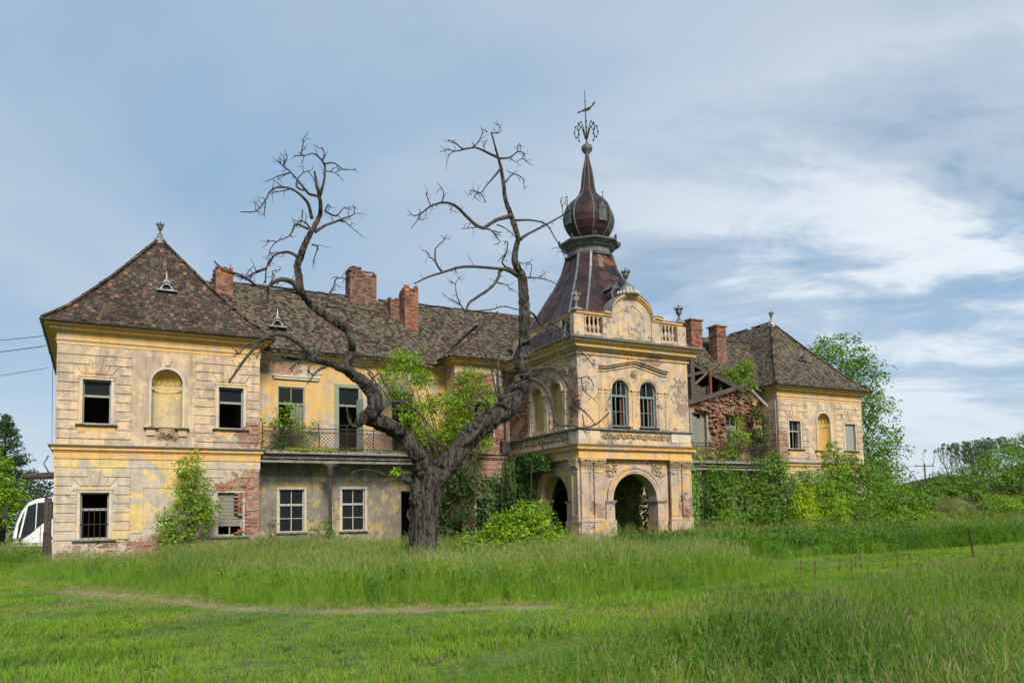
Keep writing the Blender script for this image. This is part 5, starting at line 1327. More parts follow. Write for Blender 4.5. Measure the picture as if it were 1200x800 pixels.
def crown_points(blobs, n, clump, spread, seed, tone, size, up=.5, vary=.5):
    rs = np.random.RandomState(seed); vol = np.array([b[3]*b[4]*b[5] for b in blobs])**.75; vol /= vol.sum(); P, Nn, T = [], [], []
    ca, cb = np.array(GREENS[tone][0]), np.array(GREENS[tone][1])
    for b, v in zip(blobs, vol):
        k = max(3, int(n*v/clump)); d = rs.normal(0, 1, (k, 3)); d /= np.linalg.norm(d, axis=1)[:, None]
        lump = 1+.28*np.sin(d[:, 0]*5+seed+b[0])*np.cos(d[:, 1]*4+d[:, 2]*5)
        r = (.45+.55*rs.rand(k)**.45)*lump; c = np.array(b[:3])+d*r[:, None]*np.array(b[3:6])
        tone_k = rs.rand(k)
        for j in range(k):
            # a spray: one arching shoot carrying leaves on both sides
            m = clump; g_ = d[j]*.8+np.array([0, 0, .35])+rs.normal(0, .5, 3); g_ /= np.linalg.norm(g_); sd = np.cross(g_, [0, 0, 1.0]); sd /= np.linalg.norm(sd)+1e-6; L = spread*rs.uniform(2.0, 3.6)
            u = (np.arange(m)+.5)/m; sg = np.where(np.arange(m) % 2, 1, -1)*spread*.55*np.sin(np.pi*(.15+.8*u))
            q = g_*u[:, None]*L+sd*sg[:, None]+np.array([0, 0, -1.0])*(u*u)[:, None]*L*.45+rs.normal(0, spread*.22, (m, 3)); P.append(c[j]-g_*L*.4+q)
            nn = d[j]*.45+np.array([0, 0, up+.25]); Nn.append(np.repeat(nn[None], m, 0))
            w_ = np.clip(tone_k[j]*vary*2+rs.normal(0, .15, m), 0, 1)[:, None]; T.append(ca*w_+cb*(1-w_))
    P = np.concatenate(P); T = np.concatenate(T)*(1+rs.normal(0, .13, (len(P), 1))); return P, np.concatenate(Nn), np.clip(T, .005, .5)
def stems(mb, base, blobs, rad, seed, per=3):
    rr = random.Random(seed); base = Vector(base)
    for b in blobs:
        c = Vector(b[:3])
        for k in range(per):
            e = c+Vector((rr.uniform(-.6, .6)*b[3], rr.uniform(-.6, .6)*b[4], rr.uniform(-.2, .7)*b[5])); m_ = base.lerp(e, .5)+Vector((rr.uniform(-.15, .15), rr.uniform(-.15, .15), .12*(e-base).length))
            q = base+Vector((rr.uniform(-.3, .3), rr.uniform(-.3, .3), 0))*min(1, b[3]); mb.tube([q, q.lerp(m_, .55), m_, e], [rad, rad*.75, rad*.5, rad*.15], 5)
def shrub(name, base, blobs, n, size, tone, label, cat, seed, clump=9, spread=None, rad=.025, group=None, aspect=.5, up=.5, per=3, blobs_abs=False, droop=.3, stem_mat=None, z=None):
    bz = GZ(base[0], base[1]) if z is None else z
    root = thing(name, (base[0], base[1], bz), label, cat, group)
    bl = [(base[0]+b[0], base[1]+b[1], bz+b[2], *b[3:]) for b in blobs]
    mb = MB(); stems(mb, (base[0], base[1], bz-.05), bl, rad, seed, per); mb.build('stem' if rad < .06 else 'trunk', stem_mat or M['stem'], root)
    P, Nn, T = crown_points(bl, n, clump, spread or size*1.3, seed, tone, size, up)
    leaf_mesh('foliage', P, Nn, size, T, M['leaf'], root, aspect=aspect, seed=seed, droop=droop); return root

# sapling leaning on the left pavilion
shrub('wall_sapling', (3.0, 33.3), [(-.3, 0, .9, .75, .45, .7), (.1, .1, 1.9, .95, .45, .75), (.25, .1, 2.9, .75, .4, .8), (.1, 0, 3.8, .55, .35, .55), (-.75, 0, 1.7, .35, .3, .4), (.95, 0, 2.3, .35, .3, .4), (.3, 0, 4.35, .2, .2, .25)],
      3400, .14, 'bright', 'tall slender sapling growing against the left pavilion wall', 'sapling', 21, clump=6, rad=.03, up=.3)
# plants along the left wing foot
shrub('wild_sapling', (7.9, 34.0), [(0, 0, .7, .5, .4, .6), (.5, 0, 1.4, .45, .3, .4)], 420, .13, 'mid', 'small sapling under the first balcony window', 'sapling', 22)
shrub('wild_sapling', (8.9, 33.6), [(0, 0, .6, .8, .5, .6), (-.2, 0, 1.3, .3, .3, .4), (.9, 0, .4, .5, .4, .4)], 620, .13, 'mid', 'low bushy sapling in front of the balcony column', 'sapling', 23)
shrub('wild_sapling', (6.3, 33.8), [(0, 0, .7, .35, .3, .7), (.1, 0, 1.6, .2, .2, .35)], 260, .10, 'dark', 'thin dark weed at the corner of the left pavilion', 'sapling', 24)
# balcony growth
shrub('balcony_bush', (7.4, 34.9), [(0, 0, .7, .75, .4, .8), (-.2, 0, 1.5, .5, .35, .5), (.9, 0, 1.0, .5, .3, .5), (-.9, 0, 1.3, .45, .3, .2), (.0, 0, 2.1, .3, .2, .3)], 900, .15, 'bright', 'leafy bush growing on the left balcony before the green door', 'bush', 25, clump=6, z=4.7)
shrub('balcony_weed', (6.5, 34.5), [(0, 0, .35, .6, .3, .45), (.6, 0, .3, .6, .3, .35)], 500, .10, 'dark', 'tangled dark weeds at the left end of the left balcony', 'weeds', 26, z=4.7)
# growth between the dead tree and the tower
shrub('climbing_tree', (14.3, 33.2), [(-2.0, .6, 9.0, .75, .6, .55), (-2.7, .6, 8.3, .6, .5, .4), (-1.3, .4, 8.2, .7, .6, .4), (1.0, -.2, 8.1, .8, .6, .7), (1.9, -.4, 7.3, .6, .5, .6), (-.2, 0, 7.0, 1.0, .7, .5), (-1.7, .3, 6.6, .8, .6, .5), (.7, 0, 6.2, 1.1, .6, .5), (-.8, 0, 5.6, 1.2, .7, .45), (-2.4, .4, 7.4, .5, .4, .35), (1.6, 0, 5.3, .6, .5, .4)],
      9500, .135, 'bright', 'bright green young tree growing up past the balcony beside the tower', 'tree', 27, clump=9, rad=.07, per=2, up=.5, spread=.24)
shrub('dark_climber', (14.2, 33.0), [(-.6, 0, 3.4, 1.3, .8, 1.3), (.4, 0, 2.0, 1.4, .9, 1.4), (-.4, 0, .9, 1.4, .8, .9), (.9, 0, 3.5, .9, .7, .9)], 6500, .15, 'dark', 'dark leafy growth behind the dead tree trunk under the balcony', 'bush', 28, rad=.04)
# ivy on the tower corner
def ivy(name, label, boxes, n, seed, size=.13, tone='dark', root_loc=(0, 0, 0)):
    root = thing(name, root_loc, label, 'ivy'); rs = np.random.RandomState(seed); P, Nn = [], []
    for (x0, x1, y0, y1, z0, z1, nx, ny) in boxes:
        k = n//len(boxes); p = np.c_[rs.uniform(x0, x1, k), rs.uniform(y0, y1, k), rs.uniform(z0, z1, k)]
        keep = vnoise(p[:, 0]+p[:, 1], p[:, 2], 1.4, seed) > .22; P.append(p[keep]); Nn.append(np.tile([nx, ny, .35], (keep.sum(), 1)))
    P = np.concatenate(P); Nn = np.concatenate(Nn); ca, cb = map(np.array, GREENS[tone]); w_ = (vnoise(P[:, 0]*3, P[:, 2]*3+P[:, 1], 1, seed+1)+rs.normal(0, .2, len(P))).clip(0, 1)[:, None]
    leaf_mesh('foliage', P, Nn, size, (ca*w_+cb*(1-w_))*1.15, M['leaf'], root, aspect=.8, seed=seed)
    mb = MB(); rr = random.Random(seed); lo, hi = P.min(0), P.max(0)
    for k in range(7):
        x, y = rr.uniform(lo[0], hi[0]), rr.uniform(lo[1], hi[1]); pts = [(x+rr.uniform(-.2, .2), y+rr.uniform(-.1, .1), lo[2]+(hi[2]-lo[2])*q/5*rr.uniform(.8, 1)) for q in range(6)]; mb.tube(pts, .018, 4)
    mb.build('stem', M['stem'], root); return root
ivy('ivy', 'dark ivy climbing the corner between brick wall and tower porch', [(16.3, 18.0, 33.6, 34.1, 0, 3.6, -.3, -1), (16.9, 17.8, 32.4, 33.7, 0, 4.3, -1, -.5), (17.5, 17.8, 31.2, 33.3, 1.5, 4.6, -1, 0), (17.3, 17.75, 31.9, 33.4, 0, 3.2, -1, -.2), (17.35, 17.75, 30.0, 31.6, 3.7, 4.4, -1, 0), (17.5, 17.75, 31.6, 33.0, 3.4, 4.6, -1, 0)], 9000, 31, root_loc=(17.2, 33.2, 0))
ivy('ivy', 'dense ivy hanging on the right side wall of the tower', [(24.1, 24.7, 28.2, 30.0, 0, 4.4, .3, -1), (24.1, 25.4, 28.8, 30.0, 0, 3.6, 0, -1), (24.1, 26.0, 29.5, 31, 0, 4.0, 0, -1), (22.0, 24.0, 31.0, 33.0, 0, 3.8, -.6, -.8), (23.0, 24.2, 29.0, 32.0, 0, 3.6, -.8, -.4)], 9500, 32, root_loc=(24.6, 29.5, 0), tone='mid')
# bright shrub in front of the porch
shrub('bright_shrub', (12.1, 22.4), [(.1, 0, 1.1, .95, .8, .8), (.4, 0, 1.75, .65, .6, .45), (-.9, 0, .85, .75, .6, .5), (1.0, 0, .85, .7, .7, .7), (1.2, .2, .5, .7, .7, .5), (-1.8, 0, .85, .6, .5, .4), (.3, -.9, .55, 1.0, .6, .55), (-.7, .1, 1.35, .55, .5, .4), (-1.2, -.5, .5, .8, .6, .4), (1.5, -.8, .45, .7, .6, .45)],
      11500, .125, 'bright', 'vivid light green shrub in the tall grass before the porch', 'shrub', 33, clump=8, rad=.02, per=4, spread=.17)
# right-hand thicket
RG = 'shrubs crowding the ruined right wing'
def rs_(x, y, w_, h, n, size, tone, label, seed, **k):
    rr = random.Random(seed); bl = [(0, 0, h*.55, w_*.75, w_*.6, h*.42), (w_*.45, .1, h*.42, w_*.55, w_*.5, h*.38), (-w_*.45, -.1, h*.40, w_*.55, w_*.5, h*.36), (rr.uniform(-.3, .3)*w_, 0, h*.82, w_*.42, w_*.4, h*.2), (0, -.3*w_, h*.22, w_*.9, w_*.5, h*.24)]
    return shrub('thicket_shrub', (x, y), bl, n, size, tone, label, 'shrub', seed, group=RG, **k)
rs_(26.0, 30.6, 1.5, 3.65, 5200, .17, 'dark', 'dark shrub pressed against the right side of the tower', 40)
rs_(28.6, 30.8, 2.0, 4.22, 8500, .17, 'mid', 'broad mid green shrub under the ruined balcony', 41)
rs_(31.6, 30.6, 1.9, 4.9, 8000, .18, 'mid', 'highest rounded shrub just left of the right pavilion', 42)
rs_(34.8, 30.4, 2.0, 4.1, 8000, .17, 'ash', 'green shrub before the right pavilion corner', 43)
rs_(37.8, 31.6, 1.4, 5.7, 4600, .19, 'ash', 'tall open shrub reaching the right pavilion cornice', 44)
rs_(31.9, 28.6, 1.0, 3.08, 3400, .14, 'yellow', 'small yellow-green shrub in front of the thicket', 45)
rs_(34.4, 28.8, 1.1, 2.51, 3200, .14, 'bright', 'lime green shrub right of the yellow-green one', 46)
rs_(40.8, 32.8, 2.1, 5.3, 7500, .19, 'mid', 'shrub covering the right pavilion right corner foot', 47)
rs_(44.6, 35.0, 1.9, 5.2, 5500, .20, 'mid', 'shrub just beyond the right pavilion', 48)
rs_(27.0, 28.8, 1.2, 1.94, 2600, .14, 'ash', 'low bright bush at the tower right foot', 49)
rs_(29.8, 28.6, 1.5, 2.17, 3200, .14, 'mid', 'low dark-hearted bush in front of the thicket middle', 50)
rs_(38.0, 30.2, 1.7, 2.17, 3400, .15, 'mid', 'low spreading bush before the right pavilion', 51)
shrub('balcony_bush', (32.9, 34.6), [(0, 0, .8, .5, .3, .6), (.4, 0, 1.6, .5, .3, .5), (1.0, .1, 1.4, .6, .3, .5), (-.5, 0, .8, .5, .3, .3), (.6, 0, 2.4, .35, .3, .4)], 1300, .15, 'bright', 'light green sapling rooted on the ruined right balcony', 'bush', 52, z=4.7)
shrub('balcony_bush', (35.2, 34.7), [(0, 0, .9, .6, .3, .8), (.2, 0, 2.0, .5, .3, .8), (-.2, 0, 3.0, .4, .3, .5)], 1500, .15, 'dark', 'dark sapling in the corner of the right balcony', 'bush', 53, z=4.7)
shrub('balcony_weed', (30.4, 34.4), [(0, 0, .4, .9, .3, .5), (1.3, 0, .25, 1.2, .3, .3), (-1.8, 0, .4, .6, .3, .5)], 1100, .12, 'yellow', 'yellowish weeds along the right balcony railing', 'weeds', 54, z=4.7)
shrub('roof_bush', (34.7, 35.6), [(0, 0, .9, .8, .5, .6), (.6, 0, 1.4, .5, .4, .5), (-.8, 0, .8, .6, .4, .4), (.2, 0, .2, 1.0, .5, .5)], 1700, .17, 'ash', 'bush rooted in the broken eave beside the right pavilion roof', 'bush', 55, z=9.3)
# tree behind the right pavilion
def tree(name, x, y, h, tr, blobs, n, size, tone, label, seed, cat='tree', bare=None, group=None, droop=.3, clump=9):
    z = GZ(x, y); root = thing(name, (x, y, z), label, cat, group); bl = [(x+b[0], y+b[1], z+b[2], *b[3:]) for b in blobs]; mb = MB(); rr = random.Random(seed)
    mb.tube([(x, y, z-.2), (x+.1, y, z+h*.25), (x-.1, y+.1, z+h*.5), (x, y, z+h*.85)], [tr, tr*.8, tr*.55, tr*.15], 10, lump=.2)
    for b in bl:
        for k in range(2):
            s = Vector((x, y, z+h*rr.uniform(.2, .6))); e = Vector(b[:3])+Vector((rr.uniform(-.5, .5)*b[3], rr.uniform(-.5, .5)*b[4], rr.uniform(-.3, .6)*b[5])); mb.tube([s, s.lerp(e, .5)+Vector((0, 0, .4)), e], [tr*.3, tr*.2, tr*.06], 5)
    mb.build('trunk', M['bark'], root); P, Nn, T = crown_points(bl, n, clump, size*1.5, seed, tone, size)
    leaf_mesh('crown', P, Nn, size, T, M['leaf'], root, seed=seed, droop=droop); return root
tree('broadleaf_tree', 61.5, 50, 18.5, .40, [(0, 0, 16.3, 2.6, 2.4, 2.0), (3.0, 0, 14.5, 2.4, 2.2, 2.0), (-2.6, 0, 15.4, 2.4, 2.2, 2.0), (4.6, 0, 11.2, 1.9, 1.9, 1.8), (1.5, 0, 11.2, 2.6, 2.4, 2.0), (5.2, 0, 8.0, 2.3, 2, 1.8), (2.5, 0, 6.8, 3.0, 2.4, 2.2), (6.0, 0, 5.0, 1.8, 2, 1.6), (-2.5, 0, 11, 3, 2.5, 2.5), (-5.5, 0, 14.6, 2.2, 2, 1.6)],
     12500, .31, 'mid', 'tall loose-crowned tree rising behind the right pavilion', 60)
# right edge background
tree('spreading_tree', 80, 45.5, 7.0, .3, [(0, 0, 6.0, 4.4, 2.5, 1.3), (5, 0, 7.5, 3.6, 2.5, 1.3), (-5.0, 0, 4.4, 3.6, 2.4, 1.3), (10, 0, 8.8, 4, 2.5, 1.8), (2, -1, 4.0, 6, 2.4, 1.3), (8, -1, 4.4, 5, 2.4, 1.4), (-8.5, 0, 2.6, 2.4, 2, 1.0), (15, 0, 8.5, 4, 3, 3), (3, -1, 1.8, 6, 2, 1.1), (-5, 0, 2.0, 4, 2, 1.0), (11, -1, 2, 5, 2, 1.4)],
     30000, .28, 'mid', 'wide dark green spreading tree at the right edge', 61, droop=.1)
tree('shrub_tree', 68.5, 46.5, 4.5, .18, [(0, 0, 2.2, 2.4, 2, 1.2), (2.4, 0, 2.6, 2.4, 2, 1.3), (-2.6, 0, 1.7, 2.4, 2, 1.1), (-5.4, 0, 1.5, 2.4, 2, 1.0)], 8000, .26, 'mid', 'rounded bushy tree left of the spreading tree', 62)
tree('shrub_tree', 55.5, 44.0, 3.5, .15, [(0, 0, 2.2, 2.4, 2, 1.3), (2.6, 0, 1.9, 2.2, 2, 1.2), (-2.4, 0, 2.2, 2.2, 2, 1.5)], 6500, .22, 'ash', 'lighter bushy growth between pavilion and spoil heap', 63)
tree('shrub_tree', 49.0, 38.6, 3.5, .15, [(0, 0, 1.9, 2.4, 1.6, 1.3), (1.6, 0, 3.0, 1.4, 1.2, 1.0), (-1.8, 0, 2.6, 1.6, 1.4, 1.3)], 6500, .20, 'mid', 'bushy growth just right of the right pavilion', 64)
# low bramble mounds climbing the spoil heap
for i_, (x_, y_, w_, h_, t_, lb_) in enumerate([(41.5, 30.2, 1.9, 1.7, 'mid', 'low green bramble at the foot of the thicket, leftmost'), (45.5, 32.0, 2.2, 2.0, 'ash', 'low lighter bramble right of the right pavilion'), (50.0, 32.6, 2.2, 1.5, 'mid', 'bramble mound below the dry straw patch'), (56.0, 33.8, 2.5, 1.3, 'mid', 'broad bramble in front of the spoil heap'),
                                                 (62.5, 36.0, 2.4, 1.4, 'ash', 'bramble on the right slope of the spoil heap'), (70.0, 38.5, 2.8, 1.6, 'mid', 'bramble below the spreading tree'), (78.0, 40.5, 3.0, 1.7, 'ash', 'rightmost bramble at the edge of the photo'), (37.5, 27.2, 1.7, 1.0, 'dark', 'dark low bramble before the thicket in the grass'), (52.5, 37.2, 2.0, 1.5, 'mid', 'bramble on the crest of the spoil heap')]):
    shrub('bramble', (x_, y_), [(0, 0, h_*.4, w_, w_*.7, h_*.5), (w_*.6, .2, h_*.35, w_*.7, w_*.6, h_*.4), (-w_*.6, -.2, h_*.35, w_*.7, w_*.6, h_*.4)], 3600, .20, t_, lb_, 'bramble', 200+i_, clump=7, group='brambles over the spoil heap', per=2)
# weeping willow
def willow():
    x, y = 120.5, 74; root = thing('weeping_willow', (x, y, 0), 'weeping willow with trailing grey-green branches beyond the hedge', 'tree'); mb = MB(); rs = np.random.RandomState(70); P = []
    mb.tube([(x, y, -.2), (x, y, 5), (x-1, y, 9), (x-2, y, 12)], [.5, .4, .3, .1], 8); mb.tube([(x, y, 5), (x+3, y, 9), (x+4.5, y, 12.2)], [.35, .2, .08], 7)
    for k in range(150):
        c = rs.choice([0, 1, 2]); cx = [-3.6, 1.0, 5.0][c]+rs.normal(0, 1.15); cy = rs.normal(0, 2); tz = [12.0, 12.4, 13.0][c]-abs(rs.normal(0, .8)); L = rs.uniform(1.5, 5.0)
        px_ = x+cx; n = int(L*11)
        for j in range(n): q = j/n; P.append((px_+cx*.06*q*3+rs.normal(0, .12), y+cy+rs.normal(0, .12), tz+.6*math.sin(q*3)*.5-L*q*q))
        if k % 5 == 0: mb.tube([(x+cx*.3, y+cy*.3, 9), (x+cx*.7, y+cy*.7, tz-.2), (px_, y+cy, tz)], [.12, .07, .03], 4)
    mb.build('trunk', M['bark'], root); P = np.array(P); ca, cb = map(np.array, GREENS['blue']); w_ = rs.rand(len(P), 1)
    leaf_mesh('crown', P, np.tile([0, -.6, .2], (len(P), 1)), .42, (ca*w_+cb*(1-w_))*1.25, M['leaf'], root, aspect=.28, droop=2.2, seed=71)
willow()
# bare saplings leaning out of the hedge
def bare_sapling(x, y, z, dx, h, label, seed):
    rr = random.Random(seed); mb = MB(); p = [Vector((x+dx*q*q, y, z+h*q)) for q in (0, .25, .5, .75, 1)]; mb.tube(p, [.07, .06, .045, .03, .015], 5)
    for k in range(9):
        q = rr.uniform(.3, 1); s = Vector((x+dx*q*q, y, z+h*q)); e = s+Vector((rr.uniform(-.8, .5), rr.uniform(-.3, .3), rr.uniform(.2, .8))); mb.tube([s, s.lerp(e, .5)+Vector((0, 0, .1)), e], [.025, .018, .008], 4)
    o = mb.build('bare_sapling', M['twig'], None); tag(o, label, 'dead sapling')
bare_sapling(66.5, 45.5, 1.5, -3.4, 4.6, 'leafless sapling leaning left over the hedge, leftmost', 1); bare_sapling(69.8, 45, 2.5, -2.6, 4.6, 'leafless sapling leaning left beside the willow', 2); bare_sapling(71.6, 45, 3, -1.2, 4.0, 'short upright leafless sapling under the willow', 3)
# left background
def pine(x, y, h, w_, seed, label):
    root = thing('pine_tree', (x, y, 0), label, 'tree'); mb = MB(); mb.tube([(x, y, -.2), (x, y, h)], [.22, .03], 8); rs = np.random.RandomState(seed); P, T = [], []
    ca, cb = map(np.array, GREENS['conifer'])
    for k in range(240):
        q = rs.rand()**.8; z = h*(.1+.88*q); L = w_*(1-q)**.85*rs.uniform(.6, 1.15)+.15; a = rs.uniform(0, 2*pi); e = Vector((x+L*math.cos(a), y+L*math.sin(a), z+L*.25)); s = Vector((x, y, z-.1)); mb.tube([s, s.lerp(e, .6)-Vector((0, 0, .1)), e], [.035, .025, .01], 4, cap=False)
        n = int(26*L/w_)+14
        for j in range(n): u = rs.uniform(.25, 1.05); c = s.lerp(e, u); P.append((c.x+rs.normal(0, .10), c.y+rs.normal(0, .10), c.z+rs.normal(0, .09)+.05)); T.append(ca*rs.uniform(.6, 1.6))
    mb.build('trunk', M['bark'], root); leaf_mesh('crown', np.array(P), np.tile([0, 0, .4], (len(P), 1)), .30, np.array(T), M['leaf'], root, aspect=.3, seed=seed, droop=-.3)
pine(-6.4, 70, 10.2, 3.6, 80, 'dark pine tree behind the coach at the left edge')
shrub('garden_tree', (-6.3, 63), [(0, 0, 5.2, 1.2, 1.2, 1.6), (-1.0, 0, 6.6, 1.4, 1.3, 1.7), (.9, 0, 3.9, 1.0, 1, 1.2), (0, 0, 3.2, 1.5, 1, 1.4), (-2.4, 0, 5, 1.6, 1.3, 2)], 6500, .24, 'bright', 'light green broadleaf tree in front of the pine', 'tree', 81, rad=.09, per=3)
shrub('low_hedge', (-6.0, 50), [(0, 0, .5, 1.6, .8, .55), (2.2, 0, .45, 1.3, .8, .5), (-2.6, 0, .6, 1.8, .8, .7)], 3000, .13, 'mid', 'low hedge of weeds in front of the coach', 'hedge', 82)
shrub('gate_weeds', (-2.4, 36.2), [(0, 0, .3, .7, .5, .35), (-1.2, 1, .35, .8, .6, .4), (.4, -.6, .2, .4, .3, .25)], 1300, .11, 'mid', 'weeds at the foot of the gate post', 'weeds', 83)
# far trees that close the horizon, each a tree of its own
rt_ = random.Random(90)
for k, (x, y, h, wd) in enumerate([(158, 113, 7, 8), (176, 122, 6.5, 9), (195, 138, 8, 9), (-6, 118, 8, 6), (-14, 104, 9, 6)]):
    bl = [(rt_.uniform(-.5, .5)*wd, 0, h*rt_.uniform(.45, .75), wd*.6, wd*.4, h*.35) for _ in range(4)]
    tree('distant_tree', x, y, h, .3, bl, 1500, .75, 'blue' if k % 2 else 'mid', ['leftmost distant tree in the gap right of the manor', 'middle distant tree in the gap beside the utility pole', 'rightmost distant tree nearest the willow', 'distant tree behind the pine tree', 'distant tree left of the pine at the photo edge'][k], 91+k, group='distant trees on the horizon')

# ================================================================ the dead tree
TX, TYY = 8.66, 22.3
dead = thing('dead_tree', (TX, TYY, 0), 'huge leafless dead tree with two forking limbs in front of the manor', 'tree')
tw = MB()           # fine twigs
def P8(L): return [(470+x/2.58, 140+y/2.58) for x, y in L]
def P7(L): return [(240+x/2.667, 150+y/2.667) for x, y in L]
def P5(L): return [(240+x/5.33, 300+y/5.33) for x, y in L]
def P6(L): return [(400+x/2.963, 430+y/2.963) for x, y in L]
def PT(L): return [(600+x/6.67, 420+y/6.67) for x, y in L]
PXM = 46.5
def smooth(pts, rad, sub=3, jit=0.02):
    out, ro = [], []; n = len(pts)
    for i in range(n-1):
        p0, p1, p2, p3 = pts[max(0, i-1)], pts[i], pts[i+1], pts[min(n-1, i+2)]
        for k in range(sub):
            t_ = k/sub; q = .5*((2*p1)+(p2-p0)*t_+(2*p0-5*p1+4*p2-p3)*t_*t_+(3*p1-p0-3*p2+p3)*t_**3)
            out.append(q+Vector((R.uniform(-jit, jit), R.uniform(-jit, jit), R.uniform(-jit, jit)))*rad[i]*6); ro.append(rad[i]+(rad[i+1]-rad[i])*t_)
    out.append(pts[-1]); ro.append(rad[-1]); return out, ro
def limb(pts, r0, r1, y0=0.0, y1=None, name='branch', mat='bare_wood', par=None, n=7, twigs=2, rads=None, own=True, tl=.5):
    """a limb followed by eye in the photograph and given its own depth: y0..y1 metres off the trunk plane; radii in px"""
    y1 = y0 if y1 is None else y1; m_ = len(pts)
    W = [at_y(px, py, TYY+y0+(y1-y0)*i/max(1, m_-1)+(.10*math.sin(i*2.1+px) if i else 0)) for i, (px, py) in enumerate(pts)]
    rr = rads or [r0+(r1-r0)*(i/(m_-1))**.8 for i in range(m_)]; rr = [q/PXM for q in rr]
    sp_, sr = smooth(W, rr, 6 if rads and n > 10 else 3)
    mb = MB() if own else tw; mb.tube(sp_, sr, n, jit=.02, lump=.30 if (rads and n > 10) else .16)
    for k in range(int(twigs*m_*.8)):
        i = R.randrange(len(sp_)//4, len(sp_)-1); s = sp_[i]; d = (sp_[min(i+1, len(sp_)-1)]-sp_[i-1]).normalized()
        o = Vector((R.gauss(0, 1), R.gauss(0, 1), R.gauss(.15, 1))).normalized(); e = (o+d*.7).normalized(); L = tl*R.uniform(.4, 1.1)
        pp = [s, s+e*L*.5+Vector((0, 0, R.uniform(-.06, .06))), s+e*L+Vector((R.uniform(-.12, .12), 0, R.uniform(-.12, .12)))]; tw.tube(pp, [.012, .008, .004], 4)
        if R.random() < .6: q = pp[1]; tw.tube([q, q+(o*.8+Vector((R.uniform(-.6, .6), 0, R.uniform(-.6, .6)))).normalized()*L*.5], [.007, .003], 4)
    if own: return mb.build(name, M[mat], par or dead, smooth=True)
# trunk: flared, fluted, hollowed
mb = MB(); tp = [(497, 690), (497.5, 668), (497, 645), (497, 620), (498, 595), (499, 575), (501, 560), (503, 548)]; tr_ = [29, 24, 20.5, 19.5, 19, 20, 22, 18]
W = [at_y(px, py, TYY) for px, py in tp]; sp_, sr = smooth(W, [q/PXM for q in tr_], 5, 0)
rings = []; n = 40
for p, r in zip(sp_, sr):
    rings.append([(p.x+r*(1+.10*math.sin(a*5+p.z*.8)+.06*math.sin(a*9-p.z*1.7)+.09*mnoise.noise(Vector((math.cos(a)*1.6, math.sin(a)*1.6, p.z*1.1))))*math.cos(a), p.y+r*(1+.10*math.sin(a*5+p.z*.8)+.09*mnoise.noise(Vector((math.cos(a)*3, math.sin(a)*3, p.z*2.5))))*math.sin(a), p.z) for a in [2*pi*k/n for k in range(n)]])
vs = [v for r in rings for v in r]; fs = [(i*n+k, i*n+(k+1) % n, (i+1)*n+(k+1) % n, (i+1)*n+k) for i in range(len(rings)-1) for k in range(n)]
mb.idx(vs, fs+[tuple((len(rings)-1)*n+k for k in range(n))]); trunk = mb.build('trunk', M['bark'], dead, 'thick grooved trunk', smooth=True)
# right limb
limb([(505, 565), (517, 551), (535, 529), (549, 514), (563, 501), (578, 491), (590, 482), (601, 469), (607, 455), (611, 443), (612, 427), (614, 405), (614.5, 380), (614, 357), (613, 340), (612, 326), (607, 315), (603.5, 306), (605, 292), (607, 279), (603, 266), (599.5, 255), (595, 243), (592, 232), (590.5, 220), (589, 209), (587, 197), (584, 186), (580, 171), (575.5, 155)], 0, 0, 0, 1.2, 'limb', 'bark', n=22, twigs=.05,
     rads=[16, 16.5, 15.5, 15, 15, 14.5, 15, 14.5, 12, 10.5, 9.4, 8.4, 7.8, 7.5, 7.1, 6.6, 5.8, 5.2, 4.7, 4.4, 4.1, 3.8, 3.5, 3.3, 3.0, 2.7, 2.5, 2.1, 1.6, .9])
# left limb, its elbow and the upper stem
limb([(500, 572), (498, 553), (492, 538), (482, 522), (470, 508), (458, 500), (444, 494), (432, 490)], 0, 0, 0, -.9, 'limb', 'bark', n=22, twigs=.05, rads=[15, 14.5, 13.5, 12, 11, 10.5, 10, 9])
limb([(417, 499), (424, 492), (433, 486), (439, 476), (438, 465), (432, 455), (424, 446), (413, 438), (403, 431), (393, 427), (383, 424), (371, 421), (358, 419), (345, 420), (330, 418)], 0, 0, -.9, -1.6, 'limb', 'bark', n=18, twigs=.2, rads=[4, 8.5, 10.5, 10.5, 10, 9.5, 8.5, 7.5, 6.6, 5.5, 4.6, 4.2, 3.2, 2.5, 1.8])
limb([(404, 436), (409, 422), (412.5, 410), (412.5, 399), (408, 388), (401, 382), (394, 377), (384, 371), (376, 366), (366, 358), (359, 350), (353, 341), (351, 331), (350.5, 322), (348.5, 312), (352, 302), (355, 293), (359, 283), (364, 273), (370, 262), (375, 251), (375.5, 240), (374, 228), (371, 217), (370, 209), (368.5, 201)], 0, 0, -1.2, -1.9, 'limb', 'bark', n=14, twigs=.12,
     rads=[6.5, 6.3, 6, 5.8, 5.8, 5.8, 5.7, 5.5, 5.1, 4.9, 4.9, 4.9, 4.8, 4.5, 4.3, 4.3, 4, 3.6, 3.4, 3.2, 3, 2.6, 2.2, 1.9, 1.5, 1.1])
limb([(418, 500), (412, 498), (408, 489), (406.5, 478)], 3, 1, -1, -1.2, twigs=1)
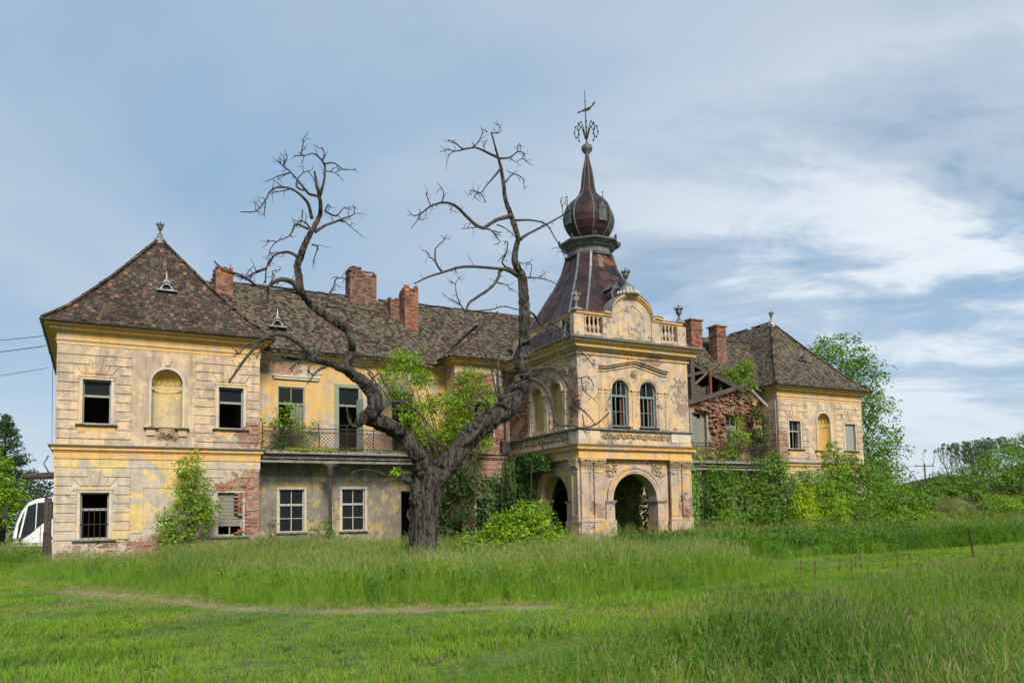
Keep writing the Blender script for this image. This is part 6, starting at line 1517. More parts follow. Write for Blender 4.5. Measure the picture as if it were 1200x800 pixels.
B = [  # (points, r0, r1, depth0, depth1)
 (P8([(295,115),(260,100),(225,85),(190,90),(165,72),(142,62)]),2.4,.7,1.1,.4),(P8([(190,90),(165,96),(140,92),(115,100)]),1.3,.5,.8,.3),(P8([(165,95),(147,105),(140,125)]),1,.4,.6,.5),
 (P8([(272,40),(285,42),(300,38),(300,20),(290,18)]),1.1,.4,1.2,1),(P8([(215,85),(232,70),(245,45),(248,30),(262,38)]),1.1,.4,1,.8),(P8([(255,98),(250,75),(262,60)]),.9,.4,1,1.2),
 (P8([(300,118),(330,115),(352,98),(372,102),(368,118),(395,138)]),1.7,.5,1.1,1.8),(P8([(352,98),(352,80),(360,72)]),.8,.4,1.3,1.4),(P8([(330,115),(345,128),(365,118)]),.9,.4,1.3,1.5),
 (P8([(300,150),(280,175),(258,200),(240,222),(212,214)]),1.9,.5,1,.3),(P8([(240,222),(258,252)]),.9,.4,.6,.5),(P8([(240,222),(222,230),(240,250)]),.9,.4,.6,.4),(P8([(212,230),(208,213)]),.7,.4,.5,.4),
 (P8([(316,190),(340,165),(368,180),(372,215)]),1.5,.5,.9,1.6),(P8([(340,165),(325,158)]),.8,.4,1,1),
 (P8([(335,290),(290,303),(245,328),(205,300),(175,270),(150,255),(120,252),(85,265),(60,285),(40,292)]),3.6,.8,.8,-.8),(P8([(60,285),(45,310),(30,330)]),1,.4,-.6,-.8),
 (P8([(125,250),(128,218),(108,190)]),1.2,.4,-.4,-.2),(P8([(90,262),(80,238),(75,225)]),.9,.4,-.5,-.6),(P8([(40,290),(28,288)]),.7,.4,-.8,-.8),(P8([(235,325),(208,328),(182,332)]),1,.4,.2,0),
 (P8([(245,330),(272,335),(290,358),(300,370),(280,378)]),1.5,.5,.3,0),(P8([(290,318),(318,330),(345,355)]),1.2,.5,.5,.9),(P8([(272,335),(300,345)]),.8,.4,.3,.5),(P8([(155,262),(148,272)]),.7,.4,0,0),
 (P8([(345,305),(398,305),(435,315),(455,340),(480,385),(497,420)]),1.9,.6,.8,1.6),(P8([(362,362),(385,345),(435,320),(492,288)]),3,1.1,.7,1.8),(P8([(490,290),(486,262),(480,245)]),.9,.4,1.8,1.9),(P8([(486,262),(500,245)]),.7,.3,1.8,1.9),
 (P8([(352,472),(320,455),(280,450),(190,445),(125,462),(85,475),(40,496)]),3.4,.9,.6,-1.0),(P8([(125,462),(105,430),(105,390),(130,365),(134,350)]),1.7,.5,-.5,-.6),(P8([(105,430),(85,412),(75,395)]),1,.4,-.6,-.8),
 (P8([(350,470),(325,450),(300,458),(293,480),(270,510),(225,540),(205,555),(195,582)]),3.2,1.6,.5,-.6),(P8([(195,580),(180,560),(168,530),(165,495),(180,475)]),1.3,.4,-.5,-.7),(P8([(178,560),(150,545),(128,530)]),1,.4,-.6,-.8),(P8([(165,497),(148,488)]),.7,.4,-.7,-.8),
 (P8([(180,572),(155,575),(140,590)]),1,.4,-.6,-.8),(P8([(325,452),(305,432),(318,405),(322,370),(310,380)]),1.8,.5,.4,0),(P8([(322,402),(290,430)]),.9,.4,.2,0),(P8([(288,492),(318,500),(330,512),(352,522)]),1,.4,.2,.6),
 (P8([(200,580),(270,575),(310,565),(352,575)]),1.2,.8,-.5,.4),(P8([(355,480),(390,478),(420,480),(460,492),(500,522)]),1.8,.5,.6,1.6),(P8([(420,478),(440,460)]),.9,.4,1,1.1),(P8([(390,476),(395,440),(380,432)]),.9,.4,.8,.9),(P8([(355,432),(390,440)]),.8,.4,.7,.9),
 (P8([(375,580),(400,588),(418,615),(455,645),(500,665),(540,705)]),2.4,.8,.5,1.8),
 (PT([(20,160),(60,130),(110,130),(150,100),(200,78),(250,70),(340,80),(400,150),(450,240),(490,340),(550,400),(620,470),(650,520)]),3,.8,-.2,-1.2),(PT([(20,180),(100,150),(180,165),(250,220),(290,300),(320,400),(340,490),(380,525),(470,520),(550,545),(640,518),(700,480),(760,420)]),3.4,.9,-.2,-1.4),
 (PT([(328,478),(330,560),(330,660)]),1.1,.5,-.8,-.8),(PT([(340,72),(420,120),(470,150),(540,150),(600,142),(640,215)]),1.8,.6,-.6,-1.2),(PT([(540,150),(560,250),(620,300),(670,350)]),1,.4,-1,-1.4),(PT([(330,320),(380,350),(400,420),(450,440)]),1,.4,-.8,-1),
 (PT([(430,180),(460,280),(500,350),(540,400)]),1.3,.5,-.9,-1.1),(PT([(550,540),(600,600)]),.8,.4,-1.2,-1.3),(PT([(450,240),(520,300),(500,250)]),.8,.4,-1,-1),(PT([(550,440),(560,500),(570,580),(590,620)]),1,.4,-1.2,-1.3),
 ([(612,402),(630,392),(643,380),(651,381),(658,388),(664,390),(670.5,398),(677.5,408.5),(684.5,415.5),(690,421.6),(694,427)],2.2,.8,.3,-.9),([(643,380),(655,372),(668,380),(672,392)],1.2,.5,-.2,-.4),([(650,382),(648,400),(655,418),(652,430)],1.2,.5,-.3,-.5),([(658,388),(661,410),(668,425)],1,.4,-.4,-.6),([(664,390),(678,400),(682,394)],.9,.4,-.5,-.6),
 ([(616,420),(628,410),(640,412),(650,425)],1.5,.5,.1,-.3),([(594,478),(585,460),(583,435),(586,400)],3.2,1.4,-.2,-.5),([(586,470),(580,455),(575,430),(566,412)],1.8,.6,-.2,-.4),([(578,488),(570,470),(560,462)],1.8,.6,-.1,-.3),([(583,440),(572,425),(570,410)],1,.4,-.4,-.5),
 ([(606,458),(590,465),(575,460),(552,462)],1.6,.5,-.3,-.8),([(570,492),(560,478),(545,470)],1.2,.4,-.2,-.6),
 # left stem
 (P7([(345,325),(375,305),(415,290),(440,280),(465,270),(467,245)]),2.2,.5,-1.7,-1.2),(P7([(415,290),(440,295),(480,330)]),1.2,.4,-1.4,-1.2),(P7([(380,262),(410,275),(435,250),(462,258)]),1.5,.4,-1.8,-1.5),(P7([(375,262),(385,240),(393,248)]),1.2,.4,-1.8,-1.8),
 (P7([(360,212),(372,170),(375,120),(360,95),(340,80),(312,86),(280,88)]),2,.5,-1.9,-2.2),(P7([(375,112),(405,110),(435,130),(472,128)]),1.2,.4,-2,-1.7),(P7([(368,100),(374,78),(365,60)]),.9,.4,-2,-2.1),(P7([(300,85),(308,45),(300,38)]),.9,.4,-2.2,-2.2),(P7([(378,135),(400,138),(420,148)]),.8,.4,-1.9,-1.8),
 (P7([(352,212),(325,205),(300,175),(265,135),(245,120),(228,100)]),2,.5,-1.9,-2.4),(P7([(265,140),(230,150),(197,165)]),1.1,.4,-2.2,-2.4),(P7([(245,115),(258,95),(248,80)]),.9,.4,-2.3,-2.3),(P7([(310,195),(288,185),(290,160),(320,135),(345,170)]),1.2,.5,-2,-1.8),
 (P7([(335,285),(325,240),(300,210),(270,190),(230,185),(205,198),(190,225),(160,260),(112,262)]),2.3,.6,-1.7,-2.6),(P7([(190,228),(185,280)]),.9,.4,-2.4,-2.4),(P7([(270,190),(215,202)]),.9,.4,-2.1,-2.2),
 (P7([(332,325),(320,300),(300,290),(285,308)]),1.4,.5,-1.6,-1.6),(P7([(322,315),(285,300),(275,320),(260,340),(225,355),(203,382),(210,393)]),1.6,.4,-1.6,-2.1),(P7([(225,355),(192,350)]),.8,.3,-1.9,-2),(P7([(305,255),(300,300),(275,295)]),.9,.4,-1.8,-1.8),
 (P7([(290,402),(262,387),(228,392),(205,412),(192,440),(190,485)]),2.2,.8,-1.5,-2.1),(P7([(192,438),(150,455),(125,468),(75,452),(28,415)]),1.6,.5,-1.9,-2.3),(P7([(125,466),(142,440)]),.8,.4,-2,-2),
 (P7([(335,365),(352,370),(345,398),(338,420)]),1.2,.5,-1.5,-1.3),(P5([(600,225),(570,185),(540,158),(480,145),(430,168),(400,195),(395,240),(390,285)]),4.5,1.4,-1.5,-1.9),(P5([(60,30),(110,90),(200,110),(275,150),(330,186),(400,192)]),.8,2,-2.5,-1.9),(P5([(400,185),(430,130),(420,95),(470,88)]),1.1,.4,-1.9,-1.8),
 (P5([(280,150),(320,95),(390,70),(430,0)]),1,.6,-2.1,-2),(P5([(595,235),(500,215),(440,218)]),2,.6,-1.4,-1.6),(P5([(760,320),(770,250),(805,195),(820,142),(870,140),(897,172)]),1.8,.5,-1.3,-1),(P5([(770,315),(850,330),(900,395)]),1.6,.5,-1.2,-.9),
 (P5([(700,645),(650,600),(590,545),(530,508),(470,490),(420,490),(380,510),(330,552),(270,620),(210,700),(150,790)]),4.2,1.2,-1.4,-2.6),(P5([(390,505),(320,535),(250,560),(215,612),(200,600)]),1.6,.6,-2.2,-2.5),(P5([(690,640),(708,600),(730,548)]),4.5,.8,-1.4,-1.5),
 (P5([(680,650),(560,630),(480,620),(400,618),(350,590),(320,640)]),2,.6,-1.5,-2.2),(P5([(585,655),(530,707)]),1.3,.6,-1.6,-1.6),(P5([(750,690),(700,720),(640,798)]),2.4,.8,-1.4,-1.9),(P5([(580,655),(588,695)]),1,.6,-1.6,-1.6),(P5([(400,620),(400,680)]),1,.5,-1.9,-1.9),
 (P5([(880,680),(960,650),(1040,640),(1100,660),(1175,635)]),1.8,.6,-1.2,-.6),(P5([(900,690),(980,690),(1050,740),(1040,780),(1100,820)]),1.6,.5,-1.1,-.8),(P5([(650,690),(660,740),(740,740)]),1,.4,-1.5,-1.4),
 (P6([(128,160),(160,128),(195,120),(230,130),(280,170),(340,248)]),3.2,.9,-.8,.4),(P6([(100,60),(130,20),(150,60),(185,120),(200,160)]),1.4,.5,-.9,-.4),(P6([(90,20),(150,90),(190,150)]),1.2,.5,-.8,-.4),
 (P6([(235,395),(215,380),(200,345)]),5.5,2.5,-.3,-.4),(P6([(225,390),(150,395),(120,420)]),1.6,.6,-.4,-.8),(P6([(160,375),(100,358),(42,362),(35,400)]),1.3,.6,-.6,-1),(P6([(400,300),(340,265),(300,240)]),2.2,.9,-.2,-.5),
 ([(520,548),(505,520),(497,500)],2.2,.8,-.3,-.7),([(545,520),(560,505),(568,490)],3.5,2,-.5,-.6),
]
for q, (pts, r0, r1, a, b) in enumerate(B):
    limb(pts, r0, r1, a, b, n=7 if r0 > 1.5 else 5, twigs=1.5, tl=.30)
tw.build('twigs', M['twig'], dead, kind='stuff')
# dark ridges of loose bark on trunk and limbs
mb = MB()
for k in range(150):
    a = R.uniform(0, 2*pi); z = R.uniform(.2, 3.4); i = min(len(sp_ := sp_), 1) and min(range(len(rings)), key=lambda j: abs(rings[j][0][2]-z)); c = Vector((sum(v[0] for v in rings[i])/n if False else (rings[i][0][0]+rings[i][20][0])/2, (rings[i][10][1]+rings[i][30][1])/2, z))
    kx = int(a/(2*pi)*40) % 40; p = Vector(rings[i][kx]); o = (p-c); o.z = 0; o.normalize(); h = R.uniform(.1, .35)
    mb.tube([p-o*.02, p+o*.03+Vector((R.uniform(-.03, .03), 0, h*.5)), p+Vector((R.uniform(-.04, .04), 0, h))-o*.0], [.012, .035, .01], 5)
mb.build('loose_bark', M['bark'], trunk, kind='stuff')
# sprouts on the stub
Pp, Nn, T = crown_points([(*at_y(466, 553, TYY-.4), .25, .2, .12)], 46, 4, .08, 5, 'bright', .12); leaf_mesh('sprout', Pp, Nn, .15, T, M['leaf'], dead, 'bright green sprout on the broken stub')

# ================================================================ gate remains, coach, wires, pole
gate = thing('gate_post', (-1.95, 34.6, 0), 'dark weathered timber gate post beside the left pavilion corner', 'post')
mb = MB(); mb.box(-1.85, -1.72, 34.5, 34.7, -.1, 2.72); mb.build('post', M['post'], gate); mb = MB(); mb.box(-1.71, -1.61, 34.55, 34.72, -.1, 2.70); mb.build('plank', M['post'], gate); mb = MB(); mb.bar((-1.85, 34.4, 1.4), (-1.6, 34.35, 1.45), .03); mb.bar((-1.85, 34.4, 1.4), (-1.86, 34.42, .6), .03); mb.build('hinge', M['iron'], gate)
mb = MB(); mb.tube([(-2.6, 34.4, 3.50), (-2.2, 34.45, 3.52), (-1.55, 34.6, 3.56)], [.10, .12, .13], 8, jit=.08); mb.tube([(-1.7, 34.5, 3.6), (-1.9, 34.4, 4.0), (-1.75, 34.4, 4.3)], [.03, .02, .03], 5); mb.tube([(-2.3, 34.5, 3.5), (-2.5, 34.4, 3.25), (-2.4, 34.4, 3.0)], [.03, .02, .01], 5)
tag(mb.build('gate_beam', M['post']), 'dark overhead gate beam jutting left from the pavilion wall', 'beam')
def coach():
    X0, X1, YF, YB = -4.75, 7.2, 57.8, 60.3; root = thing('coach', (1.2, 59, 0), 'white touring coach parked behind the gate at the left edge', 'coach')
    paint = simple('white_coach_paint', (.74, .76, .78), (.66, .68, .70), .5, .25, bstr=.02, spec=.5); gl = simple('tinted_glass', (.012, .015, .018), (.03, .035, .04), .7, .18, bstr=.02, spec=.35); blk = simple('black_rubber', (.02, .02, .02), (.035, .035, .035), 3, .6)
    # side outline of the body, nose to the left with a raked screen
    prof = [(X1, .35), (X1, 3.35), (X1-.2, 3.5), (-2.9, 3.5), (-3.5, 3.40), (-4.0, 3.15), (-4.35, 2.6), (-4.6, 1.9), (-4.75, 1.2), (-4.78, .7), (-4.7, .38)]
    mb = MB(); n = len(prof); c = .12
    lay = [(YF+c, .0), (YF+.03, .0), (YF, .06), (YB, .06), (YB-.03, 0)]
    def sc(p, k): cx_, cz = 1.2, 1.9; return (cx_+(p[0]-cx_)*(1-k/6), cz+(p[1]-cz)*(1-k/2.2))
    A = [(*sc(p, .06)[:1], YF, sc(p, .06)[1]) for p in prof]; B_ = [(p[0], YF+.18, p[1]) for p in prof]; C_ = [(p[0], YB-.18, p[1]) for p in prof]; D_ = [(*sc(p, .06)[:1], YB, sc(p, .06)[1]) for p in prof]
    L = [A, B_, C_, D_]; mb.idx([v for l in L for v in l], [tuple(range(n)), tuple(3*n+k for k in range(n))[::-1]]+[(i*n+k, i*n+(k+1) % n, (i+1)*n+(k+1) % n, (i+1)*n+k) for i in range(3) for k in range(n)]); mb.build('body', paint, root)
    # sweeping dark side glass, rising from the nose
    top = [(-4.0, 2.92), (-3.5, 3.14), (-2.6, 3.2), (7.0, 3.2)]; bot = [(7.0, 2.35), (-1.4, 2.35), (-2.5, 2.2), (-3.2, 1.8), (-3.8, 1.2), (-4.35, .80), (-4.55, .95), (-4.45, 1.8), (-4.22, 2.5)]
    mb = MB(); o = top+bot; mb.idx([(x, YF-.012, z) for x, z in o]+[(x, YF+.01, z) for x, z in o], [tuple(range(len(o)))]+[(k, (k+1) % len(o), len(o)+(k+1) % len(o), len(o)+k) for k in range(len(o))]); g = mb.build('side_window', gl, root)
    for x in (-2.2, -.6, 1.2, 3.0, 4.8): mb = MB(); mb.box(x, x+.06, YF-.02, YF-.011, 2.12, 3.25); mb.build('window_pillar', blk, g)
    mb = MB(); mb.quad((-3.62, YF+.22, 3.38), (-3.62, YB-.22, 3.38), (-4.72, YB-.22, 1.35), (-4.72, YF+.22, 1.35)); mb.v = [(x-.03, y, z+.01) for x, y, z in mb.v]; mb.build('windscreen', gl, root)
    mb = MB(); mb.tube([(-4.0, YF-.05, 3.2), (-4.6, YF-.25, 3.22), (-5.05, YF-.3, 3.0), (-5.15, YF-.3, 2.75)], .06, 6); mb.box(-5.27, -5.05, YF-.42, YF-.18, 2.2, 2.85); mb.build('mirror', blk, root)
    for x in (-2.6, 3.9, 5.2):
        mb = MB(); V = []; m_ = 20
        for y in (YF-.02, YF+.3): V += [(x+.5*math.cos(2*pi*k/m_), y, .5+.5*math.sin(2*pi*k/m_)) for k in range(m_)]
        mb.idx(V, [tuple(range(m_))]+[(k, (k+1) % m_, m_+(k+1) % m_, m_+k) for k in range(m_)]); wh_ = mb.build('wheel', blk, root)
        mb = MB(); V = []
        for y, r in ((YF-.03, .27), (YF-.05, .18)): V += [(x+r*math.cos(2*pi*k/m_), y, .5+r*math.sin(2*pi*k/m_)) for k in range(m_)]
        mb.idx(V, [tuple(range(m_, 2*m_))]+[(k, (k+1) % m_, m_+(k+1) % m_, m_+k) for k in range(m_)]); mb.build('rim', M['zinc'], wh_)
    mb = MB(); mb.bar((-4.40, YF-.02, .95), (-4.02, YF-.02, 3.0), .10, .03, (0, 1, 0)); mb.bar((-3.55, YF-.02, 1.45), (-3.5, YF-.02, 3.14), .05, .03, (0, 1, 0)); mb.build('screen_pillar', paint, root); mb = MB(); mb.box(-4.6, 7.0, YF-.012, YF+.0, .55, .62); mb.build('trim_strip', M['frame'], root)
    mb = MB(); mb.box(-4.76, -4.3, YF-.015, YF+.0, .75, .95); mb.build('headlight', M['glass'], root); mb = MB(); mb.box(-3.3, -3.27, YF-.02, YF, .5, 2.0); mb.box(-2.2, -2.17, YF-.02, YF, .5, 2.0); mb.build('door_seam', blk, root); mb = MB(); mb.box(-3.0, -2.75, YF-.015, YF, 1.35, 1.6); mb.build('badge', M['frame'], root)
coach()
def wire(name, a, b, sag, r, label, cat='wire'):
    a, b = Vector(a), Vector(b); mb = MB(); mb.tube([a.lerp(b, k/14)-Vector((0, 0, sag*4*(k/14)*(1-k/14))) for k in range(15)], r, 4); tag(mb.build(name, M['twig']), label, cat)
e_ = Vector((-1.95, 36, 9.3))
wire('power_line', (-2.05, 35.2, 9.05), (-18, 48, 10.3), .5, .013, 'topmost thin cable running left from the pavilion eave'); wire('power_line', (-2.05, 36.4, 8.9), (-18, 48, 9.3), .5, .016, 'middle thicker cable running left from the pavilion eave'); wire('power_line', (-2.05, 38.6, 8.4), (-18, 50, 8.1), .5, .011, 'lowest faint cable running left from the pavilion eave')
wire('hanging_cable', (-1.85, 37.5, 8.9), (-1.8, 37.5, 4.9), 0, .009, 'slack cable hanging down beside the left pavilion')
pole = thing('utility_pole', (178, 122, 0), 'distant utility pole with a crossarm above the hedge', 'utility pole'); mb = MB(); mb.tube([(178, 122, -.5), (178, 122, 13.2)], [.25, .18], 8); mb.build('pole', M['timber'], pole); mb = MB(); mb.bar((176.2, 123.2, 12.6), (179.8, 120.8, 12.6), .22); mb.build('crossarm', M['timber'], pole)
for q in (-1.6, 0, 1.6): mb = MB(); mb.lathe((178+q, 122-q*.67, 12.7), [(.1, 0), (.14, .15), (.06, .4)], 6); mb.build('insulator', M['stone'], pole)
for k, z in enumerate((12.9, 12.7)): wire('power_line', (176.4+k*3, 123.2-k*2, z), (100+k*3, 175, z+1), 1.5, .03, ('left' if k == 0 else 'right')+' far power line leaving the utility pole')
o_ = Vector((25.4, 15.9, 0)); mb = MB(); mb.tube([o_+Vector((.08, 0, -.1)), o_+Vector((-.02, 0, .5)), o_+Vector((-.16, 0, 1.05))], [.03, .028, .024], 6, jit=.1); tag(mb.build('rusty_stake', M['iron']), 'leaning rusty stake standing in the tall grass at the right', 'stake')
# far yellow house wall glimpsed through the spreading tree
hs = thing('far_house', (92, 56, 0), 'low yellow house half hidden behind the spreading tree', 'house')
mb = MB(); mb.box(86, 104, 54, 64, -.5, 4.4); mb.build('wall', M['yellow'], hs); mb = MB(); mb.idx([(85, 53, 4.4), (105, 53, 4.4), (105, 65, 4.4), (85, 65, 4.4), (89, 59, 5.9), (101, 59, 5.9)], [(0, 1, 5, 4), (2, 3, 4, 5), (1, 2, 5), (3, 0, 4), (0, 3, 2, 1)]); mb.build('roof', M['timber'], hs)

# ================================================================ grass
def blade_tuft(name, n, h, spread, wid, lean, tintA, tintB, seed, heads=0, segs=3, head_t=(.30, .26, .13)):
    rs = random.Random(seed); mb = MB()
    for k in range(n):
        a = rs.uniform(0, 2*pi); r = spread*math.sqrt(rs.random()); b = Vector((r*math.cos(a), r*math.sin(a), -.02)); la = rs.uniform(0, 2*pi); d = Vector((math.cos(la), math.sin(la), 0)); s = Vector((-d.y, d.x, 0)); H = h*rs.uniform(.5, 1.1); L = lean*rs.uniform(.2, 1.3)*H; w_ = wid*rs.uniform(.7, 1.3)
        q = rs.random(); mb.cc = tuple((x*q+y*(1-q))*rs.uniform(.85, 1.15) for x, y in zip(tintA, tintB)); prev = None
        for i in range(segs+1):
            t_ = i/segs; p = b+Vector((0, 0, H*t_*(1-.25*L/H*t_)))+d*L*t_*t_; ww = w_*(1-t_)**.7*.5+.0003; cur = (p-s*ww, p+s*ww)
            if prev: mb.quad(prev[0], prev[1], cur[1], cur[0])
            prev = cur
    for k in range(heads):
        a = rs.uniform(0, 2*pi); r = spread*rs.random(); b = Vector((r*math.cos(a), r*math.sin(a), 0)); la = rs.uniform(0, 2*pi); d = Vector((math.cos(la), math.sin(la), 0)); H = h*rs.uniform(1.05, 1.5); e = b+d*H*.18+Vector((0, 0, H)); mb.cc = tuple(c*1.0 for c in tintA)
        m_ = b.lerp(e, .6)-d*.03; mb.tube([b, m_, e], [.0018, .0014, .001], 3, cap=False); mb.cc = tuple(c*rs.uniform(.8, 1.2) for c in head_t); mb.tube([e, e+d*.02+Vector((0, 0, .04)), e+d*.05+Vector((0, 0, .09))], [.0015, .0045, .001], 3, cap=False)
    return mb
def tuft_obj(name, mb, mat):
    V = mb.v; me = bpy.data.meshes.new(name); me.from_pydata(V, [], mb.f); me.materials.append(mat)
    at = me.color_attributes.new('tint', 'FLOAT_COLOR', 'CORNER'); ls = [p.loop_total for p in me.polygons]; col = np.repeat(np.c_[np.array(mb.c, dtype=np.float32), np.ones(len(mb.c), np.float32)], ls, axis=0); at.data.foreach_set('color', col.ravel())
    return bpy.data.objects.new(name, me)
def grass_mat():
    mt, t = new_mat('grass_blade'); P = t.n('ShaderNodeNewGeometry').outputs['Position']; a = t.n('ShaderNodeAttribute', attribute_name='tint').outputs['Color']; rnd = t.n('ShaderNodeObjectInfo').outputs['Random']
    n = t.noise(P, .55, 6, .65); a = t.mix(t.math('MULTIPLY', t.ramp(t.noise(t.vm('MULTIPLY', P, (.5, 1.3, 1)), .45, 5, .6), .46, .62), .8), a, t.mix(1.0, a, (.50, .62, .62), 'MULTIPLY')); col = t.mix(t.ramp(n, .36, .64), a, t.mix(1.0, a, (1.28, 1.12, .75), 'MULTIPLY')); col = t.mix(t.ramp(rnd, 0, 1, 0, .55), col, t.mix(1.0, a, (.42, .56, .50), 'MULTIPLY'))
    b = t.n('ShaderNodeBsdfPrincipled', {'Base Color': col, 'Roughness': .6, 'Specular IOR Level': .3}); hs_ = t.n('ShaderNodeHueSaturation', {'Hue': .49, 'Saturation': 1.05, 'Value': 1.5, 'Color': col}); tr = t.n('ShaderNodeBsdfTranslucent', {'Color': hs_.outputs[0]})
    mx = t.n('ShaderNodeMixShader', {0: .35, 1: b.outputs[0], 2: tr.outputs[0]}); o = t.n('ShaderNodeOutputMaterial'); t.nt.links.new(mx.outputs[0], o.inputs[0]); return mt
GM = grass_mat()
def scatter(name, tufts, x, y, scale, label, kind='stuff', seed=0, tilt=.12):
    rs = np.random.RandomState(seed); N = len(x); z = gz_(x, y); me = bpy.data.meshes.new(name); me.vertices.add(N); me.vertices.foreach_set('co', np.c_[x, y, z].astype(np.float32).ravel())
    a = me.attributes.new('scl', 'FLOAT', 'POINT'); a.data.foreach_set('value', scale.astype(np.float32)); a = me.attributes.new('rotv', 'FLOAT_VECTOR', 'POINT'); a.data.foreach_set('vector', np.c_[rs.normal(0, tilt, N), rs.normal(0, tilt, N), rs.uniform(0, 6.283, N)].astype(np.float32).ravel())
    a = me.attributes.new('pick', 'INT', 'POINT'); a.data.foreach_set('value', rs.randint(0, len(tufts), N).astype(np.int32)); me.update()
    o = link(name, me, (0, 0, 0), None, label, kind)
    col = bpy.data.collections.new(name+'_tufts')
    for t_ in tufts: col.objects.link(t_)
    g = bpy.data.node_groups.new(name, 'GeometryNodeTree'); g.interface.new_socket('Geometry', in_out='INPUT', socket_type='NodeSocketGeometry'); g.interface.new_socket('Geometry', in_out='OUTPUT', socket_type='NodeSocketGeometry')
    t = NT(g); gi = t.n('NodeGroupInput'); ci = t.n('GeometryNodeCollectionInfo'); ci.inputs['Collection'].default_value = col; ci.inputs['Separate Children'].default_value = True; ci.inputs['Reset Children'].default_value = True
    def na(nm, ty): q = t.n('GeometryNodeInputNamedAttribute', data_type=ty); q.inputs['Name'].default_value = nm; return q.outputs['Attribute']
    ip = t.n('GeometryNodeInstanceOnPoints', {'Points': gi.outputs[0], 'Instance': ci.outputs[0], 'Pick Instance': True, 'Instance Index': na('pick', 'INT'), 'Rotation': na('rotv', 'FLOAT_VECTOR'), 'Scale': na('scl', 'FLOAT')})
    go = t.n('NodeGroupOutput'); g.links.new(ip.outputs[0], go.inputs[0]); md = o.modifiers.new('scatter', 'NODES'); md.node_group = g; return o
G1, G2 = (.28, .44, .04), (.15, .29, .028); DRY = (.30, .27, .12)
lawn = [tuft_obj('lawn_tuft', blade_tuft('lawn_tuft', 34, .07, .11, .0045, .6, G1, G2, 100+i), GM) for i in range(4)]+[tuft_obj('clover_tuft', blade_tuft('c', 20, .05, .10, .014, .9, (.07, .15, .03), (.04, .09, .02), 110), GM), tuft_obj('dry_tuft', blade_tuft('d', 18, .07, .11, .005, .9, DRY, G1, 111), GM)]
tall = [tuft_obj('tall_tuft', blade_tuft('tall_tuft', 30, .50, .14, .0058, .38, (.27, .45, .04), (.10, .24, .022), 120+i, heads=1, head_t=(.24, .33, .08)), GM) for i in range(5)]+[tuft_obj('tall_tuft_seeding', blade_tuft('t', 14, .45, .12, .006, .4, (.30, .45, .055), (.14, .28, .03), 130+i, heads=3, head_t=(.27, .31, .10)), GM) for i in range(2)]
weed = []
for i in range(4):   # broad-leaved meadow plants among the grass
    rs = random.Random(140+i); mb = MB()
    for k in range(16):
        a = rs.uniform(0, 2*pi); z = rs.uniform(.02, .32); r = rs.uniform(.01, .09); c = Vector((r*math.cos(a), r*math.sin(a), z)); d = Vector((math.cos(a), math.sin(a), rs.uniform(-.3, .7))).normalized(); s = Vector((-math.sin(a), math.cos(a), 0)); l = rs.uniform(.05, .12); q = rs.uniform(.7, 1.3); mb.cc = (.085*q, .22*q, .024*q)
        mb.quad(c, c+d*l*.5+s*l*.2, c+d*l-Vector((0, 0, .02)), c+d*l*.5-s*l*.2)
    weed.append(tuft_obj('meadow_weed', mb, GM))
rs = np.random.RandomState(5)
def field(n, far, pw):
    """points in the wedge the camera sees, and a margin either side, denser near by"""
    u = rs.rand(n); r = (3.2**pw+u*(far**pw-3.2**pw))**(1/pw); n_ = n; a = YAW+rs.uniform(-.82, .82, n); return r*np.sin(a), r*np.cos(a)
tallP, stripP = TALLR, STRIP
x, y = field(76000, 46, 1.25); inT = inside(x, y, tallP); inS = inside(x, y, stripP); dp = dist_line(x, y, PATH)
bare = np.clip(1.2-dp/.45, 0, 1)*(.15+.8*vnoise(x, y, 1.3, 5))
for (cx, cy), r in BARE: bare = np.maximum(bare, np.clip(1.2-np.hypot(x-cx, (y-cy)*1.6)/r, 0, 1)*(.35+vnoise(x, y, 2.5, 6)))
k = ~inT & ~inS & (bare < .25+.25*rs.rand(len(x))); sc_ = (.55+1.1*vnoise(x, y, .55, 8)**1.5+.3*rs.rand(len(x)))*(1+np.clip(np.hypot(x, y)/40, 0, .4))*np.clip(.35+dp/2.2, .35, 1)
scatter('mown_grass', lawn, x[k], y[k], sc_[k], 'short mown green grass with paler streaks in the left foreground', seed=1, tilt=.2)
strw = [tuft_obj('mown_straw', blade_tuft('ms', 26, .045, .16, .006, 1.3, (.42, .40, .17), (.30, .28, .10), 160+i), GM) for i in range(3)]
xs_, ys_ = rs.uniform(-6, 20, 60000), rs.uniform(9, 27, 60000); d_ = dist_line(xs_, ys_, PATH); kk = (d_ < .55+.3*vnoise(xs_, ys_, .8, 30)) & (rs.rand(len(xs_)) < .38) & (vnoise(xs_, ys_, .45, 31) > .34)
swath = (vnoise(xs_*.35+ys_*.5, ys_*1.5-xs_*.25, .8, 32) > .76) & ~inside(xs_, ys_, TALLR) & ~inside(xs_, ys_, STRIP) & (rs.rand(len(xs_)) < .45); kk = kk | swath
kk &= ~((d_ < 1.2) & (rs.rand(len(xs_)) < .25)); scatter('mown_straw', strw, xs_[kk], ys_[kk], .8+.6*rs.rand(kk.sum()), 'dry cut straw lying along the worn track and mown swaths', seed=11, tilt=.5)
def houses(x, y):
    return ((x > -1.7) & (x < 6.1) & (y > 34.1)) | ((x > 6) & (y > 35.4)) | ((x > 14.9) & (y > 34.1)) | ((x > 17.9) & (x < 24.1) & (y > 28)) | (np.hypot(x-TX, y-TYY) < .55)
x, y = field(49000, 24, 1.3); inT = inside(x, y, tallP); e1 = vnoise(x, y, .5, 9); k = inT & ~houses(x, y)
edge = np.clip(dist_line(x, y, TALLR[:11])/2.2, .22, 1); s2 = (.55+.55*vnoise(x, y, .45, 10)+.25*rs.rand(len(x)))*edge
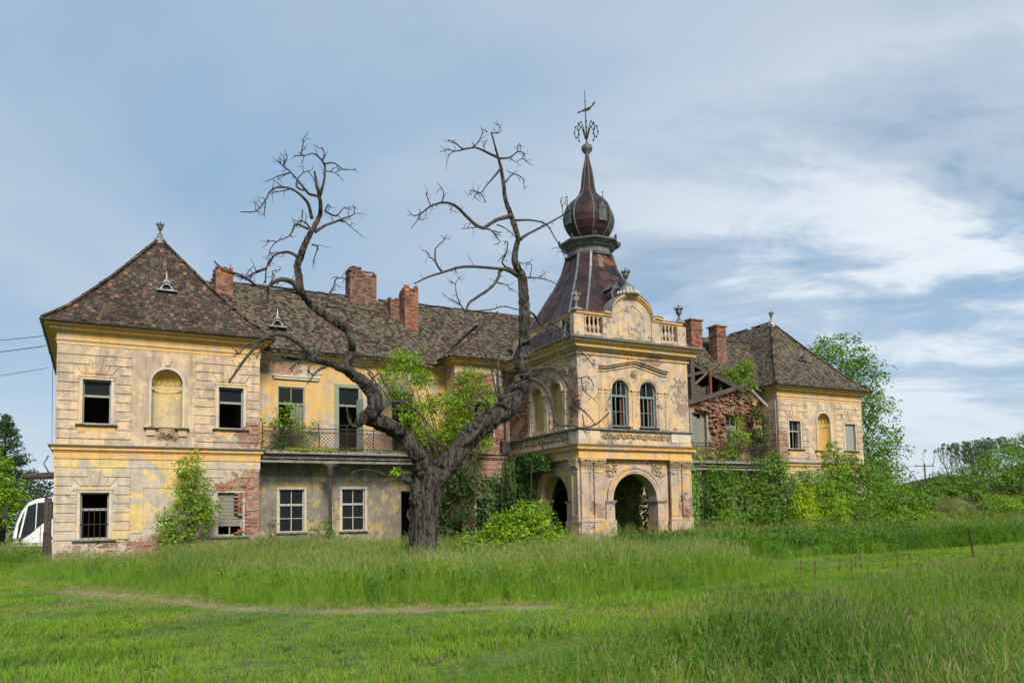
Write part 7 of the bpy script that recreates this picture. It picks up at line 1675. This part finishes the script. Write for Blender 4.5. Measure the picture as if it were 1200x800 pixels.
scatter('meadow_grass', tall, x[k], y[k], s2[k]*.85, 'tall meadow grass filling the right foreground', seed=2, tilt=.14)
k2 = k & (rs.rand(len(x)) < np.where(vnoise(x, y, .4, 40) > .5, .55, .12)*np.where(np.hypot(x, y) < 12, 1, .5)); scatter('meadow_herbs', weed, x[k2], y[k2], (s2*1.15)[k2], 'leafy meadow herbs among the tall foreground grass', seed=3)
x, y = field(72000, 46, 1.5); inS = inside(x, y, stripP); k = inS & ~houses(x, y) & (y < 48); edge = np.clip(dist_line(x, y, STRIP[2:15])/1.0, .50, 1)
s3 = (.62+.66*vnoise(x, y, .35, 12)+.3*rs.rand(len(x)))*edge*np.where(x < 2, .8, 1.0); seedy = [tuft_obj('seeding_tuft', blade_tuft('se', 16, .55, .13, .005, .4, (.26, .42, .05), (.12, .25, .028), 170+i, heads=8, head_t=(.32, .38, .12)), GM) for i in range(3)]
scatter('strip_grass', tall+seedy, x[k], y[k], s3[k], 'tall seeding grass strip along the foot of the manor', seed=4, tilt=.14)
k2 = k & (rs.rand(len(x)) < .12); scatter('strip_herbs', weed, x[k2], y[k2], (s3*1.7)[k2], 'broad-leaved weeds in the grass strip before the manor', seed=5)
# rough growth on the right, behind the meadow
x, y = rs.uniform(18, 95, 60000), rs.uniform(17, 52, 60000); an = np.arctan2(x, y)-YAW; k = (np.abs(an) < .8) & ~((y < 19.5+1.0*vnoise(x, y, .3, 3)+np.clip((x-22)*.12, -1, 5))) & ~houses(x, y) & (vnoise(x, y, .5, 15) > .12) & ((y < 46)); k &= rs.rand(len(x)) < np.clip(1.2-np.hypot(x, y)/110, .3, 1)
s4 = (.8+.9*vnoise(x, y, .4, 16)+.3*rs.rand(len(x))); scatter('rough_grass', tall, x[k], y[k], s4[k]*1.05, 'rough tussocky grass and weeds below the thicket', seed=6, tilt=.2)
k2 = k & (rs.rand(len(x)) < .45) & (vnoise(x, y, .3, 17) > .4); x3, y3 = rs.uniform(20, 62, 16000), rs.uniform(21, 36, 16000); k3 = (y3 > 20.5+(x3-20)*.10) & (vnoise(x3, y3, .35, 41) > .42) & ~houses(x3, y3); scatter('dock_leaves', weed, x3[k3], y3[k3], 1.9+1.2*rs.rand(k3.sum()), 'rank broad-leaved growth in front of the thicket', seed=14, tilt=.3)
scatter('nettle_patch', weed, x[k2], y[k2], (s4*1.7)[k2], 'dark nettle-like ground cover below the thicket', seed=7)
dryt = [tuft_obj('straw_tuft', blade_tuft('s', 30, .42, .22, .008, .8, (.26, .20, .11), (.15, .12, .06), 150+i), GM) for i in range(3)]
x, y = rs.uniform(38, 90, 26000), rs.uniform(32, 50, 26000); k = ~houses(x, y); scatter('heap_growth', tall+weed[:2], x[k], y[k], 1.0+1.0*rs.rand(k.sum()), 'rank grass and weeds covering the spoil heap', seed=12, tilt=.3)
x, y = rs.normal(0, 1, 500)*3.2+57, rs.normal(0, 1, 500)*1.6+37.5; scatter('straw', dryt, x, y, .8+.6*rs.rand(500), 'dry straw-coloured grass on the spoil heap', seed=8)
# clover heads and sorrel spikes
fl = []
mt, t = new_mat('clover_pink'); finish(mt, t, C(.30, .10, .22), .85)
mb = MB(); mb.tube([(0, 0, 0), (.01, 0, .25)], .0015, 3, cap=False); me_t = mb
mb2 = MB(); mb2.lathe((.01, 0, .25), [(.004, 0), (.014, .006), (.016, .016), (.010, .026), (.0, .03)], 7); 
clo = bpy.data.objects.new('clover_flower', bpy.data.meshes.new('clover_flower')); clo.data.from_pydata(mb.v+mb2.v, [], mb.f+[tuple(i+len(mb.v) for i in f) for f in mb2.f]); clo.data.materials.append(M['stem']); clo.data.materials.append(mt); clo.data.polygons.foreach_set('material_index', [0]*len(mb.f)+[1]*len(mb2.f))
x, y = field(520, 17, 1.6); k = inside(x, y, tallP) & (np.hypot(x, y) > 6.5) & (rs.rand(len(x)) < .6); scatter('clover', [clo], x[k], y[k], .65+.35*rs.rand(k.sum()), 'pink clover heads dotted through the foreground meadow', seed=9)
GS = 'dark sorrel spikes in the meadow'
mb = MB(); mb.tube([(0, 0, 0), (.02, 0, .45), (.0, .01, .95)], [.008, .007, .004], 5)
for k in range(34): a = R.uniform(0, 6.28); z = R.uniform(.42, .95); mb.lathe((.012+.018*math.cos(a), .018*math.sin(a), z), [(0, 0), (.014, .015), (0, .04)], 5)
sor = mb.build('sorrel_spike', simple('sorrel_brown', (.15, .085, .05), (.09, .06, .035), 20)); tag(sor, 'reddish brown seeded sorrel stalk standing in the tall meadow at the right', 'dock plant', GS)
spots = [on_ground(px, py) for px, py in [(908, 690), (970, 683), (984, 688), (991, 686), (1003, 679), (1008, 692), (1017, 690), (1019, 684), (1034, 676), (1041, 690), (1052, 679), (1060, 688), (1071, 682), (1078, 692), (1088, 681), (945, 690), (938, 684), (1104, 688), (1122, 682), (1018, 678), (1150, 684), (1165, 680), (1010, 684), (1025, 694), (998, 690), (1046, 686), (955, 694), (1133, 690), (1075, 676), (820, 700)]]
for i, p in enumerate(spots[::2]):
    c = sor if i == 0 else sor.copy()
    if i: SC.collection.objects.link(c)
    c.location = (p.x, p.y, GZ(p.x, p.y)); c.rotation_euler = (R.uniform(-.12, .12), R.uniform(-.12, .12), R.uniform(0, 6)); q = R.uniform(.35, .7); c.scale = (q, q, q)
# plants rooted on the cornices
def ledge(name, x0, x1, y, z, n, h, tone, label, seed):
    rs_l = np.random.RandomState(seed); P = np.c_[rs_l.uniform(x0, x1, n), y+rs_l.normal(0, .06, n), z+np.abs(rs_l.normal(0, h, n))]; ca, cb = map(np.array, GREENS[tone]); w_ = rs_l.rand(n, 1)
    o = leaf_mesh(name, P, np.tile([0, -.4, .6], (n, 1)), .09, ca*w_+cb*(1-w_), M['leaf'], None, label, 'stuff', aspect=.35, seed=seed)
ledge('ledge_weeds', 19.9, 22.0, YT-.1, 9.33, 150, .09, 'bright', 'small weeds sprouting below the curved gable', 1); ledge('ledge_weeds', 6.0, 14.9, 34.3, 4.72, 1500, .09, 'mid', 'grass and moss along the left balcony edge', 2); ledge('ledge_weeds', 7.0, 9.2, 34.22, 4.73, 900, .04, 'yellow', 'yellow stonecrop cushion on the left balcony edge', 3); ledge('ledge_weeds', 27, 36, 34.3, 4.72, 1300, .10, 'ash', 'weeds along the right balcony edge', 4)
